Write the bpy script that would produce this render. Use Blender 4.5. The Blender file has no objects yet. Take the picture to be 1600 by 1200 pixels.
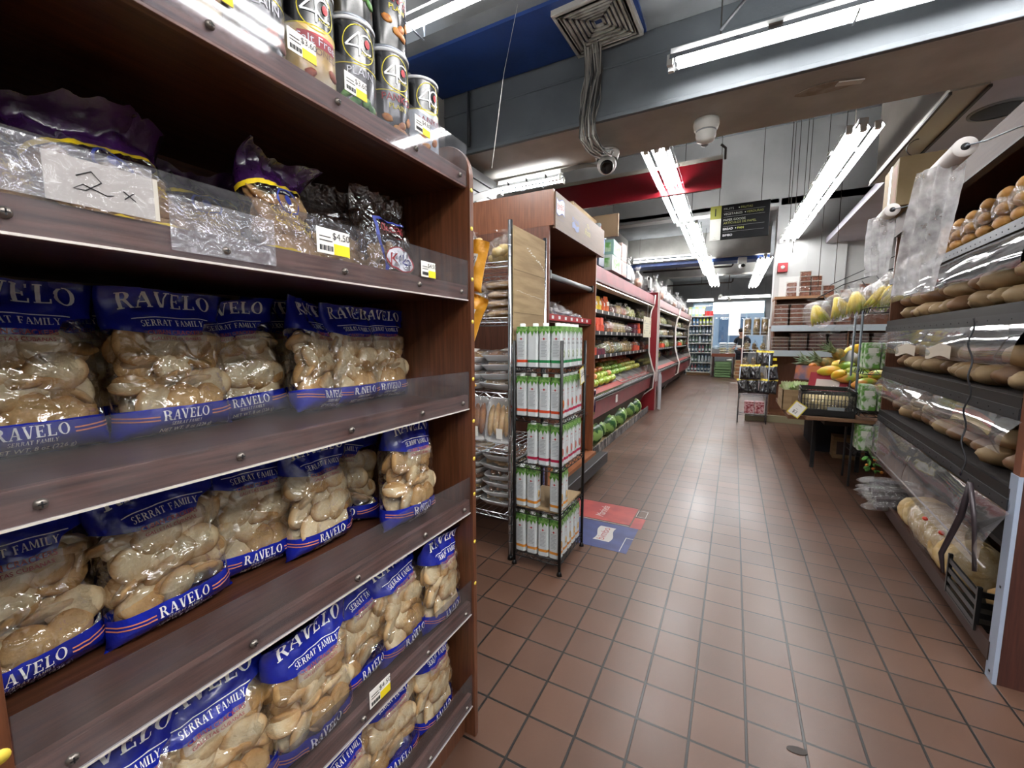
import bpy, math, random
from mathutils import Vector, Matrix, noise, Euler
SC = bpy.context.scene
COL = SC.collection
PI = math.pi
R = math.radians
rnd = random.Random(7)

# ------------------------------------------------------------------ camera, world, exposure
cam = bpy.data.cameras.new('camera')
cam.sensor_width = 36.0
cam.lens = 652.0 / 1600.0 * 36.0
cam.clip_start = 0.02
cam.clip_end = 200
cam_ob = bpy.data.objects.new('camera', cam)
cam_ob.location = (0, 0, 1.222)
cam_ob.rotation_euler = (PI / 2 - 0.107, 0, 0.487)
COL.objects.link(cam_ob)
SC.camera = cam_ob
SC.view_settings.view_transform = 'Standard'
SC.view_settings.look = 'None'
SC.view_settings.gamma = 1
SC.view_settings.exposure = 0.68
SC.view_settings.use_curve_mapping = False
SC.cycles.use_denoising = True
SC.cycles.max_bounces = 10
SC.cycles.transparent_max_bounces = 24
SC.cycles.sample_clamp_indirect = 4
SC.cycles.caustics_reflective = False
SC.cycles.caustics_refractive = False
world = bpy.data.worlds.new('sky')
SC.world = world
world.use_nodes = True
wn = world.node_tree
sky = wn.nodes.new('ShaderNodeTexSky')
sky.sky_type = 'HOSEK_WILKIE'
sky.sun_direction = (0.2, 0.6, 0.77)
sky.turbidity = 4
wn.links.new(sky.outputs[0], wn.nodes['Background'].inputs[0])
wn.nodes['Background'].inputs[1].default_value = 7.0
sun = bpy.data.lights.new('sun', 'SUN')
sun.energy = 4.0
sun.angle = 0.02
sun_ob = bpy.data.objects.new('sun', sun)
sun_ob.rotation_euler = (R(-58), 0, R(12))
COL.objects.link(sun_ob)
TUBE = 37.0      # radiance of the fluorescent tubes
DAY = 1.0

# ------------------------------------------------------------------ materials
def hx(s):
    s = s.lstrip('#')
    o = []
    for i in (0, 2, 4):
        c = int(s[i:i + 2], 16) / 255
        o.append(c / 12.92 if c <= 0.04045 else ((c + 0.055) / 1.055) ** 2.4)
    return (o[0], o[1], o[2], 1)

def col(c):
    return hx(c) if isinstance(c, str) else (c[0], c[1], c[2], 1)

MATS = {}
def mat(name, c, rough=0.5, metal=0.0, c2=None, scale=8.0, stretch=(1, 1, 1), bump=0.0, bscale=None, emit=0.0, coat=0.0, trans=0.0, alpha=1.0, spec=0.5, mix=(0.4, 0.6), detail=4, vary=0.0):
    if name in MATS:
        return MATS[name]
    m = bpy.data.materials.new(name)
    m.use_nodes = True
    nt = m.node_tree
    N, L = nt.nodes, nt.links
    b = N['Principled BSDF']
    b.inputs['Base Color'].default_value = col(c)
    b.inputs['Roughness'].default_value = rough
    b.inputs['Metallic'].default_value = metal
    b.inputs['Specular IOR Level'].default_value = spec
    if coat:
        b.inputs['Coat Weight'].default_value = coat
        b.inputs['Coat Roughness'].default_value = 0.15
    if trans:
        b.inputs['Transmission Weight'].default_value = trans
    if alpha < 1:
        b.inputs['Alpha'].default_value = alpha
    if emit:
        b.inputs['Emission Color'].default_value = col(c)
        b.inputs['Emission Strength'].default_value = emit
    tc = N.new('ShaderNodeTexCoord')
    mp = N.new('ShaderNodeMapping')
    mp.inputs['Scale'].default_value = stretch
    L.new(tc.outputs['Object'], mp.inputs['Vector'])
    if c2 is not None:
        nz = N.new('ShaderNodeTexNoise')
        nz.inputs['Scale'].default_value = scale
        nz.inputs['Detail'].default_value = detail
        L.new(mp.outputs[0], nz.inputs['Vector'])
        cr = N.new('ShaderNodeValToRGB')
        cr.color_ramp.elements[0].position = mix[0]
        cr.color_ramp.elements[1].position = mix[1]
        cr.color_ramp.elements[0].color = col(c)
        cr.color_ramp.elements[1].color = col(c2)
        L.new(nz.outputs['Fac'], cr.inputs['Fac'])
        L.new(cr.outputs[0], b.inputs['Base Color'])
        if vary:
            oi = N.new('ShaderNodeObjectInfo')
            hs = N.new('ShaderNodeHueSaturation')
            mr = N.new('ShaderNodeMapRange')
            mr.inputs['To Min'].default_value = 1 - vary
            mr.inputs['To Max'].default_value = 1 + vary * 0.6
            L.new(oi.outputs['Random'], mr.inputs['Value'])
            L.new(mr.outputs[0], hs.inputs['Value'])
            L.new(cr.outputs[0], hs.inputs['Color'])
            L.new(hs.outputs[0], b.inputs['Base Color'])
    if bump:
        n2 = N.new('ShaderNodeTexNoise')
        n2.inputs['Scale'].default_value = bscale or scale * 3
        n2.inputs['Detail'].default_value = 3
        L.new(mp.outputs[0], n2.inputs['Vector'])
        bp = N.new('ShaderNodeBump')
        bp.inputs['Strength'].default_value = bump
        bp.inputs['Distance'].default_value = 0.01
        L.new(n2.outputs['Fac'], bp.inputs['Height'])
        L.new(bp.outputs[0], b.inputs['Normal'])
    MATS[name] = m
    return m

def film(name, tint=(1, 1, 1), gloss=0.10, edge=0.75, rough=0.08, bump=0.5, bscale=30, haze=0.0, stretch=(1, 1, 1)):
    """clear plastic: see-through with a glossy skin"""
    if name in MATS:
        return MATS[name]
    m = bpy.data.materials.new(name)
    m.use_nodes = True
    nt = m.node_tree
    N, L = nt.nodes, nt.links
    N.remove(N['Principled BSDF'])
    out = N['Material Output']
    tr = N.new('ShaderNodeBsdfTransparent')
    tr.inputs[0].default_value = (tint[0], tint[1], tint[2], 1)
    gl = N.new('ShaderNodeBsdfGlossy')
    gl.inputs['Roughness'].default_value = rough
    gl.inputs[0].default_value = (1, 1, 1, 1)
    lw = N.new('ShaderNodeLayerWeight')
    lw.inputs['Blend'].default_value = 0.35
    mr = N.new('ShaderNodeMapRange')
    mr.inputs['To Min'].default_value = gloss
    mr.inputs['To Max'].default_value = edge
    mx = N.new('ShaderNodeMixShader')
    L.new(lw.outputs['Facing'], mr.inputs['Value'])
    L.new(mr.outputs[0], mx.inputs[0])
    L.new(tr.outputs[0], mx.inputs[1])
    L.new(gl.outputs[0], mx.inputs[2])
    last = mx
    if haze:
        df = N.new('ShaderNodeBsdfDiffuse')
        df.inputs[0].default_value = (0.7, 0.7, 0.72, 1)
        m2 = N.new('ShaderNodeMixShader')
        nz = N.new('ShaderNodeTexNoise')
        nz.inputs['Scale'].default_value = 14
        nz.inputs['Detail'].default_value = 6
        tc0 = N.new('ShaderNodeTexCoord')
        L.new(tc0.outputs['Object'], nz.inputs['Vector'])
        r2 = N.new('ShaderNodeMapRange')
        r2.inputs['From Min'].default_value = 0.35
        r2.inputs['From Max'].default_value = 0.75
        r2.inputs['To Min'].default_value = haze * 0.5
        r2.inputs['To Max'].default_value = haze * 1.6
        L.new(nz.outputs['Fac'], r2.inputs['Value'])
        L.new(r2.outputs[0], m2.inputs[0])
        L.new(mx.outputs[0], m2.inputs[1])
        L.new(df.outputs[0], m2.inputs[2])
        last = m2
    L.new(last.outputs[0], out.inputs['Surface'])
    if bump:
        tc = N.new('ShaderNodeTexCoord')
        mp = N.new('ShaderNodeMapping')
        mp.inputs['Scale'].default_value = stretch
        n2 = N.new('ShaderNodeTexNoise')
        n2.inputs['Scale'].default_value = bscale
        n2.inputs['Detail'].default_value = 2.5
        n2.inputs['Distortion'].default_value = 0.8
        L.new(tc.outputs['Object'], mp.inputs['Vector'])
        L.new(mp.outputs[0], n2.inputs['Vector'])
        bp = N.new('ShaderNodeBump')
        bp.inputs['Strength'].default_value = bump
        bp.inputs['Distance'].default_value = 0.045
        L.new(n2.outputs['Fac'], bp.inputs['Height'])
        L.new(bp.outputs[0], gl.inputs['Normal'])
        MATS[name] = m
    return m

def glow(name, c, s):
    if name in MATS:
        return MATS[name]
    m = bpy.data.materials.new(name)
    m.use_nodes = True
    N, L = m.node_tree.nodes, m.node_tree.links
    N.remove(N['Principled BSDF'])
    e = N.new('ShaderNodeEmission')
    e.inputs[0].default_value = col(c)
    e.inputs[1].default_value = s
    L.new(e.outputs[0], N['Material Output'].inputs['Surface'])
    MATS[name] = m
    return m

def wood(name, c1, c2, axis='z', rough=0.38, coat=0.15, fine=1.0):
    st = {'z': (22, 22, 1.2), 'y': (22, 1.2, 22), 'x': (1.2, 22, 22)}[axis]
    st = tuple(a * fine for a in st)
    return mat(name, c1, rough, c2=c2, scale=5.0, stretch=st, bump=0.05, bscale=12, coat=coat, mix=(0.32, 0.68), detail=7)

def tile_mat():
    m = bpy.data.materials.new('quarry_tile')
    m.use_nodes = True
    N, L = m.node_tree.nodes, m.node_tree.links
    b = N['Principled BSDF']
    tc = N.new('ShaderNodeTexCoord')
    mp = N.new('ShaderNodeMapping')
    t = 0.1565
    mp.inputs['Location'].default_value = (2.40 * t, -0.155 * t, 0)
    L.new(tc.outputs['Object'], mp.inputs['Vector'])
    br = N.new('ShaderNodeTexBrick')
    br.offset = 0
    br.squash = 1
    br.inputs['Scale'].default_value = 1
    br.inputs['Brick Width'].default_value = t
    br.inputs['Row Height'].default_value = t
    br.inputs['Mortar Size'].default_value = 0.0044
    br.inputs['Mortar Smooth'].default_value = 0.25
    br.inputs['Bias'].default_value = 0
    br.inputs['Color1'].default_value = hx('#5e4437')
    br.inputs['Color2'].default_value = hx('#523b30')
    br.inputs['Mortar'].default_value = hx('#1a1816')
    L.new(mp.outputs[0], br.inputs['Vector'])
    nz = N.new('ShaderNodeTexNoise')
    nz.inputs['Scale'].default_value = 1.7
    nz.inputs['Detail'].default_value = 8
    L.new(tc.outputs['Object'], nz.inputs['Vector'])
    hs = N.new('ShaderNodeHueSaturation')
    mr = N.new('ShaderNodeMapRange')
    mr.inputs['From Min'].default_value = 0.3
    mr.inputs['From Max'].default_value = 0.7
    mr.inputs['To Min'].default_value = 0.82
    mr.inputs['To Max'].default_value = 1.18
    L.new(nz.outputs['Fac'], mr.inputs['Value'])
    L.new(mr.outputs[0], hs.inputs['Value'])
    L.new(br.outputs['Color'], hs.inputs['Color'])
    L.new(hs.outputs[0], b.inputs['Base Color'])
    r2 = N.new('ShaderNodeMapRange')
    r2.inputs['From Min'].default_value = 0.3
    r2.inputs['From Max'].default_value = 0.7
    r2.inputs['To Min'].default_value = 0.29
    r2.inputs['To Max'].default_value = 0.40
    L.new(nz.outputs['Fac'], r2.inputs['Value'])
    L.new(r2.outputs[0], b.inputs['Roughness'])
    n3 = N.new('ShaderNodeTexNoise')
    n3.inputs['Scale'].default_value = 160
    L.new(tc.outputs['Object'], n3.inputs['Vector'])
    ma = N.new('ShaderNodeMath')
    ma.operation = 'MULTIPLY_ADD'
    ma.inputs[1].default_value = -1.0
    L.new(br.outputs['Fac'], ma.inputs[0])
    mb = N.new('ShaderNodeMath')
    mb.operation = 'MULTIPLY'
    mb.inputs[1].default_value = 0.12
    L.new(n3.outputs['Fac'], mb.inputs[0])
    L.new(mb.outputs[0], ma.inputs[2])
    bp = N.new('ShaderNodeBump')
    bp.inputs['Strength'].default_value = 0.5
    bp.inputs['Distance'].default_value = 0.003
    L.new(ma.outputs[0], bp.inputs['Height'])
    L.new(bp.outputs[0], b.inputs['Normal'])
    return m

WHITE = mat('white_paint', '#d9d9d4', 0.5)
BLACK = mat('black_metal', '#0c0c0d', 0.4, 0.3)
CHROME = mat('chrome_wire', '#c8ccd0', 0.22, 1.0)
STEEL = mat('galvanised_steel', '#9aa0a8', 0.38, 0.85, c2='#838991', scale=40, bump=0.05)
PAPER = mat('white_paper', '#eceae4', 0.6)
YELLOWP = mat('yellow_paper', '#e9d21c', 0.6)
INK = mat('black_ink', '#15151a', 0.6)
REDINK = mat('red_ink', '#a81524', 0.5)
WHITEINK = mat('white_ink', '#e8eaee', 0.45)
GREYINK = mat('grey_ink', '#8e9296', 0.6)
YELLOWINK = mat('yellow_ink', '#dccb2a', 0.5)
BLUEINK = mat('blue_ink', '#1b2c86', 0.5)
CLEAR = film('clear_film', gloss=0.13, edge=0.6, rough=0.08, bump=.8, bscale=20)
ACRYL = film('scuffed_acrylic', tint=(0.80, 0.80, 0.83), gloss=0.02, edge=0.07, rough=0.05, bump=0, haze=0.035)
FLAP = film('acrylic_flap', tint=(0.88, 0.88, 0.89), gloss=0.10, edge=0.45, rough=0.05, bump=0.05, bscale=4, haze=0.10)
CARD = mat('cardboard', '#a28a68', 0.75, c2='#8d7656', scale=3, stretch=(1, 1, 8), bump=0.05, bscale=60)

# ------------------------------------------------------------------ mesh builder
KIDS = {}
LINK = [True]
TXT = {}
def text_shape(s):
    """flat lettering outline (verts, faces, width) of height about 1"""
    if s in TXT:
        return TXT[s]
    cu = bpy.data.curves.new('lettering', 'FONT')
    cu.body = s
    cu.size = 1.4
    cu.resolution_u = 3
    cu.align_x = 'LEFT'
    o = bpy.data.objects.new('lettering', cu)
    COL.objects.link(o)
    dg = bpy.context.evaluated_depsgraph_get()
    me = bpy.data.meshes.new_from_object(o.evaluated_get(dg))
    vs = [(v.co.x, v.co.y) for v in me.vertices]
    fs = [tuple(p.vertices) for p in me.polygons]
    bpy.data.objects.remove(o)
    bpy.data.curves.remove(cu)
    bpy.data.meshes.remove(me)
    x0 = min(v[0] for v in vs)
    x1 = max(v[0] for v in vs)
    vs = [(v[0] - x0, v[1]) for v in vs]
    TXT[s] = (vs, fs, x1 - x0)
    return TXT[s]

def serif_shape(s):
    """Roman capitals drawn with thick and thin strokes and slab serifs"""
    key = 'serif:' + s
    if key in TXT:
        return TXT[key]
    TK, TN = 0.17, 0.06
    V, F = [], []
    def quad(a, b, c, d):
        n = 5
        i0 = len(V)
        for k in range(n + 1):
            t = k / n
            V.append((a[0] + (d[0] - a[0]) * t, a[1] + (d[1] - a[1]) * t))
            V.append((b[0] + (c[0] - b[0]) * t, b[1] + (c[1] - b[1]) * t))
        for k in range(n):
            F.append((i0 + 2 * k, i0 + 2 * k + 1, i0 + 2 * k + 3, i0 + 2 * k + 2))
    def st(x0, y0, x1, y1, w, ox):
        quad((ox + x0 - w / 2, y0), (ox + x0 + w / 2, y0), (ox + x1 + w / 2, y1), (ox + x1 - w / 2, y1))
    def bar(x0, x1, y, h, ox):
        quad((ox + x0, y), (ox + x0, y + h), (ox + x1, y + h), (ox + x1, y))
    def arc(cx, cy, rx, ry, a0, a1, wx, wy, ox):
        n = 14
        i0 = len(V)
        for k in range(n + 1):
            a = R(a0 + (a1 - a0) * k / n)
            V.append((ox + cx + rx * math.cos(a), cy + ry * math.sin(a)))
            V.append((ox + cx + (rx - wx) * math.cos(a), cy + (ry - wy) * math.sin(a)))
        for k in range(n):
            F.append((i0 + 2 * k, i0 + 2 * k + 1, i0 + 2 * k + 3, i0 + 2 * k + 2))
    x = 0
    for ch in s:
        w = 0.7
        if ch == 'R':
            st(.18, 0, .18, 1, TK, x); bar(.02, .34, 0, TN, x); bar(.02, .4, 1 - TN, TN, x)
            arc(.36, .75, .28, .25, 90, -90, TK, TN, x); bar(.2, .38, .5, TN, x); st(.42, .52, .68, 0, TK, x); bar(.58, .82, 0, TN, x)
            w = .82
        elif ch == 'A':
            st(.1, 0, .38, 1, TN * 1.2, x); st(.64, 0, .4, 1, TK, x); bar(.2, .56, .32, TN, x); bar(0, .24, 0, TN, x); bar(.48, .8, 0, TN, x)
            w = .8
        elif ch == 'V':
            st(.36, 0, .12, 1, TK, x); st(.4, 0, .64, 1, TN * 1.2, x); bar(0, .28, 1 - TN, TN, x); bar(.5, .76, 1 - TN, TN, x)
            w = .74
        elif ch in 'EFL':
            st(.18, 0, .18, 1, TK, x); bar(.02, .34, 1 - TN, TN, x); bar(.02, .34, 0, TN, x)
            if ch in 'EL':
                bar(.1, .6, 0, TN * 1.2, x); st(.59, 0, .6, .24, TN, x)
            if ch in 'EF':
                bar(.1, .58, 1 - TN * 1.2, TN * 1.2, x); st(.57, .8, .57, 1, TN, x); bar(.2, .46, .48, TN, x); st(.46, .38, .46, .62, TN, x)
            w = .68
        elif ch == 'O':
            arc(.42, .5, .4, .52, 0, 360, TK, TN, x)
            w = .86
        elif ch == 'S':
            arc(.3, .75, .25, .26, 20, 250, TK * .7, TN, x); arc(.3, .25, .27, .26, 90, -160, TK * .8, TN, x)
            w = .62
        elif ch == 'T':
            st(.34, 0, .34, 1, TK, x); bar(.0, .68, 1 - TN, TN, x); st(.03, .78, .03, 1, TN, x); st(.65, .78, .65, 1, TN, x); bar(.2, .48, 0, TN, x)
            w = .7
        elif ch == 'M':
            st(.12, 0, .14, 1, TN * 1.2, x); st(.18, 1, .48, .1, TK * .8, x); st(.48, .1, .76, 1, TN, x); st(.82, 0, .8, 1, TK, x); bar(0, .24, 0, TN, x); bar(.68, .96, 0, TN, x)
            w = .96
        elif ch == 'I':
            st(.18, 0, .18, 1, TK, x); bar(.02, .34, 0, TN, x); bar(.02, .34, 1 - TN, TN, x)
            w = .36
        elif ch == 'Y':
            st(.36, 0, .36, .45, TK, x); st(.36, .45, .12, 1, TK, x); st(.38, .45, .64, 1, TN, x); bar(0, .26, 1 - TN, TN, x); bar(.52, .76, 1 - TN, TN, x); bar(.22, .5, 0, TN, x)
            w = .74
        elif ch == ' ':
            w = .4
        x += w + .06
    TXT[key] = (V, F, x)
    return TXT[key]

class MB:
    def __init__(s):
        s.v, s.f, s.m, s.s = [], [], [], []
        s.M = None
    def add(s, vs, fs, mi=0, sm=False):
        i0 = len(s.v)
        if s.M is not None:
            s.v += [tuple(s.M @ Vector(p)) for p in vs]
        else:
            s.v += [tuple(p) for p in vs]
        s.f += [tuple(i + i0 for i in f) for f in fs]
        s.m += [mi] * len(fs)
        s.s += [sm] * len(fs)
        return s
    def box(s, x0, x1, y0, y1, z0, z1, mi=0):
        vs = [(x, y, z) for x in (x0, x1) for y in (y0, y1) for z in (z0, z1)]
        return s.add(vs, [(0, 1, 3, 2), (4, 6, 7, 5), (0, 4, 5, 1), (2, 3, 7, 6), (0, 2, 6, 4), (1, 5, 7, 3)], mi)
    def obox(s, c, size, rot=(0, 0, 0), mi=0):
        M = Matrix.Translation(c) @ Euler(rot).to_matrix().to_4x4()
        a, b, d = size[0] / 2, size[1] / 2, size[2] / 2
        vs = [M @ Vector((x, y, z)) for x in (-a, a) for y in (-b, b) for z in (-d, d)]
        return s.add(vs, [(0, 1, 3, 2), (4, 6, 7, 5), (0, 4, 5, 1), (2, 3, 7, 6), (0, 2, 6, 4), (1, 5, 7, 3)], mi)
    def tube(s, pts, r, n=6, mi=0, caps=True, closed=False):
        pts = [Vector(p) for p in pts]
        k = len(pts)
        rs = r if isinstance(r, (list, tuple)) else [r] * k
        up = Vector((0, 0, 1))
        vs = []
        prev = None
        for i, p in enumerate(pts):
            if closed:
                t = (pts[(i + 1) % k] - pts[i - 1]).normalized()
            else:
                t = (pts[min(i + 1, k - 1)] - pts[max(i - 1, 0)]).normalized()
            if prev is None:
                a = t.cross(up)
                if a.length < 1e-3:
                    a = t.cross(Vector((1, 0, 0)))
                a.normalize()
            else:
                a = (prev - t * prev.dot(t))
                if a.length < 1e-5:
                    a = t.orthogonal()
                a.normalize()
            prev = a
            b = t.cross(a)
            for j in range(n):
                q = 2 * PI * j / n
                vs.append(p + (a * math.cos(q) + b * math.sin(q)) * rs[i])
        fs = []
        for i in range(k if closed else k - 1):
            i2 = (i + 1) % k
            for j in range(n):
                fs.append((i * n + j, i * n + (j + 1) % n, i2 * n + (j + 1) % n, i2 * n + j))
        if caps and not closed:
            fs.append(tuple(range(n))[::-1])
            fs.append(tuple((k - 1) * n + j for j in range(n)))
        return s.add(vs, fs, mi, n > 4)
    def rod(s, a, b, r, n=6, mi=0):
        return s.tube([a, b], r, n, mi)
    def lathe(s, prof, c=(0, 0, 0), n=20, mi=0, M=None, mis=None, sm=True):
        vs, fs = [], []
        for (r, z) in prof:
            for j in range(n):
                a = 2 * PI * j / n
                p = Vector((r * math.cos(a), r * math.sin(a), z))
                if M is not None:
                    p = M @ p
                vs.append(p + Vector(c))
        base = len(prof)
        for i in range(base - 1):
            row = [(i * n + j, i * n + (j + 1) % n, (i + 1) * n + (j + 1) % n, (i + 1) * n + j) for j in range(n)]
            if mis:
                s.add_rows = None
            fs.append((row, mis[i] if mis else mi))
        i0 = len(s.v)
        s.add(vs, [], mi)
        for row, m_ in fs:
            s.f += [tuple(q + i0 for q in f) for f in row]
            s.m += [m_] * n
            s.s += [sm] * n
        return s
    def ell(s, c, r, nu=14, nv=8, mi=0, rot=None, nz=0.0, seed=0.0, flat=None):
        vs, fs = [], []
        Rm = Euler(rot).to_matrix() if rot else None
        for i in range(nv + 1):
            th = PI * i / nv
            for j in range(nu):
                ph = 2 * PI * j / nu
                d = Vector((math.sin(th) * math.cos(ph), math.sin(th) * math.sin(ph), math.cos(th)))
                k = 1 + (nz * noise.noise(d * 1.7 + Vector((seed, seed * .7, 0))) if nz else 0)
                p = Vector((d.x * r[0] * k, d.y * r[1] * k, d.z * r[2] * k))
                if Rm:
                    p = Rm @ p
                vs.append(p + Vector(c))
        for i in range(nv):
            for j in range(nu):
                fs.append((i * nu + j, (i + 1) * nu + j, (i + 1) * nu + (j + 1) % nu, i * nu + (j + 1) % nu))
        return s.add(vs, fs, mi, True)
    def grid(s, fn, nu, nv, mi=0, sm=True, u0=0., u1=1., v0=0., v1=1., flip=False):
        vs = [fn(u0 + (u1 - u0) * i / nu, v0 + (v1 - v0) * j / nv) for j in range(nv + 1) for i in range(nu + 1)]
        fs = []
        for j in range(nv):
            for i in range(nu):
                a = j * (nu + 1) + i
                f = (a, a + 1, a + nu + 2, a + nu + 1)
                fs.append(f[::-1] if flip else f)
        return s.add(vs, fs, mi, sm)
    def prism(s, poly, f0, f1, mi=0):
        """poly: 2-D points; f0/f1 map a 2-D point to the two ends"""
        n = len(poly)
        vs = [f0(*p) for p in poly] + [f1(*p) for p in poly]
        fs = [tuple(range(n))[::-1], tuple(range(n, 2 * n))]
        for i in range(n):
            j = (i + 1) % n
            fs.append((i, j, j + n, i + n))
        return s.add(vs, fs, mi)
    def text(s, t, h, fn, mi=0, serif=False, center=True, w=None, x=0.0, y=0.0, slant=0.0):
        vs, fs, W = (serif_shape if serif else text_shape)(t)
        kx = h if w is None else w / W
        ox = -W * kx / 2 if center else 0
        return s.add([fn(x + ox + a * kx + slant * b * h, y + b * h) for a, b in vs], fs, mi)
    def build(s, name, mats, parent=None, loc=(0, 0, 0), rot=(0, 0, 0), bev=0.0):
        me = bpy.data.meshes.new(name)
        me.from_pydata(s.v, [], s.f)
        if not isinstance(mats, (list, tuple)):
            mats = [mats]
        for m in mats:
            me.materials.append(m)
        me.polygons.foreach_set('material_index', s.m)
        me.polygons.foreach_set('use_smooth', s.s)
        me.update()
        o = bpy.data.objects.new(name, me)
        o.location = loc
        o.rotation_euler = rot
        if bev:
            b = o.modifiers.new('bevel', 'BEVEL')
            b.width = bev
            b.segments = 2
            b.limit_method = 'ANGLE'
        if LINK[0]:
            COL.objects.link(o)
        if parent is not None:
            o.parent = parent
            KIDS.setdefault(parent.name, []).append(o)
        return o

def weld(o):
    import bmesh
    b = bmesh.new()
    b.from_mesh(o.data)
    bmesh.ops.remove_doubles(b, verts=b.verts, dist=1e-5)
    b.to_mesh(o.data)
    b.free()
    return o

def tag(o, label=None, cat=None, group=None, kind=None):
    if label: o['label'] = label
    if cat: o['category'] = cat
    if group: o['group'] = group
    if kind: o['kind'] = kind
    return o

def root(name, loc=(0, 0, 0), rot=(0, 0, 0), label=None, cat=None, group=None):
    o = bpy.data.objects.new(name, None)
    o.empty_display_size = 0.05
    o.location = loc
    o.rotation_euler = rot
    if LINK[0]:
        COL.objects.link(o)
    return tag(o, label, cat, group)

def put(proto, loc, rot=(0, 0, 0), label=None, group=None, scale=None, cat=None):
    """a copy of a thing with copies of its parts and sub-parts"""
    def cp(o, par):
        c = o.copy()
        COL.objects.link(c)
        if par is not None:
            c.parent = par
        for k in KIDS.get(o.name, []):
            cp(k, c)
        return c
    r = cp(proto, None)
    r.location = loc
    r.rotation_euler = rot
    if scale is not None:
        r.scale = scale if isinstance(scale, (tuple, list)) else (scale,) * 3
    return tag(r, label, cat, group)

class proto:
    def __enter__(s):
        LINK[0] = False
    def __exit__(s, *a):
        LINK[0] = True

ORD = ['first', 'second', 'third', 'fourth', 'fifth', 'sixth', 'seventh', 'eighth', 'ninth', 'tenth', 'eleventh', 'twelfth', 'thirteenth', 'fourteenth', 'fifteenth', 'sixteenth', 'seventeenth', 'eighteenth', 'nineteenth', 'twentieth', 'twenty-first', 'twenty-second', 'twenty-third', 'twenty-fourth', 'twenty-fifth', 'twenty-sixth', 'twenty-seventh', 'twenty-eighth']

# ================================================================== SETTING
def struct(name, mb, m, bev=0):
    return tag(mb.build(name, m, bev=bev), kind='structure')
CEIL = mat('grey_ceiling_paint', '#7f8386', 0.7, c2='#707477', scale=2.5, bump=0.12, bscale=40)
BEAMP = mat('dusty_beam_paint', '#b4b5b0', 0.6, c2='#a3a29d', scale=3, bump=0.15, bscale=30)
WALLP = mat('off_white_wall_paint', '#a5a6a4', 0.6, c2='#a9a9a6', scale=1.6, bump=0.1, bscale=25)
BLUEP = mat('navy_ceiling_paint', '#1d3b78', 0.5, c2='#193368', scale=3, bump=0.1, bscale=40)
GREYW = mat('grey_end_paint', '#8f9296', 0.6, c2='#7f8286', scale=2)
struct('floor', MB().box(-2.3, 2.6, -3.0, 16.5, -0.08, 0), tile_mat())
struct('ceiling', MB().box(-2.3, 2.6, -3.0, 3.36, 3.05, 3.15).box(-2.3, 2.6, 3.36, 7.75, 4.4, 4.5).box(-2.3, 2.6, 7.75, 16.5, 3.25, 3.35).box(-2.3, 2.6, 3.30, 3.36, 3.05, 4.5), CEIL)
struct('wall_left', MB().box(-2.3, -2.05, -3.0, 16.5, 0, 4.4), WALLP)
struct('wall_right', MB().box(2.35, 2.6, -3.0, 16.5, 0, 4.4), WALLP)
struct('wall_rear', MB().box(-2.05, 2.35, -3.0, -2.8, 0, 3.05), WALLP)
w = MB()
w.box(0.5, 2.35, 7.75, 8.1, 0, 4.4)
w.box(-2.05, 0.5, 7.75, 7.95, 3.24, 4.4)
w.box(0.5, 0.53, 7.742, 7.75, 0, 4.4)
w.box(0.9, 0.915, 7.744, 7.75, 1.8, 4.4)
w.box(-2.05, .5, 7.74, 7.75, 3.24, 3.29)
w.box(1.25, 1.37, 7.70, 7.75, 1.2, 3.05)
struct('wall_back', w, mat('white_wall_paint', '#b9bbbb', 0.6, c2='#abadad', scale=1.3, bump=0.08, bscale=25))
struct('trim_1', MB().box(0.57, 0.85, 7.742, 7.748, 1.86, 2.17), mat('hatch_paint', '#cfd0cf', 0.5))
# dropped beam across the store, with its painted lip
b = MB()
b.box(-2.05, 2.35, 2.78, 3.34, 2.6, 3.05)
struct('trim_2', b, BEAMP, bev=0.008)
b = MB()
b.box(-2.05, 2.35, 2.762, 2.78, 2.62, 3.05)
b.box(-2.05, 2.35, 2.75, 2.78, 2.6, 2.628)
b.box(-2.05, 2.35, 2.756, 2.78, 2.9, 2.915)
struct('trim_10', b, mat('slate_beam_face', '#676d72', .65, c2='#5b6166', scale=2.5, bump=.15, bscale=40), bev=.004)
struct('trim_3', MB().box(-2.05, -0.55, 2.28, 2.74, 3.03, 3.05).box(-0.55, -0.1, 2.28, 2.4, 3.03, 3.05), BLUEP)
# bulkhead and lowered soffit on the right
b = MB()
b.box(1.04, 1.12, 3.36, 4.95, 2.62, 4.4)
struct('trim_4', b, mat('brownish_bulkhead_paint', '#77706a', 0.6, c2='#6b645e', scale=2))
b = MB()
b.box(1.0, 1.16, 3.36, 4.95, 2.6, 2.63, 0)
b.box(0.995, 1.01, 3.36, 4.95, 2.585, 2.6, 1)
b.box(1.155, 1.17, 3.36, 4.95, 2.585, 2.6, 1)
struct('trim_5', b, [mat('cream_track', '#a9a69b', 0.5), mat('dark_track_slot', '#2a2521', 0.6)])
struct('trim_6', MB().box(1.12, 2.35, 3.36, 7.75, 2.62, 2.7), mat('lilac_soffit_paint', '#b7b5c0', 0.6, c2='#a9a7b2', scale=2, bump=0.08, bscale=40))
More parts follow.
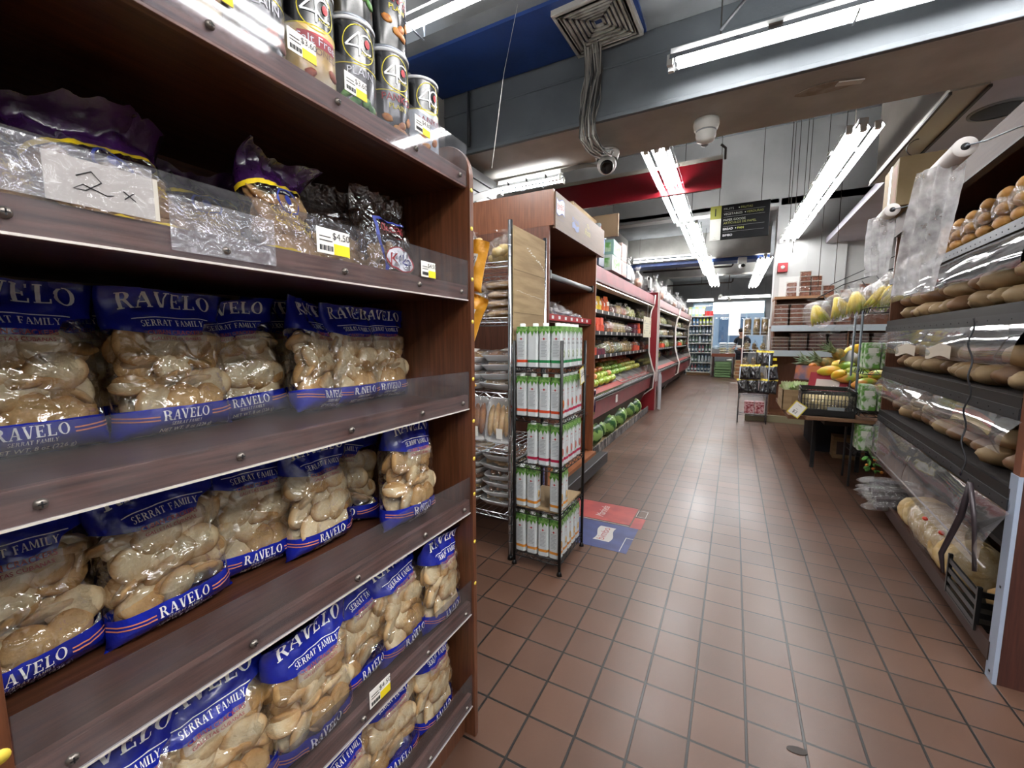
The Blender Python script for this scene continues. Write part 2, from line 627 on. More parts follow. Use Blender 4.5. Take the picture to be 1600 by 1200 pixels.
# far wall with the shop window
FY = 16.3
w = MB()
w.box(-2.05, 2.35, FY, FY + .2, 0, 0.85)
w.box(-2.05, 2.35, FY, FY + .2, 2.5, 3.25)
w.box(-2.05, -1.35, FY, FY + .2, 0.85, 2.5)
w.box(0.85, 2.35, FY, FY + .2, 0.85, 2.5)
struct('wall_far', w, GREYW)
w = MB()
for x in (-1.35, -0.74, -0.2, 0.3, 0.82):
    w.box(x, x + .05, FY, FY + .06, 0.85, 2.5)
for z in (0.85, 2.08, 2.46):
    w.box(-1.35, 0.87, FY, FY + .06, z, z + .045)
wo = struct('window_1', w, mat('window_frame', '#9fb6c6', 0.4, 0.4))
g = MB().box(-1.32, 0.84, FY + .02, FY + .03, 0.88, 2.48).build('window_pane', film('window_glass', gloss=0.05, edge=0.4, rough=0.02, bump=0), wo)
g['kind'] = 'structure'
# the street outside
struct('ground', MB().box(-14, 14, 16.5, 40, -0.12, -0.02), mat('pavement', '#b3b1ac', 0.9))
o = MB()
o.box(-12, 12, 30, 31, 0, 7, 0)
for i in range(7):
    o.box(-10.5 + 3.2 * i, -8.8 + 3.2 * i, 29.95, 30, 1, 2.6, 1)
    o.box(-10.5 + 3.2 * i, -8.8 + 3.2 * i, 29.95, 30, 3.8, 5.4, 1)
tag(o.build('building', [mat('pale_facade', '#c3beb6', 0.9), mat('facade_glass', '#5f7280', 0.2)]), 'pale building across the street seen through the shop window', 'building')
b = MB()
b.box(-0.7, 0.82, FY - .03, FY - .02, 2.1, 2.48)
tag(b.build('window_banner', mat('glowing_banner', '#f7f3ea', 0.8, emit=1.6)), 'long white banner with added daylight glow across the top of the far window', 'banner')  # daylight through the banner is put in as a glow of its own
ps = root('window_poster', (-0.02, FY - .04, 1.72), label='white poster with red writing hanging in the far shop window', cat='poster')
MB().box(-0.17, 0.17, -.002, .002, -.37, .37).build('sheet', mat('poster_white_glow', '#f2efee', 0.7, emit=0.5), ps)  # faint glow put into the paper, which is no lamp
MB().text('~~~', .11, lambda x, y: (x, -.004, y - .02), slant=.2).build('red_scrawl', mat('poster_red', '#d88a86', 0.6), ps)

# ------------------------------------------------------------------ lamps
TUBEM = glow('fluorescent_tube', (1.0, 0.985, 0.97), TUBE)
HOUS = mat('lamp_housing', '#d6d8d8', 0.4)
def lamp(length, n, width, drop=0.0):
    """strip light running along local x, light facing down, origin at its middle"""
    r_ = root('fluorescent_light')
    h = length / 2
    m = MB()
    m.box(-h, h, -.028, .028, .032, .075)
    for q in (-.6, 0, .6):
        m.box(q * h - .03, q * h + .03, -width / 2, width / 2, .030, .036)
    m.build('housing', HOUS, r_)
    m = MB()
    k = n
    pw = width / k
    for i in range(k):
        y0 = -width / 2 + i * pw
        for a, b in (((y0 + pw * .02, 0.0), (y0 + pw * .22, .028)), ((y0 + pw * .78, .028), (y0 + pw * .98, 0.0))):
            m.add([(-h, a[0], a[1]), (h, a[0], a[1]), (h, b[0], b[1]), (-h, b[0], b[1]), (-h, a[0], a[1] + .002), (h, a[0], a[1] + .002), (h, b[0], b[1] + .002), (-h, b[0], b[1] + .002)], [(0, 1, 2, 3), (4, 7, 6, 5)])
    m.build('reflector', mat('lamp_reflector', '#c8ccd2', 0.12, 1.0), r_)
    for i in range(n):
        y = -width / 2 + (i + .5) * pw
        MB().tube([(-h + .03, y, .008), (h - .03, y, .008)], .0125, 8).build('tube', TUBEM, r_)
        for sx in (-1, 1):
            MB().box(sx * h - .015, sx * h + .015, y - .018, y + .018, -.018, .035).build('lamp_holder', WHITE, r_)
    for q in range(1, 3):
        x = -h + q * length / 3
        MB().box(x - .004, x + .004, -width / 2, width / 2, -.014, -.010).build('wire_guard', STEEL, r_)
    if drop:
        for sx in (-.8, .8):
            MB().rod((sx * h, 0, .075), (sx * h, 0, .075 + drop), .004).build('hanger_rod', mat('hanger_metal', '#4a4642', 0.5, 0.5), r_)
    return r_
with proto():
    L_wide = lamp(2.4, 3, .24, .27)
    L_mid = lamp(2.4, 3, .24, 1.62)
    L_far = lamp(2.4, 3, .24, .47)
    L_pair = lamp(2.4, 2, .2, .27)
    L_one = lamp(2.4, 2, .16, .0)
    L_hang = lamp(2.4, 2, .16, .65)
for i, n in enumerate(['nearest', 'second nearest', 'third nearest', 'farthest']):
    put(L_mid if i == 0 else L_far, (-.625 + .03 * i, 4.78 + 2.42 * i, 2.70), (0, 0, R(90.6)), 'long multi-tube ceiling light over the aisle, left row, %s one' % n, 'ceiling lights over the aisle', cat='ceiling light')
put(L_mid, (.70, 5.12, 2.70), (0, 0, R(91.5)), 'long multi-tube ceiling light, right row, nearer one above the fruit display', 'ceiling lights over the aisle', cat='ceiling light')
put(L_mid, (.655, 6.98, 2.70), (0, 0, R(91.5)), 'ceiling light of the right row ending against the white wall', 'ceiling lights over the aisle', scale=(.6, 1, 1), cat='ceiling light')
put(L_far, (.42, 10.3, 2.70), (0, 0, R(90.5)), 'ceiling light of the right row just behind the white wall corner', 'ceiling lights over the aisle', cat='ceiling light')
put(L_far, (.40, 12.8, 2.70), (0, 0, R(90.5)), 'farthest ceiling light of the right row near the shop window', 'ceiling lights over the aisle', cat='ceiling light')
put(L_pair, (.82, 2.58, 2.70), (0, 0, R(1.0)), 'twin-tube ceiling light mounted crosswise in front of the dropped beam', scale=(1, .6, 1), cat='ceiling light')
put(L_pair, (-.95, 1.52, 2.62), (0, 0, 0), 'bright ceiling light above the top of the near cracker shelf', scale=(1, 1.5, 1), cat='ceiling light')
put(L_wide, (.75, .25, 2.66), (0, 0, R(90)), 'unseen added ceiling light above the near end of the aisle', scale=(1, 1.2, 1), cat='ceiling light')  # out of view, added to brighten the near left shelf
put(L_wide, (.3, -1.35, 2.66), (0, 0, 0), 'unseen added ceiling light at the rear of the store behind the viewer', cat='ceiling light')  # unseen lamp put in for more light on the left shelf
put(L_wide, (1.6, .25, 2.66), (0, 0, R(90)), 'unseen added ceiling light by the right wall behind the viewer', cat='ceiling light')  # extra lamp outside the view, added because the left shelf was too dark
put(L_one, (-1.58, 3.30, 2.50), (0, 0, 0), 'small tube light above the brown bread cabinet', scale=(.24, 1, 1), cat='ceiling light')
put(L_hang, (-1.05, 15.2, 2.47), (0, 0, 0), 'crosswise tube light near the shop window, left of the pair', 'crosswise lights by the window', scale=(.33, 1, 1), cat='ceiling light')
put(L_hang, (.2, 15.2, 2.52), (0, 0, 0), 'crosswise tube light near the shop window, right of the pair', 'crosswise lights by the window', scale=(.6, 1, 1), cat='ceiling light')
put(L_hang, (-1.3, 8.9, 2.78), (0, 0, 0), 'crosswise strip light under the far ceiling in front of the navy beam', scale=(.5, 1, 1), cat='ceiling light')

# ------------------------------------------------------------------ ceiling things
d = root('air_diffuser', (-.775, 2.52, 3.022), (0, 0, R(-3)), 'square louvred metal air diffuser on the ceiling above the cables', 'air vent')
DIF = mat('dusty_diffuser', '#aaa69d', 0.5, 0.0, c2='#7f7a72', scale=9)
m = MB()
S_ = .185
for k in range(7):
    a = S_ * (1 - k * .135)
    zz = -.004 + k * .003
    t = .013
    for (x0, x1, y0, y1) in ((-a, a, -a, -a + t), (-a, a, a - t, a), (-a, -a + t, -a, a), (a - t, a, -a, a)):
        m.box(x0, x1, y0, y1, zz - .018, zz)
m.build('louvre', DIF, d)
MB().box(-.2, .2, -.2, .2, .02, .028).build('duct_back', mat('dark_duct', '#1b1a19', 0.8), d)
m = MB()
for (x0, x1, y0, y1) in ((-.205, .205, -.205, -.17), (-.205, .205, .17, .205), (-.205, -.17, -.17, .17), (.17, .205, -.17, .17)):
    m.box(x0, x1, y0, y1, -.022, .028)
m.build('frame', mat('diffuser_frame', '#b0aca3', 0.45, 0.2), d, bev=.003)

cb = MB()
for i in range(22):
    r2 = random.Random(i)
    ox, oz = r2.uniform(-.06, .06), r2.uniform(-.03, .03)
    pts = []
    for (x, y, z) in ((-.86, 2.66, 3.0), (-.87, 2.73, 2.88), (-.89, 2.745, 2.76), (-.905, 2.725, 2.62), (-.90, 2.715, 2.52), (-.88, 2.78, 2.475), (-.87, 2.92, 2.49), (-.875, 3.03, 2.53), (-.885, 3.10, 2.575)):
        pts.append((x + ox + r2.uniform(-.012, .012), y + r2.uniform(-.02, .012), z + oz * .5 + r2.uniform(-.008, .008) - (.02 if z < 2.62 else 0)))
    fine = []
    for a, b in zip(pts[:-1], pts[1:]):
        for q in range(4):
            fine.append(tuple(a[c] + (b[c] - a[c]) * q / 4 for c in range(3)))
    fine.append(pts[-1])
    cb.tube(fine, .0042, 5, i % 3)
tag(cb.build('cable_bundle', [mat('grey_cable', '#8d8a84', 0.5), mat('pale_cable', '#a9a69e', 0.5), mat('dark_cable', '#3b3936', 0.5)]), 'thick bundle of grey cables hanging from the diffuser down over the beam', 'cables')
cb = MB()
for i in range(6):
    cb.tube([(-1.9, 3.3 + .01 * i, 2.56 + .008 * (i % 3)), (-1.5, 3.28, 2.545 + .01 * (i % 2)), (-1.1, 3.32, 2.57 + .006 * i), (-1.0, 3.4, 2.585), (-.98, 3.5, 2.7)], .005, 5)
tag(cb.build('cable_run', mat('grey_cable', '#8d8a84', 0.5)), 'thin cables running above the tube light of the bread cabinet', 'cables')

with proto():
    c = root('security_camera')
    MB().lathe([(0, 0), (.058, 0), (.06, -.012), (.054, -.035), (.05, -.04)], n=22).build('mount_base', WHITE, c)
    MB().ell((0, 0, -.062), (.047, .047, .045), 20, 12).build('turret_ball', WHITE, c)
    l = MB()
    l.M = Matrix.Translation((0, -.022, -.075)) @ Euler((R(-55), 0, 0)).to_matrix().to_4x4()
    l.lathe([(0, -.032), (.026, -.032), (.03, -.03), (.032, -.02)], n=18)
    l.build('lens', mat('lens_black', '#0a0a0c', 0.12), c)
put(c, (-.90, 3.20, 2.6), (0, 0, R(16)), 'white turret security camera with black lens under the beam beside the cables', 'security cameras', scale=1.5, cat='security camera')
with proto():
    c = root('security_camera')
    MB().lathe([(0, 0), (.062, 0), (.064, -.02), (.058, -.045), (.05, -.05), (.05, -.075), (.044, -.1), (.02, -.112), (0, -.115)], n=24).build('housing', WHITE, c)
    MB().lathe([(.05, -.052), (.052, -.056), (.05, -.06)], n=24).build('seam_ring', mat('seam_grey', '#8f9294', 0.5), c)
    MB().ell((0, -.03, -.105), (.02, .02, .014), 10, 6).build('lens', mat('lens_glass_grey', '#6d7175', 0.2), c)
put(c, (-.225, 3.06, 2.6), (0, 0, R(190)), 'white dome security camera under the middle of the beam', 'security cameras', scale=1.2, cat='security camera')
bc = root('bullet_camera', (.06, 9.1, 2.66), (0, 0, R(8)), 'small white bullet camera with black eye under the far navy beam', 'security camera')
MB().box(-.07, .07, -.04, .04, -.03, .08).build('bracket', WHITE, bc)
MB().tube([(0, .1, -.06), (0, -.1, -.08)], .045, 12).build('body', WHITE, bc)
MB().tube([(0, -.1, -.08), (0, -.115, -.0815)], .032, 12).build('lens', BLACK, bc)
for (x, y, lb) in ((-.2, 14.9, 'small white camera ball hanging between the lights by the window'), (-.42, 13.9, 'white bracket camera hanging at the far end of the left lamp row')):
    c = root('ceiling_camera', (x, y, 2.5), label=lb, cat='security camera')
    MB().ell((0, 0, -.02), (.05, .05, .06), 12, 8).build('dome', WHITE, c)
    MB().rod((0, 0, .02), (0, 0, .55), .008).build('stem', GREYW, c)
pt = root('ceiling_patch', (.38, 2.98, 2.598), label='torn round plaster patch with a white strip under the beam', cat='patch')
MB().prism([(.14 * math.cos(a) * (1 + .12 * math.sin(3 * a)), .055 * math.sin(a)) for a in [2 * PI * k / 22 for k in range(22)]], lambda x, y: (x, y, -.003), lambda x, y: (x, y, 0)).build('plaster', mat('raw_plaster', '#a49c90', 0.8, c2='#8d8273', scale=14), pt)
MB().obox((.1, -.01, -.006), (.12, .04, .006), (0, 0, R(14))).build('strip', WHITE, pt)
sp = root('ceiling_speaker', (1.36, 3.8, 2.615), label='round black ceiling speaker in the lilac soffit at the right', cat='speaker')
MB().lathe([(0, -.006), (.1, -.006), (.12, 0), (.12, .01)], n=28).build('grille', mat('black_grille', '#17171a', 0.6), sp)
MB().lathe([(.12, -.004), (.135, -.002), (.135, .008)], n=28).build('rim', GREYW, sp)

# red sign panel hanging under the rear ceiling
rp = root('red_sign_panel', (-1.08, 4.6, 2.86), label='long glossy dark red blank panel hanging behind the beam', cat='panel')
MB().box(-.95, .90, -.02, .02, -.21, .05).build('panel', mat('dark_red_gloss', '#7c1420', 0.25, coat=.4), rp, bev=.004)
MB().box(-.95, .90, -.03, .03, .05, .085).build('top_rail', mat('dusty_rail', '#b0aaa0', 0.6), rp)
MB().tube([(.92, 0, .05), (.92, 0, .15), (.88, 0, .19)], .012, 6).build('pipe_end', mat('dark_pipe', '#3a302b', 0.5, .4), rp)
tag(MB().box(-1.45, -1.08, 4.3, 4.33, 2.25, 2.47).build('ceiling_board', mat('brown_board', '#7d6850', 0.7)), 'plain brown board hanging below the red panel', 'board')
# navy and white beams farther back
struct('trim_7', MB().box(-2.05, .5, 9.2, 9.6, 2.72, 3.25), BLUEP)
struct('trim_8', MB().box(-2.05, .5, 9.05, 9.2, 2.78, 3.25), BEAMP)
struct('trim_9', MB().box(-2.05, .5, 12.0, 12.3, 2.86, 3.25), BEAMP)
pp = root('sprinkler_pipe', (0, 0, 0), label='thin dark sprinkler pipes hung below the far ceiling', cat='pipe')
PIPE = mat('dark_pipe', '#3a302b', 0.5, .4)
MB().tube([(-2.0, 10.45, 2.80), (-.13, 10.45, 2.80), (-.11, 10.45, 2.83), (-.10, 10.45, 2.88)], .02, 6).build('pipe_run', PIPE, pp)
MB().tube([(-2.0, 13.2, 2.78), (-.15, 13.2, 2.78), (-.12, 13.2, 2.81), (-.11, 13.2, 2.88)], .022, 6).build('pipe_run', PIPE, pp)
for x, y in ((-1.25, 10.45), (-.9, 13.2), (-.2, 13.2)):
    MB().rod((x, y, 2.8), (x, y, 3.25), .008).build('hanger', PIPE, pp)
for i, (x, y, z0) in enumerate(((.45, 5.6, 2.7), (.62, 6.7, 2.35), (.95, 6.9, 1.9), (1.12, 6.9, 1.95), (-.2, 12.3, 2.5))):
    wv = ['beside the aisle sign', 'left of the fire alarm', 'in front of the white wall, left one', 'in front of the white wall, right one', 'near the far window'][i]
    tag(MB().rod((x, y, z0), (x, y, 4.4 if y < 7.7 else 3.25), .004).build('hanging_wire', PIPE), 'thin dark wire hanging from the ceiling ' + wv, 'wire', 'hanging wires')
vp = MB().rod((-1.81, 2.735, 2.64), (-1.81, 2.735, 3.02), .012)
tag(vp.build('conduit', mat('dark_conduit', '#33363a', 0.5)), 'dark vertical conduit on the beam face above the end of the shelf', 'conduit')
tag(MB().tube([(-1.13, 2.2, 3.03), (-1.135, 2.05, 2.6), (-1.15, 1.95, 2.1)], .0015, 4).build('pull_string', mat('pale_string', '#b8b5ad', 0.7)), 'thin pale string hanging behind the near shelf end', 'string')
cd = MB().tube([(.02, 2.4, 3.03), (.02, 2.42, 2.92), (-.02, 2.46, 2.86), (-.14, 2.54, 2.79)], .008, 6)
tag(cd.build('lamp_cord', mat('dark_cord', '#33363a', 0.5)), 'dark cord from the ceiling to the crosswise twin-tube light', 'cord')

# ------------------------------------------------------------------ aisle sign
sg = root('aisle_sign', (-.02, 5.3, 2.5), (0, 0, R(-1)), 'hanging black aisle sign with green number panel reading FRUITS and VEGETABLES', 'sign')
MB().box(-.285, .285, 0, .012, -.185, .185).build('board', mat('sign_black', '#0c0d10', 0.7, spec=.2), sg, bev=.006)
MB().box(-.284, -.175, -.002, .001, .045, .184).build('number_panel', mat('sign_olive', '#8d8f3e', 0.5), sg)
MB().box(-.284, -.175, -.002, .001, -.184, .045).build('logo_panel', mat('sign_pale', '#c6c8c2', 0.5), sg)
m = MB().text('1', .085, lambda x, y: (x - .232, -.004, y + .075)).text('---', .014, lambda x, y: (x - .23, -.004, y - .16))
m.text('-----', .018, lambda x, y: (x - .23, -.004, y - .178))
m.build('number', INK, sg)
m = MB()
for t, y, k, x in (('FRUITS', .13, 0, -.15), ('FRUTAS', .13, 1, .015), ('VEGETABLES', .075, 0, -.15), ('VERDURAS', .075, 1, .07), ('PAPER GOODS', .012, 0, -.15), ('ARTICULOS DE PAPEL', -.02, 1, -.15), ('BREAD', -.083, 2, -.15), ('PAN', -.083, 3, -.01), ('BIMBO', -.15, 2, -.15)):
    W_ = text_shape(t)[2] * .023
    m.text(t, .023, lambda a, b: (a + x, -.003, b + y), k, center=False)
for x, y in ((-.002, .141), (.057, .086), (-.027, -.071)):
    m.box(x - .004, x + .004, -.004, -.002, y - .004, y + .004, 2)
m.build('lettering', [mat('sign_text_dim', '#a8aba6', 0.5), mat('sign_text_olive', '#8f9150', 0.5), WHITEINK, mat('sign_text_green', '#c8d260', 0.5)], sg)
m = MB()
for y in (.112, .055, -.045, -.105):
    m.box(-.15, .24, -.003, -.001, y, y + .0015)
m.build('rule', GREYINK, sg)
for x in (-.2, .2):
    MB().rod((x, .006, .185), (x, .006, 1.9), .003).build('hanger', PIPE, sg)

fa = root('fire_alarm', (.60, 7.72, 2.31), label='small square red fire alarm with white light on the white wall', cat='fire alarm')
MB().box(-.065, .065, -.03, .025, -.07, .07).build('body', mat('alarm_red', '#9c1420', 0.4), fa, bev=.006)
MB().ell((0, -.034, 0), (.028, .014, .028), 12, 8).build('strobe', WHITE, fa)

# slatwall panel on the left
sl = root('slatwall', (-1.86, 0, 0), label='grey slatwall panel with dark grooves behind the near shelf', cat='wall panel')
m = MB()
for i in range(18):
    z0 = 1.02 + i * .085
    m.box(0, .018, 1.0, 3.2, z0, z0 + .073, 0)
m.box(-.1, 0, 1.0, 3.2, 1.0, 2.55, 1)
m.build('slat', [mat('slat_grey', '#8e9396', 0.5), mat('groove_dark', '#111213', 0.8)], sl)
MB().obox((.03, 2.95, 2.36), (.012, .62, .05), (R(24), 0, 0)).build('brace', mat('brace_grey', '#6d6d6b', 0.5), sl)

# ================================================================== NEAR LEFT SHELF
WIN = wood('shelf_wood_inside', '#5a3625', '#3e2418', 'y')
WPAN = wood('shelf_wood_panel', '#6b4029', '#4a2817', 'z')
WLIP = wood('shelf_wood_lip', '#8c6456', '#523830', 'y', coat=.05)
SX = -0.655          # plane of the shelf's front edge
LEV = [0.13, 0.43, 0.745, 1.05, 1.352, 1.65]     # tops of the boards
sh = root('display_shelf', (0, 0, 0), label='tall dark brown wooden shelf full of cracker bags at the left', cat='shelf')
def side_poly():
    p = [(-1.16, 0), (-.645, 0)]
    p += [(-.645, 1.66)]
    for k in range(9):
        a = R(90 * k / 8)
        p.append((-.645 - .085 * (1 - math.cos(a)), 1.66 + .085 * math.sin(a)))
    p += [(-1.16, 1.745)]
    return p
for y0 in (0.085, 0.975):
    MB().prism(side_poly(), lambda x, z: (x, y0, z), lambda x, z: (x, y0 + .018, z)).build('side_panel', WPAN, sh, bev=.002)
MB().box(-1.17, -1.155, .103, .975, 0.05, 1.9).build('back_panel', WIN, sh)
MB().box(-.70, -.682, .103, .975, 0, .10).build('kick_board', WPAN, sh)
def price_tag(parent, loc, rot, price, w=.042, h=.025):
    t = MB()
    t.box(-w, w, -.0012, 0, -h, h, 0)
    t.build('price_tag', PAPER, parent, loc, rot, bev=.0008)
    o = MB().box(0, w * .98, -.0018, -.0012, -h * .97, -h * .1)
    k = o.build('price_field', YELLOWP, None)
    m = MB().text(price, h * .55, lambda x, y: (x + w * .45, -.0022, y + h * .25), 0)
    for i in range(11):
        m.box(-w * .85 + i * w * .075, -w * .85 + i * w * .075 + w * (.03 if i % 3 else .05), -.002, -.0012, -h * .75, -h * .35, 0)
    m.box(-w * .85, -w * .1, -.002, -.0012, h * .0, h * .06, 0)
    m.box(-w * .85, -w * .2, -.002, -.0012, h * .3, h * .36, 0)
    l = m.build('price_print', INK, None)
    tg = KIDS[parent.name][-1]
    for q in (k, l):
        q.parent = tg
        KIDS.setdefault(tg.name, []).append(q)
    return tg
LIPR = (0, 0, R(90))      # local -Y looks to +X
screwm = mat('screw_head', '#77706a', 0.35, 0.8)
for i, z in enumerate(LEV):
    MB().box(-1.155, -.668, .103, .975, z - .018, z).build('shelf_board', WIN, sh)
    MB().box(-.668, -.654, .103, .972, z - .026, z + .016).build('lip_board', WLIP, sh, bev=.001)
    g = MB().box(-.6535, -.6505, .105, .972, z - .022, z + .082)
    g.build('lip_guard', ACRYL, sh)
    if i < 5:
        MB().box(-.6542, -.650, .105, .972, z - .0255, z - .0225).build('lip_edge', mat('pale_edge', '#c9c2bd', 0.35), sh)
    for y in (.145, .352, .56, .77, .94):
        s = MB()
        s.lathe([(0, .005), (.003, .005), (.0055, .003), (.0062, 0)], n=14, M=Euler((0, R(90), 0)).to_matrix())
        s.box(.0045, .0056, -.0035, .0035, -.0007, .0007, 1)
        s.box(.0045, .0056, -.0007, .0007, -.0035, .0035, 1)
        s.build('screw', [screwm, INK], sh, (-.6505, y, z - .004))
for y, z, p in ((.357, 1.702, '$3.60'), (.49, 1.697, '$3.60'), (.60, 1.69, '$3.60'), (.79, 1.70, '$4.80')):
    price_tag(sh, (-.648, y, z), LIPR, p, .026, .017)
price_tag(sh, (-.648, .535, 1.395), LIPR, '$4.50', .035, .022)
price_tag(sh, (-.648, .80, 1.385), LIPR, '$4.50', .026, .018)
price_tag(sh, (-.648, .605, .455), LIPR, '$4.50', .03, .02)
MB().obox((0, 0, 0), (.10, .001, .05), (0, 0, 0)).build('taped_note', mat('note_paper', '#b9b3a8', 0.6), sh, (-.649, .225, 1.395), (0, 0, R(90)))
m = MB()
m.tube([(-.025, 0, .006), (-.012, 0, .014), (-.004, 0, .004), (-.018, 0, -.008), (-.028, 0, -.008), (-.02, 0, -.002), (0, 0, -.009), (.006, 0, -.007)], .0006, 4)
m.tube([(.015, 0, .001), (.026, 0, -.008)], .0006, 4)
m.tube([(.016, 0, -.008), (.025, 0, .001)], .0006, 4)
m.build('note_writing', INK, sh, (-.6475, .225, 1.395), (0, 0, R(90)))
MB().obox((0, 0, 0), (.14, .001, .07)).build('tape_patch', film('crinkled_tape', tint=(.85, .85, .9), gloss=.06, edge=.2, rough=.2, bump=.8, bscale=45, haze=.12), sh, (-.6485, .355, 1.372), (0, 0, R(90)))
MB().obox((0, 0, 0), (.16, .001, .06)).build('tape_patch', MATS['crinkled_tape'], sh, (-.6485, .19, 1.40), (0, 0, R(90)))
YD = mat('yellow_dot', '#e8cf4e', 0.5)
for z in (1.62, 1.52, 1.385, 1.27, 1.11, .99, .88, .775, .63, .5):
    s = MB().lathe([(0, .0008), (.0055, .0008), (.0055, 0)], n=14, M=Euler((0, R(90), 0)).to_matrix())
    s.build('edge_sticker', YD, sh, (-.645, .984, z))
s = MB().lathe([(0, .0008), (.008, .0008), (.008, 0)], n=16, M=Euler((0, R(90), 0)).to_matrix())
s.build('edge_sticker', YD, sh, (-.645, .094, .795))

# ------------------------------------------------------------------ crackers and cracker bags
def cracker_mat(name, c1, c2, c3):
    m = mat(name, c1, 0.75, c2=c2, scale=22, bump=0.3, bscale=130, mix=(.42, .68), vary=.16, spec=.25)
    N, L = m.node_tree.nodes, m.node_tree.links
    b = N['Principled BSDF']
    src = b.inputs['Base Color'].links[0].from_socket
    tc = N.new('ShaderNodeTexCoord')
    sp = N.new('ShaderNodeSeparateXYZ')
    cb = N.new('ShaderNodeCombineXYZ')
    ln = N.new('ShaderNodeVectorMath')
    ln.operation = 'LENGTH'
    L.new(tc.outputs['Object'], sp.inputs[0])
    L.new(sp.outputs['X'], cb.inputs['X'])
    L.new(sp.outputs['Y'], cb.inputs['Y'])
    L.new(cb.outputs[0], ln.inputs[0])
    mr = N.new('ShaderNodeMapRange')
    mr.inputs['From Min'].default_value = .019
    mr.inputs['From Max'].default_value = .027
    mr.inputs['To Max'].default_value = .75
    L.new(ln.outputs['Value'], mr.inputs['Value'])
    mx = N.new('ShaderNodeMix')
    mx.data_type = 'RGBA'
    L.new(mr.outputs[0], mx.inputs['Factor'])
    L.new(src, mx.inputs['A'])
    mx.inputs['B'].default_value = hx('#a87c48')
    L.new(mx.outputs['Result'], b.inputs['Base Color'])
    return m
CRK = cracker_mat('baked_cracker', '#ddcca8', '#c29c68', None)
CRKD = cracker_mat('toasted_cracker', '#c4a272', '#a07a4a', None)
with proto():
    CR = []
    for k in range(5):
        b = MB()
        n = 18
        prof = [(0, -.0075), (.014, -.0078), (.022, -.0062), (.0262, -.001), (.0262, .0015), (.022, .0065), (.012, .0085), (0, .0078)]
        ex = 1.0 + .12 * math.sin(k * 2.1)
        b.lathe(prof, n=n)
        b.v = [(x * ex * (1 + .08 * noise.noise(Vector((x * 60, y * 60, k)))), y / ex * (1 + .08 * noise.noise(Vector((y * 60, x * 60, k + 9)))), z * .95 + .003 * noise.noise(Vector((x * 70, y * 70, k * 3)))) for x, y, z in b.v]
        CR.append((b.build('cracker', CRK), b.build('cracker', CRKD)))

class BagShape:
    """pillow-shaped bag: local x across, z up, front towards -y"""
    def __init__(s, W, H, D, seed, flop=0.02, wr=.003, top=.62):
        s.W, s.H, s.D, s.seed, s.flop, s.wr, s.top = W, H, D, seed, flop, wr, top
        q = random.Random(int(seed * 100))
        s.creases = []
        for k in range(9):
            a = q.uniform(0, PI)
            cx, cz = q.uniform(-.35, .35) * W, q.uniform(.15, .9) * H
            ca, sa = math.cos(a), math.sin(a)
            l = -cx * sa + cz * ca
            s.creases.append((ca, sa, cx * ca + cz * sa, q.uniform(.002, .0045), l - q.uniform(.03, .07), l + q.uniform(.03, .07)))
    def t(s, v):
        a = min(1, v / .10) ** .5
        b = 1.0
        if v > s.top:
            q = min(1, (v - s.top) / (.99 - s.top))
            b = 1 - .93 * q * q * (3 - 2 * q)
        return a * b
    def p(s, u, v, side=-1, off=0.0):
        """u -1..1, v 0..1"""
        uu = max(-1, min(1, u))
        th = s.D * s.t(v) * max(0, 1 - abs(uu) ** 3.4) ** .5
        q = Vector((u * 3.1 + s.seed * 5.3, v * 4.3, s.seed * 2.2 + side))
        wv = noise.noise(q * 1.3) * s.wr * 1.5 + (abs(noise.noise(q * 3.1)) - .25) * s.wr * 1.3
        if v > .72:
            wv += math.sin(u * 9 + s.seed * 3 + 5 * noise.noise(q)) * s.wr * 1.2 * min(1, (v - .72) / .15)
        ed = max(0, 1 - abs(uu) ** 4)
        if v > .12:
            for (ca, sa, d0, am, l0, l1) in s.creases:
                dd = abs(u * s.W / 2 * ca + v * s.H * sa - d0)
                ll = -u * s.W / 2 * sa + v * s.H * ca
                if dd < .009 and l0 < ll < l1:
                    wv += am * (1 - dd / .009) * min(1, (ll - l0) / .02, (l1 - ll) / .02)
        pinch = 1 - .05 * math.sin(PI * min(1, v)) + (.02 * noise.noise(Vector((v * 5, s.seed, side * 0))))
        x = u * s.W / 2 * (1 - .06 * s.t(v)) * pinch
        z = v * s.H + .004 * noise.noise(Vector((u * 2, s.seed, 7))) * v
        y = side * (th + off + wv * ed)
        if v > .7:
            y += -s.flop * ((v - .7) / .3) ** 2 * (1 + .4 * math.sin(u * 2.2 + s.seed))
            z -= abs(s.flop) * .5 * ((v - .7) / .3) ** 2
        return (x, y, z)
    def band(s, mb, va, vb, nv, nu=26, mi=0, off=0.0):
        """va/vb: functions of u giving the band's lower and upper edge"""
        for side in (-1, 1):
            mb.grid(lambda a, b: s.p(a, va(a) + (vb(a) - va(a)) * b, side, off), nu, nv, mi, True, -1, 1, 0, 1, flip=(side > 0))
    def mark(s, off=.0016):
        """maps (x, z) in metres on the bag's face to a point just in front of it"""
        return lambda x, z: s.p(x / (s.W / 2) / .96, z / s.H, -1, off)

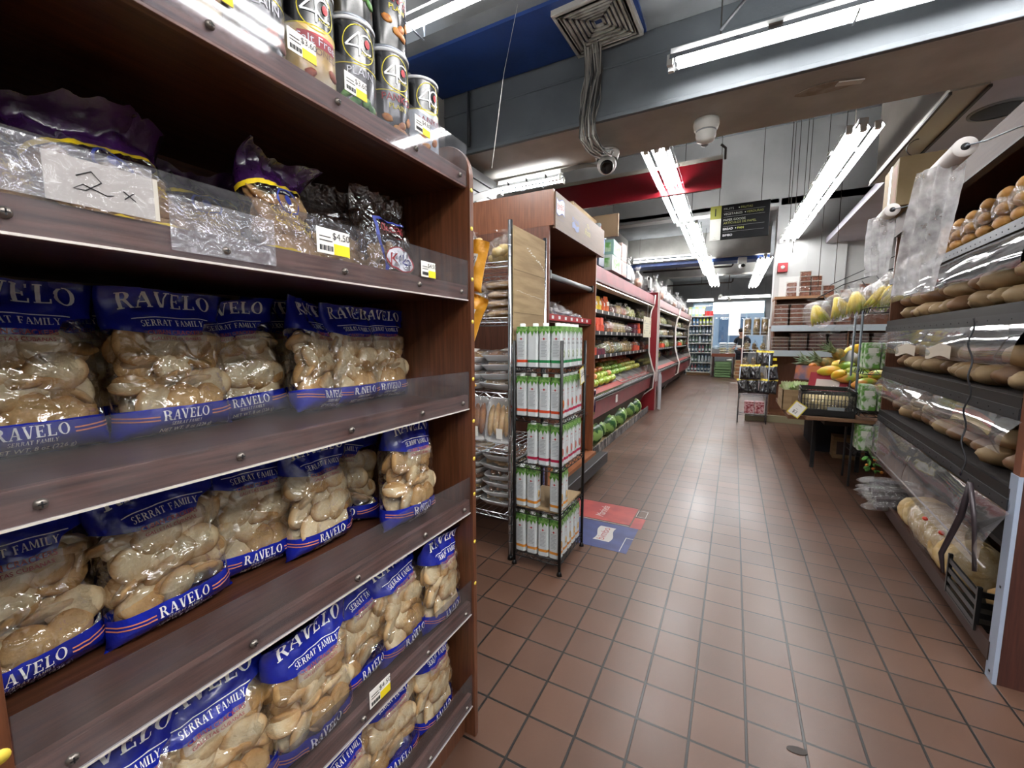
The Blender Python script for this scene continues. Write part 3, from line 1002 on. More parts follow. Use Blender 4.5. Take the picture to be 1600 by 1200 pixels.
BLUEB = mat('printed_blue_film', '#1526a0', 0.25, c2='#101d84', scale=10, coat=.5, bump=.35, bscale=45)
def fill_crackers(par, bs, v0, v1, seed, n_cols=4, n_rows=5, dark=False, big=1.0):
    r2 = random.Random(seed)
    for layer in range(2):
        for j in range(n_rows):
            for i in range(n_cols + (j % 2)):
                u = -0.74 + 1.48 * (i + .5 - .5 * (j % 2) * .6) / n_cols + r2.uniform(-.07, .07)
                u = max(-.68, min(.68, u))
                v = v0 + (v1 - v0) * (j + .35 + r2.uniform(-.1, .25)) / n_rows
                x, y, z = bs.p(u, v, -1)
                if layer == 1:
                    tilt = (r2.uniform(-.9, .9), r2.uniform(-.9, .9))
                else:
                    tilt = (r2.uniform(-.45, .45), r2.uniform(-.4, .4)) if r2.random() < .65 else (r2.uniform(.7, 1.25) * r2.choice((-1, 1)), r2.uniform(-.5, .5))
                dep = (.015 + .016 * abs(tilt[0])) if layer == 0 else .038
                y += dep + r2.uniform(0, .004)
                a, b = r2.choice(CR)
                c = (b if (dark or r2.random() < .3) else a).copy()
                c.location = (x * .97, min(y, 0), z)
                c.rotation_euler = (PI / 2 + tilt[0], tilt[1] + u * .5, r2.uniform(-.2, .2))
                c.scale = (big * r2.uniform(.85, 1.1), big * r2.uniform(.85, 1.1), big * r2.uniform(.7, 1.0))
                c.parent = par
                KIDS.setdefault(par.name, []).append(c)

def bag_blue(seed, W=.196, H=.262, D=.042, flop=.015):
    """blue and clear bag of Cuban crackers"""
    bs = BagShape(W, H, D, seed, flop)
    rt = root('cracker_bag')
    lo = lambda u: .185
    hi = lambda u: .66 + .05 * abs(u) ** 2 + (.07 if u > .45 else 0) * min(1, (u - .45) / .1 if u > .45 else 0)
    zero = lambda u: 0.0
    one = lambda u: 1.0
    m = MB(); bs.band(m, lo, hi, 34, nu=44); weld(m.build('clear_window', CLEAR, rt))
    m = MB(); bs.band(m, zero, lo, 8); weld(m.build('printed_footer', BLUEB, rt))
    m = MB(); bs.band(m, hi, one, 12); weld(m.build('printed_header', BLUEB, rt))
    mk = bs.mark()
    zh = H * .815
    m = MB()
    m.text('RAVELO', H * .122, lambda x, y: mk(x, y + zh + .012 - x * x * 1.6), serif=True, w=W * .74)
    m.build('brand_lettering', WHITEINK, rt)
    m = MB()
    m.text('SERRAT FAMILY', H * .042, lambda x, y: mk(x, y + H * .725 - x * x * 1.2), serif=True, w=W * .5)
    m.build('family_lettering', WHITEINK, rt)
    m = MB()
    m.text('RAVELO', H * .066, lambda x, y: mk(x, y + H * .10), serif=True, w=W * .40)
    m.text('SERRAT FAMILY', H * .022, lambda x, y: mk(x, y + H * .065), serif=True, w=W * .26)
    m.text('NET WT. 8 oz (226 g)', H * .024, lambda x, y: mk(x + W * .02, y + H * .025), w=W * .42)
    m.build('footer_lettering', WHITEINK, rt)
    m = MB()
    m.grid(lambda a, b: mk((a - .5) * W * .62, H * (.782 + .006 * b) - ((a - .5) * W * .62) ** 2 * 1.4), 14, 1)
    m.build('header_rule', WHITEINK, rt)
    m = MB()
    m.text('CUBAN CRACKERS', H * .03, lambda x, y: mk(x, y + H * .665 - x * x * .8), w=W * .44)
    m.text('GALLETAS CUBANAS', H * .022, lambda x, y: mk(x, y + H * .628 - x * x * .8), w=W * .40)
    m.build('product_lettering', mat('product_red', '#8e2330', 0.5), rt)
    m = MB()
    mk2 = bs.mark(.0009)
    m.grid(lambda a, b: mk2((a - .5) * W * .5, H * (.62 + .04 * b + .035 * b) - ((a - .5) * W * .5) ** 2 * .8), 12, 3)
    m.build('product_field', film('pale_print_film', gloss=.05, edge=.3, bump=0, haze=.22), rt)
    m = MB()
    for s_ in (-1, 1):
        for k in range(2):
            m.grid(lambda a, b: mk(s_ * (W * .22 + a * W * .26), H * (.125 - .022 * k + .008 * b + .02 * a * a)), 8, 1, flip=s_ < 0)
    m.build('stripe', mat('copper_print', '#c77b5e', 0.35), rt)
    fill_crackers(rt, bs, .155, .66, seed * 13 + 5, 3, 4, big=1.22)
    return rt
with proto():
    RB = [bag_blue(1.3), bag_blue(2.7, flop=.022), bag_blue(4.1, D=.04, flop=.008), bag_blue(6.2, W=.185, flop=.03)]
GRP = 'blue cracker bags on the near shelf'
def rav(k, x, y, z, lean, yaw, roll, label, sc=1.0):
    put(RB[k], (x, y, z + .003), Euler((R(-lean), R(roll), R(90 + yaw))), label, GRP, sc, cat='cracker bag')
# x is the bag's middle plane; front bulges towards the aisle
for a in (
    (0, -.905, .195, LEV[3], 6, 0, 0, 'blue cracker bag on the middle shelf, leftmost, cut by the photo edge'),
    (1, -.895, .378, LEV[3], 5, 2, 0, 'large blue cracker bag on the middle shelf, second from the left, lettering fully readable'),
    (3, -.925, .525, LEV[3], 9, -14, -6, 'blue cracker bag slumping behind its neighbours in the middle of the middle shelf', ),
    (2, -.865, .655, LEV[3], 8, 24, 7, 'blue cracker bag turned to the side on the middle shelf, header folded', ),
    (0, -.885, .775, LEV[3], 4, 6, 0, 'blue cracker bag on the middle shelf, second from the right'),
    (1, -.895, .885, LEV[3], 4, -4, 0, 'blue cracker bag on the middle shelf, rightmost beside the bare end panel'),
    (1, -.845, .150, LEV[2], 4, 3, 0, 'big blue cracker bag on the fourth shelf down, leftmost, cut by the photo edge'),
    (2, -.830, .325, LEV[2], 5, 4, -2, 'blue cracker bag on the fourth shelf down, second from the left, film glaring'),
    (0, -.865, .480, LEV[2], 6, -3, 2, 'blue cracker bag on the fourth shelf down, third from the left'),
    (3, -.825, .610, LEV[2], 4, 3, 0, 'blue cracker bag standing upright on the fourth shelf down, fourth from the left'),
    (2, -.885, .725, LEV[2], 3, -52, 0, 'blue cracker bag standing edge-on on the fourth shelf down'),
    (1, -.735, .808, LEV[2], 5, 6, 5, 'blue cracker bag on the fourth shelf down, rightmost, leaning beside the empty board', 1.06),
    (3, -.715, .185, LEV[1], 6, 8, 4, 'blue cracker bag on the fifth shelf down, leftmost at the bottom edge of the photo'),
    (0, -.712, .325, LEV[1], 8, -6, -3, 'blue cracker bag on the fifth shelf down, second from the left, header slanting'),
    (1, -.702, .480, LEV[1], 3, 2, 0, 'blue cracker bag on the fifth shelf down, third from the left, facing out squarely'),
    (2, -.735, .630, LEV[1], 6, 10, 2, 'blue cracker bag on the fifth shelf down behind the lone price tag'),
    (0, -.722, .765, LEV[1], 8, 5, -5, 'blue cracker bag on the fifth shelf down, second from the right'),
    (3, -.702, .885, LEV[1], 4, 8, 4, 'blue cracker bag on the fifth shelf down, rightmost, poking over the lip'),
    (1, -.715, .385, LEV[0], 5, 0, 0, 'blue cracker bag on the lowest shelf, leftmost'),
    (0, -.712, .545, LEV[0], 5, 4, 0, 'blue cracker bag on the lowest shelf, second from the left'),
    (2, -.725, .705, LEV[0], 5, -4, 0, 'blue cracker bag on the lowest shelf, second from the right, film glaring'),
    (3, -.722, .865, LEV[0], 4, 4, 2, 'blue cracker bag on the lowest shelf, rightmost'),
):
    rav(*a)
for i, (x, y, z, yaw, wh) in enumerate((
    (-1.00, .26, LEV[3], 6, 'left end of the middle shelf'), (-1.02, .45, LEV[3], -5, 'large readable bag of the middle shelf'), (-1.00, .66, LEV[3], 8, 'side-turned bag of the middle shelf'), (-1.01, .83, LEV[3], 0, 'right bags of the middle shelf'),
    (-.97, .40, LEV[2], 4, 'third bag of the fourth shelf'), (-.96, .55, LEV[2], -4, 'upright bag of the fourth shelf'), (-1.0, .72, LEV[2], 10, 'edge-on bag of the fourth shelf'),
    (-.83, .70, LEV[1], 6, 'price-tagged part of the fifth shelf'))):
    rav(i % 4, x, y, z, 4, yaw, 0, 'blue cracker bag in the back row, behind the ' + wh, 1.03)

# purple-and-yellow and other bags on the second shelf
PURP = mat('printed_purple_film', '#3c1850', 0.2, c2='#2a103a', scale=9, coat=.6, bump=.4, bscale=40)
YELB = mat('yellow_band_print', '#d8b91e', 0.35, coat=.4)
def bag_purple(seed, W=.20, H=.25, D=.035, flop=.06):
    bs = BagShape(W, H, D, seed, flop, wr=.005)
    rt = root('flavored_cracker_bag')
    lo = lambda u: .10
    h0 = lambda u: .66 + .06 * u
    h1 = lambda u: .70 + .06 * u
    m = MB(); bs.band(m, lo, h0, 16); m.build('clear_window', film('smoky_film', tint=(.86, .84, .86), gloss=.10, edge=.6, rough=.14, bump=1.0, bscale=26), rt)
    m = MB(); bs.band(m, h0, h1, 2); weld(m.build('yellow_band', YELB, rt))
    m = MB(); bs.band(m, lambda u: .07, lo, 2); weld(m.build('yellow_band', YELB, rt))
    m = MB(); bs.band(m, h1, lambda u: 1.0, 12); weld(m.build('printed_header', PURP, rt))
    m = MB(); bs.band(m, lambda u: 0, lambda u: .07, 3); weld(m.build('printed_footer', PURP, rt))
    mk = bs.mark()
    m = MB()
    m.text('Cuban Crackers', H * .065, lambda x, y: mk(x, y + H * .38), w=W * .62)
    m.text('Garlic Flavored', H * .055, lambda x, y: mk(x, y + H * .30), w=W * .6)
    m.build('product_lettering', mat('gold_print', '#c9a62a', 0.4), rt)
    m = MB()
    m.grid(lambda a, b: mk(.055 * b * math.cos(2 * PI * a) * .5, H * .54 + .03 * b * math.sin(2 * PI * a)), 16, 1, v0=.86, v1=1)
    m.ell(mk(0, H * .55), (.008, .001, .011), 8, 6)
    m.build('emblem', BLUEINK, rt)
    fill_crackers(rt, bs, .10, .66, int(seed * 31), 4, 4, dark=True, big=1.08)
    return rt
with proto():
    PB = [bag_purple(1.1), bag_purple(3.6, flop=.08), bag_purple(5.2, W=.17)]
for i, (k, x, y, ln, yaw, roll, lb) in enumerate((
    (1, -.80, .165, 40, 14, 6, 'dark purple cracker bag lying back at the left end of the second shelf'),
    (0, -.775, .31, 36, 6, -4, 'purple and yellow cracker bag leaning back on the second shelf, second from the left'),
    (2, -.84, .44, 40, -8, 4, 'purple cracker bag wedged behind in the middle of the second shelf'),
    (2, -.765, .535, 20, 12, 4, 'purple and yellow cracker bag standing beside the 4.50 price tag'))):
    put(PB[k], (x, y, LEV[4] + .003), Euler((R(-ln), R(roll), R(90 + yaw))), lb, 'flavored cracker bags on the second shelf', .95, cat='cracker bag')
def bag_kika(seed, W=.19, H=.235, D=.035, logo=True):
    bs = BagShape(W, H, D, seed, .02, wr=.006, top=.5)
    rt = root('clear_cracker_bag')
    m = MB(); bs.band(m, lambda u: 0, lambda u: 1, 26); m.build('clear_film', film('crinkled_film', tint=(.8, .8, .82), gloss=.12, edge=.65, rough=.12, bump=1.0, bscale=22), rt)
    mk = bs.mark(.001); mk2 = bs.mark(.0022); mk3 = bs.mark(.0034)
    if logo:
        m = MB()
        m.grid(lambda a, b: mk(-.055 + .008 * b, H * (.08 + .56 * a)), 12, 1)
        m.grid(lambda a, b: mk(-.055 + .11 * a, H * (.64 + .03 * b)), 12, 1)
        m.build('blue_frame', BLUEINK, rt)
        m = MB(); m.grid(lambda a, b: mk(.01 + .052 * b * math.cos(2 * PI * a), H * .24 + .031 * b * math.sin(2 * PI * a)), 26, 2, v0=.01, v1=1); m.build('oval', WHITEINK, rt)
        m = MB(); m.grid(lambda a, b: mk2(.01 + .052 * b * math.cos(2 * PI * a), H * .24 + .031 * b * math.sin(2 * PI * a)), 26, 1, v0=.94, v1=1.03)
        m.text('K', .03, lambda x, y: mk3(x - .022, y + H * .17), slant=.2)
        m.build('oval_rim', REDINK, rt)
        m = MB(); m.text('ika', .026, lambda x, y: mk3(x + .02, y + H * .18), slant=.1); m.build('brand_lettering', BLUEINK, rt)
        m = MB(); m.text('CRACKERS', .02, lambda x, y: mk2(x, y + H * .52), w=.085); m.text('----', .01, lambda x, y: mk2(x + .01, y + H * .45), w=.03)
        m.build('product_lettering', mat('product_red', '#8e2330', 0.5), rt)
    fill_crackers(rt, bs, .05, .42, int(seed * 17), 3, 3, dark=True, big=.9)
    return rt
with proto():
    KB = [bag_kika(2.2), bag_kika(7.4, logo=False)]
put(KB[0], (-.765, .805, LEV[4] + .003), Euler((R(-14), 0, R(92))), 'clear cracker bag with white oval logo at the right end of the second shelf', cat='cracker bag')
put(KB[1], (-.80, .68, LEV[4] + .003), Euler((R(-22), R(-6), R(84))), 'crumpled clear bag left of the white-oval bag on the second shelf', cat='cracker bag')

# cans on the top shelf
def can(low, title, tc, sub=None, subc=None, ribbon=False, sn=0, food='crumb'):
    rt = root('breadcrumb_can')
    r_, h = .0475, .205
    zb = .62 * h if low is not CANB else .57 * h
    MB().lathe([(0, .002), (r_ * .98, .002), (r_, .006), (r_, zb)], n=36).build('lower_label', low, rt)
    MB().lathe([(r_, zb), (r_ * 1.004, zb), (r_ * 1.004, zb + .0015), (r_, zb + .002)], n=36).build('label_rule', YELLOWINK, rt)
    MB().lathe([(r_, zb + .0015), (r_, h - .008)], n=36).build('upper_label', mat('can_black', '#101012', 0.22, coat=.4), rt)
    MB().lathe([(r_, h - .008), (r_ * 1.03, h - .008), (r_ * 1.03, h - .001), (r_ * .98, h), (r_ * .9, h - .002), (0, h - .002)], n=36).build('plastic_lid', mat('milky_lid', '#c9ccd0', 0.3, alpha=1), rt)
    MB().lathe([(r_ * 1.001, 0), (r_ * 1.03, .001), (r_ * 1.03, .005), (r_ * 1.001, .006)], n=36).build('base_rim', STEEL, rt)
    def cy(o):
        return lambda x, z: ((r_ + o) * math.sin(x / r_), -(r_ + o) * math.cos(x / r_), z)
    c1, c2_ = cy(.0008), cy(.0014)
    zc = h * .765
    MB().grid(lambda a, b: c1(.034 * b * math.cos(2 * PI * a), zc + .036 * b * math.sin(2 * PI * a)), 30, 1, v0=.95, v1=1).build('logo_ring', YELLOWINK, rt)
    m = MB()
    for (a, b) in (((-.002, -.022), (-.002, .022)), ((-.002, .022), (-.028, -.006)), ((-.028, -.006), (.004, -.006))):
        dx, dz = b[0] - a[0], b[1] - a[1]
        L = math.hypot(dx, dz)
        nx, nz = -dz / L * .0018, dx / L * .0018
        m.grid(lambda t, w_: c2_(a[0] + dx * t + nx * (2 * w_ - 1), zc + a[1] + dz * t + nz * (2 * w_ - 1)), 5, 1)
    m.grid(lambda a, b: c2_(.014 + (.014 + .003 * b) * math.cos(R(50 + 260 * a)), zc + .004 + (.015 + .003 * b) * math.sin(R(50 + 260 * a))), 16, 1)
    m.build('logo_numeral', WHITEINK, rt)
    MB().grid(lambda a, b: c2_(.015 + .006 * b * math.cos(2 * PI * a), zc + .006 + .008 * b * math.sin(2 * PI * a)), 12, 1, v0=.05).build('logo_leaf', REDINK, rt)
    MB().text('FOODS', .0055, lambda x, y: c2_(x + .015, y + zc - .018)).build('logo_words', YELLOWINK, rt)
    MB().text(title, .015, lambda x, y: c2_(x, y + h * .475), serif=False).build('title_lettering', tc, rt)
    if sub:
        MB().text(sub, .011, lambda x, y: c2_(x, y + h * .395)).build('subtitle_lettering', subc or tc, rt)
    if ribbon:
        MB().grid(lambda a, b: cy(.0010)((a - .5) * .07, h * (.455 + .11 * b)), 12, 1).build('ribbon', REDINK, rt)
    r3 = random.Random(sn)
    fc = {'crumb': ('#c98a3a', '#a8602a'), 'broc': ('#3f7a35', '#7fae62'), 'sausage': ('#b4542c', '#8e3a20')}[food]
    for k in range(5):
        x, z = r3.uniform(-.03, .035), r3.uniform(.02, .068)
        p = cy(.0005)(x, z)
        MB().ell(p, (.012, .003, .008), 10, 6, nz=.3, seed=k + sn, rot=(0, r3.uniform(-1, 1), x / r_)).build('food_print', mat('food_' + food, fc[0], .5, c2=fc[1], scale=60), rt)
    return rt
CANW = mat('can_pale_marble', '#b9c0c6', 0.25, c2='#d8dde0', scale=20, coat=.4)
CANG = mat('can_gold', '#c9a45a', 0.25, c2='#e3d3ae', scale=12, coat=.4)
CANB = mat('can_black', '#101012', 0.22, coat=.4)
DRED = mat('dark_red_print', '#8e1f2c', .4)
with proto():
    cn = {'seas': can(CANW, 'PANKO', DRED, 'SEASONED', BLUEINK, sn=1), 'pank': can(CANB, 'PANKO', REDINK, 'PLAIN', YELLOWINK, sn=2),
          'plain': can(CANB, 'PLAIN', WHITEINK, sn=3, food='broc'), 'salt': can(CANG, 'Salt Free', WHITEINK, 'SEASONED', mat('brown_print', '#6d3d22', .5), ribbon=True, sn=4, food='sausage'),
          'plain2': can(CANB, 'PLAIN', WHITEINK, sn=5, food='sausage')}
T = LEV[5]
for k, y, n, lb in (('seas', .885, 1, 'pale seasoned panko can standing alone at the right end of the top shelf'),
                    ('pank', .775, 2, 'black panko can'), ('plain', .672, 2, 'black plain breadcrumb can with a broccoli print'),
                    ('salt', .568, 2, 'gold salt-free breadcrumb can with red ribbon'), ('plain2', .465, 2, 'black plain breadcrumb can with a sausage print'),
                    ('salt', .362, 1, 'gold breadcrumb can behind the leftmost price tag'), ('plain', .26, 1, 'black breadcrumb can near the top left')):
    for q in range(n):
        put(cn[k], (-.735 - .004 * q, y, T + .001 + q * .206), (0, 0, R(80 + rnd.uniform(-12, 6))), lb + (', lower of its pair' if n == 2 and q == 0 else ', upper of its pair, cut by the frame' if q else ''), 'breadcrumb cans on the top shelf', cat='can')
put(cn['pank'], (-.85, .72, T + .001), (0, 0, R(90)), 'black can in the second row of the top shelf', 'breadcrumb cans on the top shelf', cat='can')

# ================================================================== BREAD RACK, CARTON RACK, BROWN CABINET
def truss(m, a, b, z0, z1, n, r=.0022):
    """wire shelf edge: two rails and a zigzag between them"""
    a, b = Vector((a[0], a[1], 0)), Vector((b[0], b[1], 0))
    m.rod((a.x, a.y, z1), (b.x, b.y, z1), r * 1.3, 5)
    m.rod((a.x, a.y, z0), (b.x, b.y, z0), r * 1.3, 5)
    pts = []
    for i in range(2 * n + 1):
        p = a.lerp(b, i / (2 * n))
        pts.append((p.x, p.y, z1 if i % 2 == 0 else z0))
    m.tube(pts, r, 4)
def wire_shelf(par, x0, x1, y0, y1, z, m_, n=5, nx=8, ny=3):
    m = MB()
    truss(m, (x0, y0), (x1, y0), z - .025, z, n)
    truss(m, (x0, y1), (x1, y1), z - .025, z, n)
    truss(m, (x0, y0), (x0, y1), z - .025, z, n)
    truss(m, (x1, y0), (x1, y1), z - .025, z, n)
    for i in range(1, nx):
        x = x0 + (x1 - x0) * i / nx
        m.rod((x, y0, z), (x, y1, z), .0016, 4)
    for i in range(1, ny):
        y = y0 + (y1 - y0) * i / ny
        m.rod((x0, y, z - .003), (x1, y, z - .003), .002, 4)
    return m.build('wire_shelf', m_, par)

br = root('chrome_wire_rack', (0, 0, 0), label='chrome wire rack with trays of sweet bread behind the near shelf', cat='rack')
BX0, BX1, BY0, BY1 = -1.62, -1.045, 1.955, 2.40
for x in (BX0, BX1):
    for y in (BY0, BY1):
        m = MB().rod((x, y, 0.02), (x, y, 1.83), .0125, 10)
        for k in range(34):
            m.lathe([(.0125, 0), (.0140, .002), (.0125, .004)], (x, y, .1 + k * .05), 10)
        p = m.build('post', CHROME, br)
        MB().lathe([(0, 0), (.018, 0), (.014, .02), (0, .022)], (x, y, 0), 10).build('foot', BLACK, br)
BT = [.25, .62, .93, 1.335, 1.625]
for z in BT:
    wire_shelf(br, BX0, BX1, BY0, BY1, z, CHROME, 7, 14, 3)
cs = root('cardboard_sheet', (0, 0, 0), label='flattened cardboard sheet tied upright on the side of the bread rack', cat='cardboard')
m = MB().box(-1.026, -1.020, 1.945, 2.345, 1.20, 1.80)
m.build('sheet', CARD, cs)
for z in (1.36, 1.58):
    MB().box(-1.0199, -1.0190, 1.947, 2.343, z, z + .003).build('crease', mat('card_crease', '#6f5b40', .8), cs)
m = MB()
r2 = random.Random(3)
for i in range(26):
    y = 2.10 + i * .009
    z = 1.715 - i * .0035 + r2.uniform(-.008, .008)
    m.box(-1.0199, -1.0188, y, y + r2.uniform(.003, .012), z, z + r2.uniform(.002, .008))
for i in range(14):
    y = 1.98 + i * .024
    z = 1.475 - i * .0016 + r2.uniform(-.003, .003)
    m.box(-1.0199, -1.0188, y, y + r2.uniform(.008, .02), z, z + .002)
tag(m.build('torn_patch', mat('torn_paper', '#d9d2c4', .8), cs), kind='stuff')

BREADB = mat('brown_bread', '#a26a38', .7, c2='#7d4a24', scale=8, bump=.15, bscale=40, vary=.15)
BREADP = mat('pale_bread', '#cfae79', .75, c2='#b48a52', scale=9, bump=.15, bscale=40, vary=.15)
TRAYW = mat('foam_tray', '#dfe1e3', .5)
PACK = film('pack_film', gloss=.10, edge=.5, rough=.15, bump=1.0, bscale=30, haze=.03)
def tray(kind, seed):
    rt = root('bread_tray')
    r2 = random.Random(seed)
    w, d, h = .11, .15, .034
    prof = []
    m = MB()
    def ring(sx, sy, z):
        n = 24
        return [(sx * math.copysign(abs(math.cos(2 * PI * k / n)) ** .35, math.cos(2 * PI * k / n)), sy * math.copysign(abs(math.sin(2 * PI * k / n)) ** .35, math.sin(2 * PI * k / n)), z) for k in range(n)]
    rings = [ring(w * .0, d * .0, .004), ring(w * .8, d * .82, .004), ring(w, d, h), ring(w * 1.06, d * 1.05, h), ring(w * 1.06, d * 1.05, h - .003), ring(w * .82, d * .84, 0), ring(0, 0, 0)]
    vs, fs = [], []
    for r_ in rings: vs += r_
    for i in range(len(rings) - 1):
        for j in range(24):
            fs.append((i * 24 + j, i * 24 + (j + 1) % 24, (i + 1) * 24 + (j + 1) % 24, (i + 1) * 24 + j))
    m.add(vs, fs, 0, True)
    m.build('foam_tray', TRAYW, rt)
    for i in range(4):
        MB().ell(((-.066 + .044 * i), r2.uniform(-.01, .01), .036), (.027, .115, .024), 12, 8, nz=.15, seed=i + seed).build('bread_roll', BREADB if kind else BREADP, rt)
    m = MB()
    m.grid(lambda a, b: ((a - .5) * 2 * w * 1.03, (b - .5) * 2 * d * 1.03, h + .003 + .032 * (1 - abs(2 * a - 1) ** 3) ** .5 * (1 - abs(2 * b - 1) ** 3) ** .5), 10, 10)
    m.build('wrap_film', PACK, rt)
    m = MB().obox((.03, -.09, .068), (.05, .07, .001), (R(12), 0, 0))
    m.build('label', PAPER, rt)
    return rt
with proto():
    TR = [tray(1, 3), tray(0, 8)]
tl = ['near', 'middle', 'upper']
def lay_trays(z, n, what, tilt=0, jx=0.0, xs=(-1.40, -1.17)):
    for c_, x in enumerate(xs):
        for k in range(n):
            put(TR[(k + c_) % 2], (x + rnd.uniform(-.012, .012), 2.16, z + .008 + k * .052), (R(tilt + rnd.uniform(-3, 3)), R(rnd.uniform(-4, 4)), R(rnd.uniform(-8, 8))),
                'foam tray of sweet bread, %s up in the %s stack, %s rack shelf' % (ORD[k], ['left', 'right'][c_], what), 'bread trays in the chrome rack', cat='bread tray')
lay_trays(BT[0], 6, 'lowest')
lay_trays(BT[2], 4, 'middle')
for c_, x in enumerate((-1.29, -1.12)):
    put(TR[c_], (x, 2.0, BT[1] + .15), (R(78), 0, R(4 - 8 * c_)), 'white foam tray of brown bread standing on edge, %s of the pair' % ['left', 'right'][c_], 'bread trays in the chrome rack', cat='bread tray', scale=.8)
def loaf_pack(seed, L=.26):
    rt = root('bread_pack')
    MB().ell((0, 0, .028), (.10, L / 2, .026), 16, 8, nz=.22, seed=seed).build('flat_bread', BREADP, rt)
    MB().grid(lambda a, b: ((a - .5) * .24, (b - .5) * L * 1.12, .01 + .052 * (1 - abs(2 * a - 1) ** 3) ** .5 * (1 - abs(2 * b - 1) ** 3) ** .5), 14, 14).build('wrap_film', PACK, rt)
    return rt
with proto():
    LP = [loaf_pack(1.2), loaf_pack(5.1)]
for c_, x in enumerate((-1.40, -1.165)):
    for k in range(4):
        put(LP[k % 2], (x, 2.12, BT[3] + .004 + k * .05), (0, R(rnd.uniform(-4, 4)), R(rnd.uniform(-6, 6))), 'clear pack of pale flat bread, %s up in the %s stack, chrome rack' % (ORD[k], ['left', 'right'][c_]), 'flat bread packs in the chrome rack', cat='bread pack')
def knobbly(name, seed, n, r_, c_, sz, haze=True):
    """see-through bag holding lumpy goods"""
    rt = root(name)
    r2 = random.Random(seed)
    for i in range(n):
        a = r2.uniform(0, 2 * PI)
        q = r2.random() ** .5
        MB().ell((sz[0] * .75 * q * math.cos(a), sz[1] * .75 * q * math.sin(a), r_ + r2.random() * (sz[2] - 2 * r_)), (r_ * 1.1, r_ * .9, r_ * .85), 10, 7, nz=.25, seed=i + seed, rot=(r2.uniform(-1, 1), r2.uniform(-1, 1), 0)).build('piece', c_, rt)
    m = MB()
    m.ell((0, 0, sz[2] * .5), (sz[0] * 1.05, sz[1] * 1.05, sz[2] * .58), 18, 12, nz=.16, seed=seed)
    m.v = [(x, y, max(z, 0.001)) for x, y, z in m.v]
    m.grid(lambda a, b: ((a - .5) * sz[0] * (.35 + 1.3 * b * b), .01 * math.sin(a * 14), sz[2] * (1.0 + .28 * b)), 10, 4)
    m.build('bag_film', PACK, rt)
    return rt
with proto():
    PK = knobbly('pastry_bag', 4, 16, .030, BREADP, (.10, .12, .17))
    PK2 = knobbly('pastry_bag', 9, 14, .032, mat('cheese_bread', '#d8c07a', .7, c2='#b7903f', scale=10, vary=.1), (.11, .12, .16))
put(PK2, (-1.145, 2.12, BT[4] + .003), (0, 0, .4), 'clear bag of knotted pastries on the top of the chrome rack', cat='pastry bag')
put(PK, (-1.38, 2.10, BT[4] + .003), (0, 0, 1.4), 'clear bag of small pastries on top of the chrome rack, behind the shelf end', cat='pastry bag')

# padded yellow bags hung at the shelf end
YB = mat('mango_yellow_bag', '#dca030', .45, c2='#c98a22', scale=9, bump=.5, bscale=25)
def yellow_bag(seed):
    rt = root('yellow_bag')
    bs = BagShape(.15, .15, .022, seed, .01, wr=.006, top=.7)
    m = MB(); bs.band(m, lambda u: 0, lambda u: 1, 18); m.build('pouch', YB, rt)
    mk = bs.mark(.002)
    m = MB(); m.grid(lambda a, b: mk(.03 + (a - .5) * .045, .085 + (b - .5) * .04), 6, 6); l = m.build('label', PAPER, rt)
    m = MB()
    mk3 = bs.mark(.003)
    for i in range(9):
        m.grid(lambda a, b: mk3(.012 + i * .0042 + a * (.0022 if i % 3 else .003), .07 + b * .028), 1, 4)
    m.build('barcode', INK, rt)
    return rt
with proto():
    YBP = [yellow_bag(1.5), yellow_bag(4.4)]
for i, (x, y, z, ry, wh) in enumerate(((-.735, 1.06, 1.375, 14, 'topmost'), (-.75, 1.055, 1.235, 24, 'second from the top'), (-.745, 1.055, 1.06, -18, 'third from the top'), (-.785, 1.05, .93, 8, 'lowest'))):
    put(YBP[i % 2], (x, y, z), Euler((0, R(ry), 0)), 'padded yellow bag hanging beyond the near shelf end, ' + wh, 'yellow bags hung at the shelf end', cat='bag', scale=[1.0, .95, .92, .6][i])

# black wire rack with cartons
kr = root('black_wire_rack', (0, 0, 0), label='small black wire rack holding white juice cartons beside the aisle', cat='rack')
KX0, KX1, KY0, KY1 = -1.005, -.742, 1.925, 2.285
KT = [.078, .322, .572, .822, 1.078]
for x in (KX0, KX1):
    for y in (KY0, KY1):
        MB().rod((x, y, 0.01), (x, y, 1.215), .0085, 8).build('post', BLACK, kr)
        MB().lathe([(0, 0), (.015, 0), (.012, .012), (.006, .03), (0, .03)], (x, y, 0), 10).build('foot', BLACK, kr)
for z in KT:
    wire_shelf(kr, KX0, KX1, KY0, KY1, z, BLACK, 6, 9, 3)
MB().box(KX0 + .01, KX1 - .008, KY0 + .01, KY1 - .01, KT[1] + .004, KT[1] + .012).build('cardboard_liner', CARD, kr)
def tag_card(name, loc, rot, lines, w, h, parent=None, label=None):
    rt = root(name, loc, rot, label, 'price tag') if parent is None else parent
    MB().box(-w / 2, w / 2, -.001, .001, -h / 2, h / 2).build('card', mat('yellow_card', '#d9c63a', .6), rt)
    MB().box(-w * .42, w * .42, -.002, -.0011, -h * .44, h * .44).build('card_field', PAPER, rt)
    m = MB()
    for i, (t, s_) in enumerate(lines):
        m.text(t, h * s_, lambda x, y: (x, -.0028, y + h * (.26 - .28 * i)))
    m.build('card_print', INK, rt)
    return rt
tag_card('price_tag', (-.720, 2.17, 1.025), (R(0), R(-14), R(90)), (('----', .1), ('2/$5', .26), ('----', .1)), .065, .09, None, 'tilted yellow-edged price card on the side of the carton rack')
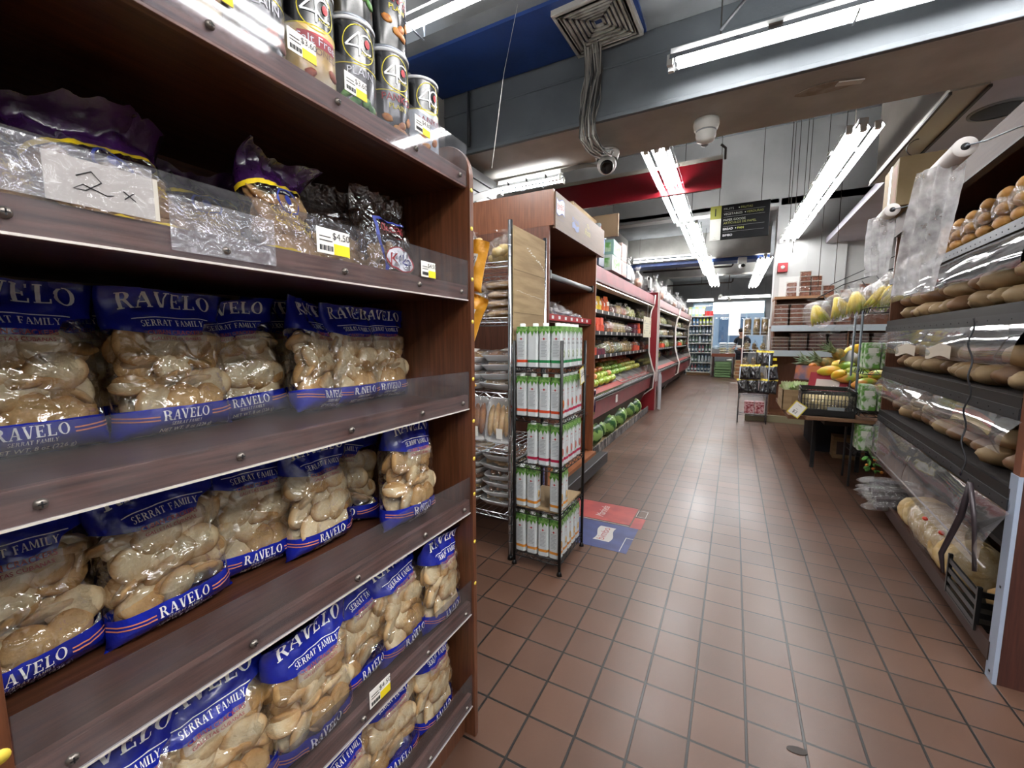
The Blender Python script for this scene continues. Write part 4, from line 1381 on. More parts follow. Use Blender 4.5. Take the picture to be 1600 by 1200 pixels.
def carton(band, accent):
    rt = root('juice_carton')
    w, h = .0295, .205
    def pr(z, k=1.0):
        c_ = .30 * w
        q = w * k
        return [(-q + c_, -q, z), (q - c_, -q, z), (q, -q + c_, z), (q, q - c_, z), (q - c_, q, z), (-q + c_, q, z), (-q, q - c_, z), (-q, -q + c_, z)]
    def sect(z0, z1, name, m_, k1=1.0, cap=False):
        a, b = pr(z0), pr(z1, k1)
        fs = [(i, (i + 1) % 8, 8 + (i + 1) % 8, 8 + i) for i in range(8)]
        if cap: fs.append(tuple(range(8, 16)))
        if z0 == 0: fs.append(tuple(range(8))[::-1])
        return MB().add(a + b, fs).build(name, m_, rt)
    sect(0, .022, 'carton_base', mat('carton_white', '#c6cccf', .4))
    sect(.022, .036, 'colour_band', band)
    sect(.036, .181, 'carton_body', MATS['carton_white'])
    sect(.181, h, 'leafy_top', mat('leaf_green_print', '#7fa45c', .45, c2='#41762f', scale=45, mix=(.42, .58)), .96, True)
    MB().lathe([(.015, 0), (.015, .015), (.012, .017), (0, .017)], (.0, -.006, h - .001), 14).build('cap', mat('cap_white', '#e6e9ea', .35), rt)
    m = MB()
    for s_, M in ((0, Euler((0, 0, 0))), (1, Euler((0, 0, R(90)))), (2, Euler((0, 0, R(-90)))), (3, Euler((0, 0, R(180))))):
        M = M.to_matrix()
        for k in range(3):
            x = -w * .62 + k * w * .62
            vs = [M @ Vector((x - w * .30, -w - .0006, .182)), M @ Vector((x + w * .30, -w - .0006, .182)), M @ Vector((x + (k - 1) * .004, -w - .0006, .166 - (k % 2) * .012))]
            m.add(vs, [(0, 1, 2)])
    m.build('leaf_print', mat('dark_leaf', '#4a8228', .4), rt)
    m = MB()
    M = Euler((0, 0, R(90))).to_matrix()
    for q, M in ((0, Matrix.Identity(3)), (1, Euler((0, 0, R(90))).to_matrix())):
        f = lambda x, z, M=M: tuple(M @ Vector((x, -w - .0008, z)))
        m.add([f(-.006, .142), f(0, .136), f(.006, .142), f(0, .149)], [(0, 1, 2, 3)])
        m.add([f(-.014, .1425), f(-.014, .1415), f(.014, .1415), f(.014, .1425)], [(0, 1, 2, 3)])
    m.build('diamond_mark', mat('diamond_red', '#a8262c', .4), rt)
    m = MB()
    f = lambda x, z: (x, -w - .0008, z)
    for i in range(11):
        z = .128 - i * .0075
        m.add([f(-.016, z), f(.016 - (i % 3) * .004, z), f(.016 - (i % 3) * .004, z + .0035), f(-.016, z + .0035)], [(0, 1, 2, 3)])
    m.build('small_print', mat('pale_print', '#9aa1a6', .5), rt)
    m = MB()
    M = Euler((0, 0, R(90))).to_matrix()
    g = lambda x, z: tuple(M @ Vector((x, -w - .0008, z)))
    m.text(accent[0], .011, lambda x, y: g(x, y + .118), w=.036)
    m.build('flavour_lettering', accent[1], rt)
    m = MB()
    m.ell(g(.002, .07), (.003, .011, .022), 10, 8, nz=.2, seed=2)
    m.build('fruit_print', accent[2], rt)
    return rt
with proto():
    BG = mat('band_green', '#1f7a45', .4); BO = mat('band_redorange', '#c8451f', .4); BC = mat('band_crimson', '#a8163f', .4); BN = mat('band_orange', '#c9822a', .4)
    CT = {'g': carton(BG, ('Soursop', INK, mat('soursop_print', '#7f8f6a', .5, c2='#d9dcd2', scale=60))),
          'r': carton(BO, ('-----', BO, mat('mango_print', '#d6902a', .5, c2='#c45a2a', scale=40))),
          'c': carton(BC, ('-----', BC, mat('guava_print', '#c2506a', .5, c2='#7fa050', scale=50))),
          'o': carton(BN, ('-----', BN, mat('tamarind_print', '#b28a4a', .5, c2='#d9c49a', scale=50)))}
TN = ['bottom', 'second', 'third', 'fourth', 'top']
cols = [KX1 - .034 - i * .0655 for i in range(4)]
rows_ = [KY0 + .036 + i * .066 for i in range(5)]
plan = {4: ('g', 'g', 'g', 'r', 'g'), 3: ('r', 'r', 'r', 'r', 'c'), 2: ('c', 'c', 'c', None, 'c'), 1: ('o', None, 'o', 'o', 'o'), 0: ('o', 'o', 'o', 'o', 'o')}
CN = {'g': 'green', 'r': 'orange-red', 'c': 'crimson', 'o': 'orange'}
for t_, pl in plan.items():
    for i in range(4):
        k = pl[i]
        if k is None: continue
        if t_ == 1 and i == 0: continue
        put(CT[k], (cols[i], rows_[0], KT[t_] + .003 + (.011 if t_ == 1 else 0)), (0, 0, R(rnd.uniform(-5, 5) + (90 if (t_ == 4 and i == 2) else 0))), 'white %s-banded juice carton, %s from the right, front row, %s tier' % (CN[k], ORD[i], TN[t_]), 'juice cartons on the black rack', cat='carton')
    for j in range(5):
        if t_ != 1 and j == 0: continue
        if t_ == 1 and j > 1: continue
        k = pl[4]
        put(CT[k], (cols[0], rows_[j], KT[t_] + .003 + (.011 if t_ == 1 else 0)), (0, 0, R(rnd.uniform(-4, 4))), 'white %s-banded juice carton, %s back along the aisle side, %s tier' % (CN[k], ORD[j], TN[t_]), 'juice cartons on the black rack', cat='carton')
put(CT['o'], (cols[1], rows_[3], KT[1] + .014), (0, 0, 0), 'lone juice carton standing at the back of the half-empty tier', 'juice cartons on the black rack', cat='carton')

# brown bread cabinet
bc = root('bread_cabinet', (0, 0, 0), label='tall brown laminate bread cabinet with stickered header beside the produce case', cat='cabinet')
WCAB = wood('cabinet_laminate', '#8a5538', '#6f402a', 'z', rough=.35)
WCIN = wood('cabinet_inside', '#6e4332', '#573325', 'z', rough=.45)
CY0, CY1 = 2.64, 3.72
MB().box(-1.72, -1.12, CY0, CY0 + .02, .02, 1.97).build('side_panel', WCIN, bc)
MB().box(-1.72, -1.115, CY1 - .02, CY1, .02, 2.02).build('side_panel', WCAB, bc, bev=.002)
MB().box(-1.73, -1.715, CY0, CY1, .02, 2.0).build('back_panel', WCIN, bc)
MB().box(-1.73, -1.09, CY0 - .002, CY0 + .02, 1.97, 2.20).build('header_side', WCAB, bc)
MB().box(-1.10, -1.082, CY0 + .018, CY1 + .10, 1.955, 2.19).build('header_front', wood('header_laminate', '#77614f', '#685243', 'y', rough=.5, coat=0), bc)
MB().box(-1.73, -1.10, CY0 + .02, CY1 + .1, 1.96, 1.985).build('header_bottom', WCIN, bc)
MB().box(-1.71, -1.08, CY0 + .02, CY1 - .02, .12, .19).build('base_deck', mat('orange_brown_deck', '#8f5632', .5), bc)
MB().box(-1.0801, -1.0, CY0 + .02, CY1 + .1, .07, .165).build('base_bumper', mat('black_rubber', '#1c1d1f', .5), bc, bev=.006)
for z in (.55, .9, 1.36, 1.66):
    MB().box(-1.71, -1.16, CY0 + .02, CY1 - .02, z - .02, z).build('shelf_board', WCIN, bc)
m = MB().box(-1.16, -1.145, CY0 + .03, CY1 - .03, 1.355, 1.40).build('red_price_rail', mat('rail_red', '#a31322', .4), bc)
m = MB()
for i in range(7):
    m.box(-1.1449, -1.1440, CY0 + .12 + i * .13, CY0 + .16 + i * .13, 1.367, 1.39)
m.build('rail_mark', WHITEINK, bc)
MB().tube([(-1.15, CY0 + .05, 1.66), (-1.15, CY1 - .06, 1.66)], .019, 10).build('shelf_lamp', mat('unlit_lamp', '#8b9093', .35), bc)
for y in (CY0 + .05, CY1 - .06):
    MB().box(-1.175, -1.125, y - .015, y + .015, 1.635, 1.69).build('lamp_end', BLACK, bc)
def stick(par, mk, y, z):
    pass
hx_ = -1.0812
sy = lambda x, z, cy, cz: (hx_, cy + x, cz + z)
m = MB()
m.grid(lambda a, b: sy((a - .5) * .155, (b - .5) * .10 + .012 * math.sin((a - .5) * 6.0), 2.745, 2.105), 14, 1, flip=False)
m.build('sticker_shape', BLUEINK, bc)
hx_ = -1.0806
m = MB()
m.grid(lambda a, b: sy((a - .5) * .145, (b - .5) * .088 + .012 * math.sin((a - .5) * 6.0), 2.745, 2.105), 14, 1)
m.build('sticker_field', WHITEINK, bc)
hx_ = -1.0800
MB().text('BIMBO', .036, lambda x, y: sy(x, y - .016 + .006 * math.sin(x * 40), 2.745, 2.105), w=.125).build('brand_lettering', mat('bimbo_red', '#c01a2c', .4), bc)
MB().text('Bakeries USA', .016, lambda x, y: sy(x, y, 2.745, 2.022), w=.12).build('sub_lettering', mat('dim_purple', '#6d5a66', .5), bc)
m = MB()
m.grid(lambda a, b: sy((a - .5) * .15, -.05 + .04 * b + .01 * math.sin(a * 7), 3.05, 2.075), 10, 1)
m.text('Marinela', .035, lambda x, y: sy(x, y, 3.05, 2.075), slant=.2, w=.15)
m.build('blue_sticker', mat('sticker_blue', '#4f63a8', .4), bc)
m = MB()
m.text('Tia', .035, lambda x, y: sy(x, y, 3.34, 2.10), slant=.2); m.text('Rosa', .05, lambda x, y: sy(x, y, 3.34, 2.045), slant=.1)
m.build('yellow_sticker', mat('sticker_yellow', '#b8a53c', .4), bc)
with proto():
    SN = knobbly('snack_bag', 14, 9, .03, mat('snack_purple', '#3a2a66', .4, c2='#cbc0b4', scale=30), (.07, .09, .16))
for i in range(5):
    put(SN, (-1.26 - .01 * (i % 2), CY0 + .16 + i * .17, 1.362), (0, 0, i * 1.3), 'purple and clear snack bag, %s from the left on the red-railed cabinet shelf' % ORD[i], 'snack bags in the brown cabinet', cat='snack bag', scale=(1, 1, 1.0 - .12 * i))
tag(MB().box(-1.75, -1.3, 3.6, 4.3, 2.19, 2.42).build('brown_box', CARD), 'brown cardboard carton on top of the bread cabinet', 'box')

# floor decal
dc = root('floor_decal', (0, 0, 0), label='scuffed red and blue floor decal by the carton rack', cat='decal')
DR = mat('decal_red', '#a8433f', .45, c2='#94383a', scale=9); DB = mat('decal_blue', '#3a4476', .45, c2='#323b68', scale=9)
MB().box(-1.0, -.55, 2.69, 2.99, .0006, .0014).box(-.54, -.47, 2.66, 2.83, .0006, .0014).build('red_field', DR, dc)
MB().box(-1.0, -.485, 2.31, 2.66, .0006, .0014).build('blue_field', DB, dc)
m = MB()
for x0, x1, y0, y1 in ((-.54, -.475, 2.85, 2.853), (-.54, -.475, 2.96, 2.963), (-.54, -.537, 2.85, 2.963), (-.478, -.475, 2.85, 2.963), (-1.0, -.55, 2.672, 2.678), (-.53, -.526, 2.32, 2.5), (-.53, -.485, 2.5, 2.504)):
    m.box(x0, x1, y0, y1, .0014, .002)
m.text('Marinela', .06, lambda x, y: (-.74 - y, 2.84 + x * .95, .002), w=.2, slant=.2)
m.grid(lambda a, b: (-.66 + .1 * (b - .5) + .01 * math.sin(a * 6), 2.40 + .2 * a, .002), 10, 1)
m.build('white_print', mat('decal_white', '#bdb9b6', .5), dc)
MB().text('bimbo', .05, lambda x, y: (-.645 - y, 2.50 + x, .0026), w=.17).build('brand_lettering', DR, dc)
sm = MB().prism([(1.0 * math.cos(2 * PI * k / 14) * .026, .014 * math.sin(2 * PI * k / 14)) for k in range(14)], lambda x, y: (.227 + x + .6 * y, 1.39 + y, .0006), lambda x, y: (.227 + x + .6 * y, 1.39 + y, .002))
tag(sm.build('gum_spot', mat('gum_dark', '#3a3432', .8)), 'dark flattened gum spot on a tile near the bottom of the photo', 'gum spot')

# ================================================================== PRODUCE CASES
REDP = mat('case_red_panel', '#861f2c', .4, c2='#761b27', scale=4, coat=.2)
PINKP = mat('case_pink_fascia', '#84353f', .5, c2='#732e38', scale=4)
CASEI = mat('case_interior', '#1b1a1a', .6)
CASEW = mat('case_white_trim', '#cfc9c4', .4)
STRIP = glow('case_light_strip', (1, .93, .82), 10.0)
def case(y0, y1, label, first=True, fasc=PINKP):
    c_ = root('produce_case', (0, 0, 0), label=label, cat='refrigerated case')
    def ex(name, poly, m_, a=y0, b=y1, bev=0):
        return MB().prism(poly, lambda x, z: (x, a, z), lambda x, z: (x, b, z)).build(name, m_, c_, bev=bev)
    zb = .40 if first else .34
    ex('lower_panel', [(-1.24, zb), (-1.215, .59), (-1.235, .60), (-1.27, zb)], REDP)
    ex('bumper', [(-1.24, .59), (-1.19, .60), (-1.18, .625), (-1.19, .65), (-1.24, .655)], mat('chrome_bumper', '#6c6f72', .25, .9), bev=.004)
    ex('bumper_trim', [(-1.186, .612), (-1.174, .617), (-1.174, .636), (-1.186, .64)], BLACK)
    ex('tank', [(-1.97, .12), (-1.40, .12), (-1.28, .38), (-1.24, .40), (-1.24, .60), (-1.97, .60)], mat('case_body_dark', '#3a2c27', .6))
    ex('plinth', [(-1.97, 0.002), (-1.55, 0.002), (-1.52, .13), (-1.97, .13)], mat('plinth_dark', '#241e1c', .7) if first else mat('plinth_bluegrey', '#5d6b7c', .5))
    ex('deck', [(-1.235, .64), (-1.24, .60), (-1.9, .60), (-1.9, .98), (-1.86, .98)], mat('dark_deck', '#2e2826', .4))
    ex('deck_lip', [(-1.24, .64), (-1.24, .655), (-1.33, .69), (-1.33, .675)], mat('red_deck_lip', '#8e2c26', .5))
    if first:
        ex('glass_guard', [(-1.236, .64), (-1.230, .64), (-1.245, .80), (-1.251, .80)], film('case_glass', gloss=.05, edge=.3, rough=.03, bump=0), y0 + 1.5, y1 - .04)
    ex('rear_wall', [(-1.99, .6), (-1.93, .6), (-1.93, 1.94), (-1.99, 1.94)], CASEI)
    for k, (z, x) in enumerate(((1.04, -1.32), (1.30, -1.33), (1.54, -1.36))):
        ex('case_shelf', [(-1.93, z - .03), (x, z - .03), (x + .012, z - .028), (x + .012, z + .012), (x, z), (-1.93, z)], mat('case_shelf_dark', '#26282a', .4, .4))
        n = int((y1 - y0) / .26)
        for i in range(n):
            y = y0 + .12 + i * .26 + (.05 * (k % 2))
            MB().box(x + .013, x + .015, y, y + .035, z - .026, z + .010).build('shelf_ticket', PAPER, c_)
    ex('canopy', [(-1.99, 1.90), (-1.32, 1.90), (-1.24, 1.86), (-1.24, 1.94), (-1.99, 1.97)], mat('canopy_inside', '#3c3936', .5))
    ex('fascia', [(-1.245, 1.805), (-1.205, 1.81), (-1.215, 1.94), (-1.245, 1.94)], fasc, bev=.004)
    ex('fascia_lip', [(-1.25, 1.785), (-1.20, 1.785), (-1.20, 1.81), (-1.25, 1.81)], mat('dark_red_lip', '#5e1f26', .4))
    ex('case_lamp', [(-1.285, 1.795), (-1.26, 1.79), (-1.26, 1.805), (-1.285, 1.81)], STRIP, y0 + .05, y1 - .05)
    ex('lamp_reflector', [(-1.42, 1.80), (-1.29, 1.80), (-1.29, 1.83), (-1.42, 1.86)], CASEW)
    pr = [(-1.99, 0.002), (-1.50, 0.002), (-1.34, .28), (-1.19, .40), (-1.17, .66), (-1.21, .76), (-1.27, 1.0), (-1.28, 1.5), (-1.25, 1.70), (-1.21, 1.80), (-1.20, 1.95), (-1.99, 1.98)]
    for y in (y0 - .0, y1 - .03):
        ex('end_panel', pr, mat('end_panel_mirror', '#8a8480', .08, .9) if y > y0 + .1 else mat('end_panel_brown', '#5e4334', .5), y, y + .03)
        edge = [(p[0] + .004, y + .015, p[1]) for p in pr[1:-1]]
        MB().tube(edge, .016, 6).build('edge_trim', CASEW, c_)
    return c_
case(3.84, 7.35, 'long red open produce case nearest the bread cabinet')
case(7.62, 10.9, 'second red produce case along the left wall', False, mat('case_pale_fascia', '#9a7678', .45))
case(10.96, 14.1, 'third red produce case, farthest along the left wall', False, MATS['case_pale_fascia'])
tag(MB().box(-1.99, -1.16, 7.40, 7.57, 0.002, 2.0).box(-1.16, -1.145, 7.40, 7.42, .5, 2.0, 1).box(-1.16, -1.145, 7.55, 7.57, .5, 2.0, 1).build('divider_post', [mat('divider_red', '#7e1722', .35, coat=.3), CASEW], bev=.004), 'tall dark red divider with pale edges between the first two cases', 'divider')
cl = root('hanging_cloth', (-1.12, 7.42, .30), label='pale plastic sheet hanging by the foot of the case divider', cat='sheet')
MB().grid(lambda a, b: (.03 * math.sin(a * 9) + .02, a * .14, -.28 + .62 * b + .03 * math.sin(a * 5)), 12, 6).build('plastic_sheet', mat('milky_plastic', '#b9bdc2', .3, alpha=.8), cl)
nb = root('case_notice', (-1.165, 6.55, 1.40), (0, 0, R(90)), 'cream notice card with black corner marks hanging in the produce case', 'notice')
MB().box(-.30, .30, -.002, .002, -.15, .15).build('card', mat('cream_card', '#c9c3ac', .6), nb)
m = MB()
for sx in (-1, 1):
    for sz in (-1, 1):
        m.box(sx * .22 - .04 * (sx > 0), sx * .22 + .04 * (sx < 0), -.004, -.002, sz * .09 - .004, sz * .09 + .004)
        m.box(sx * .22 - .005, sx * .22 + .005, -.004, -.002, sz * .09 - .05 * (sz > 0), sz * .09 + .05 * (sz < 0))
m.build('corner_mark', INK, nb)
m = MB()
for k in range(4):
    m.box(-.15, .15 - .03 * k, -.004, -.002, .05 - k * .035, .056 - k * .035)
m.build('printed_line', GREYINK, nb)
MB().rod((0, 0, .15), (0, 0, .36), .002).build('string', GREYINK, nb)
tag(MB().box(-1.2135, -1.211, 4.93, 5.02, .47, .56).build('panel_ticket', PAPER), 'small white ticket on the red lower panel of the first case', 'ticket')

# ---- fruit on the sloping deck
def fruit(c1, c2, r_, name='apple'):
    f = root(name)
    m = MB()
    prof = []
    for k in range(11):
        t = PI * k / 10
        rr = r_ * math.sin(t) * (1 + .08 * math.cos(t))
        zz = -r_ * .92 * math.cos(t)
        if k == 10: zz -= r_ * .18
        if k == 0: zz += r_ * .06
        prof.append((rr, zz + r_ * .92))
    m.lathe(prof, n=14)
    m.build('fruit_skin', mat('skin_' + c1.strip('#') + c2.strip('#'), c1, .35, c2=c2, scale=22, coat=.3, mix=(.4, .6), vary=.15), f)
    MB().rod((0, 0, r_ * 1.66), (r_ * .1, 0, r_ * 2.05), r_ * .05, 5).build('stem', mat('stem_brown', '#4a3520', .8), f)
    return f
with proto():
    F = {'red apple': fruit('#a82a22', '#d9a045', .038), 'green apple': fruit('#9ab43c', '#c2cc62', .038), 'orange': fruit('#d9702a', '#e08a3c', .038, 'orange'),
         'peach': fruit('#d98a5a', '#e0b070', .036, 'peach'), 'lime': fruit('#6f9a34', '#9cb84c', .034, 'lime'), 'tomato': fruit('#c43420', '#d9552e', .036, 'tomato'), 'pear': fruit('#b9b04a', '#8f9a3a', .036, 'pear')}
def deck_xz(t):
    return (-1.27 - .60 * t, .645 + .32 * t)
kinds = [('green apple', 'red apple'), ('green apple', 'peach'), ('peach', 'red apple'), ('orange', 'tomato'), ('orange', 'pear')]
rown = ['front', 'second', 'third', 'fourth', 'back']
for r_ in range(6):
    x, z = deck_xz(.10 + r_ * .125)
    for i in range(17 if r_ < 3 else 14):
        y = 3.93 + i * .083 + .02 * (r_ % 2)
        k = [('green apple', 'green apple'), ('green apple', 'peach'), ('red apple', 'green apple'), ('peach', 'red apple'), ('tomato', 'peach'), ('orange', 'pear')][r_][0 if (i // 5) % 2 == 0 else 1]
        put(F[k], (x + rnd.uniform(-.006, .006), y, z + .03 + .012 * r_), (rnd.uniform(-.5, .5), rnd.uniform(-.5, .5), rnd.uniform(0, 6)), '%s in the %s deck row, %s from the near end' % (k, ['front', 'second', 'third', 'fourth', 'fifth', 'back'][r_], ORD[i]), 'fruit in the deck rows of the first case', cat='fruit', scale=1.15)
for r_ in range(5):
    x, z = deck_xz(.22 + r_ * .13)
    for i in range(21):
        y = 5.36 + i * .088
        k = ['lime', 'lime', 'pear', 'orange', 'peach'][r_] if i < 10 else ['pear', 'pear', 'orange', 'tomato', 'orange'][r_]
        put(F[k], (x, y, z + .045), (rnd.uniform(-.5, .5), rnd.uniform(-.5, .5), 0), '%s in the far half of the deck, %s row, %s along' % (k, ['front', 'second', 'third', 'fourth', 'back'][r_], ORD[i]), 'loose fruit in the far half of the first case', cat='fruit', scale=1.15)
for i in range(4):
    x, z = deck_xz(.08)
    rt = root('deck_crate', (-1.40, 5.42 + i * .43, .70), (0, R(28), 0), 'low clear-lidded tray on the red deck, %s of four past the apples' % ORD[i], 'tray')
    MB().box(-.14, .14, 0, .38, 0, .012).build('tray_base', mat('tray_grey', '#4a4846', .4), rt)
    m = MB()
    for a in ((-.14, -.13, 0, .38), (.13, .14, 0, .38), (-.13, .13, 0, .01), (-.13, .13, .37, .38)):
        m.box(*a, .012, .04)
    m.build('tray_rim', mat('rim_pale', '#a8a39c', .4), rt)

# ---- packs on the case shelves
def pack(name, c1, c2, n, sz, seed, shape='bag'):
    rt = root(name)
    r2 = random.Random(seed)
    cm = mat('goods_' + c1.strip('#') + c2.strip('#'), c1, .5, c2=c2, scale=25, vary=.15)
    if shape == 'bag':
        for i in range(n):
            MB().ell((r2.uniform(-.7, .7) * sz[0], r2.uniform(-.5, .5) * sz[1], sz[2] * r2.uniform(.18, .82)), (.034, .034, .032), 8, 6, nz=.2, seed=i).build('piece', cm, rt)
        m = MB().ell((0, 0, sz[2] * .5), (sz[0] * 1.1, sz[1] * 1.15, sz[2] * .56), 12, 8, nz=.15, seed=seed)
        m.grid(lambda a, b: ((a - .5) * sz[0] * (.3 + 1.2 * b), .008 * math.sin(a * 12), sz[2] * (.98 + .3 * b)), 6, 3)
        m.build('bag_film', PACK, rt)
    elif shape == 'printed':
        bs = BagShape(sz[0] * 2, sz[2] * 1.15, sz[1] * .6, seed, .0)
        m = MB(); bs.band(m, lambda u: 0, lambda u: 1, 8, nu=8); m.build('printed_pouch', cm, rt)
        m = MB(); mk = bs.mark(.002); m.grid(lambda a, b: mk((a - .5) * sz[0] * 1.1, sz[2] * (.55 + .25 * b)), 3, 2); m.build('pouch_label', PAPER, rt)
    else:
        MB().box(-sz[0], sz[0], -sz[1], sz[1], 0, sz[2] * .75).build('carton_body', cm, rt)
        MB().grid(lambda a, b: ((a - .5) * 2 * sz[0], (b - .5) * 2 * sz[1], sz[2] * (.8 + .15 * math.sin(PI * a) * math.sin(PI * b))), 5, 5).build('clear_lid', PACK, rt)
    return rt
with proto():
    G = [pack('vegetable_bag', '#8fae4a', '#c9c86a', 8, (.08, .07, .15), 1), pack('pepper_bag', '#b8402a', '#d98a4a', 8, (.08, .07, .14), 2), pack('snack_pouch', '#d9c02a', '#e0b020', 0, (.07, .06, .17), 3, 'printed'),
         pack('snack_pouch', '#d9661e', '#c8501a', 0, (.07, .06, .17), 4, 'printed'), pack('berry_box', '#3a1a2c', '#6a2438', 0, (.07, .09, .08), 5, 'box'), pack('grape_bag', '#6a3a44', '#8f5a4a', 9, (.08, .07, .11), 6),
         pack('potato_bag', '#c9a45a', '#d9bc7a', 8, (.08, .07, .13), 7), pack('tomato_box', '#c43420', '#d9552e', 0, (.07, .09, .10), 8, 'box'), pack('onion_bag', '#c9c8b0', '#a8b070', 8, (.08, .07, .13), 9)]
GN = ['green vegetable bag', 'red pepper bag', 'yellow printed pouch', 'orange printed pouch', 'dark berry box', 'purple grape bag', 'yellow potato bag', 'tomato box', 'pale onion bag']
def stock(y0, y1, z, x, seq, step, case_, shelf_, stack=1):
    n = int((y1 - y0) / step)
    for i in range(0, n):
        k = seq[i * len(seq) // n]
        put(G[k], (x - .19, y0 + step * (i + .9), z + .002), (0, 0, R(90 + rnd.uniform(-12, 12))), '%s in the rear row, %s shelf, %s case, %s along' % (GN[k], shelf_, case_, ORD[i]), 'packed produce in the wall cases', scale=(1.15, 1.05, 1.25), cat='packed produce')
    for i in range(n):
        k = seq[i * len(seq) // n]
        for q in range(stack if k in (4, 7) else 1):
            put(G[k], (x - .01, y0 + step * (i + .5), z + .002 + q * .085), (0, 0, R(90 + rnd.uniform(-12, 12))), '%s, %s shelf, %s case, %s from its near end%s' % (GN[k], shelf_, case_, ORD[i], ', upper' if q else ''), 'packed produce in the wall cases', scale=(1.15, 1.05, rnd.uniform(1.0, 1.25)), cat='packed produce')
stock(3.9, 7.28, 1.54, -1.52, [0, 0, 1, 2, 3, 5, 6, 1, 0, 0], .17, 'first', 'top')
stock(3.9, 7.28, 1.30, -1.46, [4, 4, 7, 5, 1, 6, 6, 5, 4, 7], .17, 'first', 'middle', 2)
stock(3.9, 7.28, 1.04, -1.44, [7, 7, 4, 8, 6, 8, 6, 6, 7, 1], .17, 'first', 'bottom', 1)
for a, b, nm in ((7.66, 10.8, 'second'), (11.0, 14.0, 'third')):
    stock(a, b, 1.54, -1.52, [6, 8, 6, 0], .26, nm, 'top')
    stock(a, b, 1.30, -1.47, [6, 0, 8, 6], .26, nm, 'middle')
    stock(a, b, 1.04, -1.45, [2, 6, 7, 0], .26, nm, 'bottom')
    for i in range(11):
        x, z = deck_xz(.5)
        k = [8, 0, 1, 7][i % 4]
        put(G[k], (x, a + .15 + i * .26, z + .01), (0, R(20), R(90)), '%s on the deck of the %s case, %s from its near end' % (GN[k], nm, ORD[i]), 'packed produce in the wall cases', cat='packed produce')
# eggplants hanging in front of the case
for k in range(4):
    e = root('eggplant', (-1.225 + .012 * k, 3.90 + .03 * (k % 2), .72 - .085 * k + .10), (R(160), R(12 * (-1) ** k), 0), 'dark purple eggplant at the near end of the case, %s from the top' % ORD[k], 'eggplant', 'eggplants at the case end')
    MB().lathe([(0, -.10), (.022, -.095), (.034, -.06), (.030, 0), (.020, .05), (.010, .07), (0, .072)], n=14).build('fruit_skin', mat('eggplant_purple', '#2a0f2e', .2, coat=.6), e)
    MB().lathe([(.018, .05), (.014, .072), (.005, .085), (.005, .10), (0, .10)], n=8).build('stem', mat('eggplant_stem', '#6f7a44', .7), e)

# watermelons and their tray
tr = root('cardboard_tray', (0, 0, 0), label='long low cardboard tray with dark striped front under the produce case', cat='tray')
MB().box(-1.62, -1.235, 4.05, 7.2, .006, .03).build('tray_floor', CARD, tr)
MB().box(-1.235, -1.222, 4.05, 7.2, .006, .105).build('tray_front', mat('tray_print', '#2c2a2c', .6, c2='#8f8a86', scale=1, stretch=(1, 38, 6), mix=(.52, .56)), tr)
MB().box(-1.62, -1.235, 4.04, 4.055, .006, .10).build('tray_end', CARD, tr)
WMEL = bpy.data.materials.new('watermelon_skin')
WMEL.use_nodes = True
N, L = WMEL.node_tree.nodes, WMEL.node_tree.links
tc = N.new('ShaderNodeTexCoord'); sx_ = N.new('ShaderNodeSeparateXYZ'); L.new(tc.outputs['Object'], sx_.inputs[0])
at = N.new('ShaderNodeMath'); at.operation = 'ARCTAN2'; L.new(sx_.outputs['Z'], at.inputs[0]); L.new(sx_.outputs['Y'], at.inputs[1])
nz = N.new('ShaderNodeTexNoise'); nz.inputs['Scale'].default_value = 18; L.new(tc.outputs['Object'], nz.inputs['Vector'])
ma = N.new('ShaderNodeMath'); ma.operation = 'MULTIPLY_ADD'; ma.inputs[1].default_value = 9; L.new(at.outputs[0], ma.inputs[0])
m2 = N.new('ShaderNodeMath'); m2.operation = 'MULTIPLY'; m2.inputs[1].default_value = 5; L.new(nz.outputs['Fac'], m2.inputs[0]); L.new(m2.outputs[0], ma.inputs[2])
si = N.new('ShaderNodeMath'); si.operation = 'SINE'; L.new(ma.outputs[0], si.inputs[0])
cr = N.new('ShaderNodeValToRGB'); cr.color_ramp.elements[0].position = .45; cr.color_ramp.elements[1].position = .75
cr.color_ramp.elements[0].color = hx('#8fb064'); cr.color_ramp.elements[1].color = hx('#27502a')
mr = N.new('ShaderNodeMapRange'); mr.inputs['From Min'].default_value = -1; L.new(si.outputs[0], mr.inputs['Value']); L.new(mr.outputs[0], cr.inputs['Fac'])
L.new(cr.outputs[0], N['Principled BSDF'].inputs['Base Color']); N['Principled BSDF'].inputs['Roughness'].default_value = .3
for i, (y, x, s_, rz) in enumerate(((4.20, -1.42, .85, 30), (4.48, -1.38, 1.08, 75), (4.77, -1.43, 1.0, 8), (5.04, -1.39, 1.12, 12), (5.32, -1.45, 1.0, 5), (5.60, -1.40, 1.14, 8), (5.88, -1.44, 1.05, 0), (6.32, -1.42, 1.1, 10), (6.62, -1.40, 1.16, 8))):
    wm = root('watermelon', (x, y, .032), (0, 0, R(rz)), 'striped green watermelon under the first case, %s from the near end%s' % (ORD[i], ', with a yellow patch' if i == 1 else ''), 'watermelon', 'watermelons under the produce case')
    MB().ell((0, 0, .125 * s_), (.15 * s_, .125 * s_, .125 * s_), 28, 18).build('rind', WMEL, wm)
    if i == 1:
        m = MB().ell((0, 0, .1252), (.1504, .1256, .1256), 28, 18)
        keep = [k for k, f in enumerate(m.f) if (lambda c: c.x > .07 and c.z > .05)(sum((Vector(m.v[q]) for q in f), Vector()) / 4)]
        m.f = [m.f[k] for k in keep]; m.m = [0] * len(keep); m.s = [True] * len(keep)
        m.build('ground_spot', mat('melon_yellow', '#b8a43a', .4), wm)

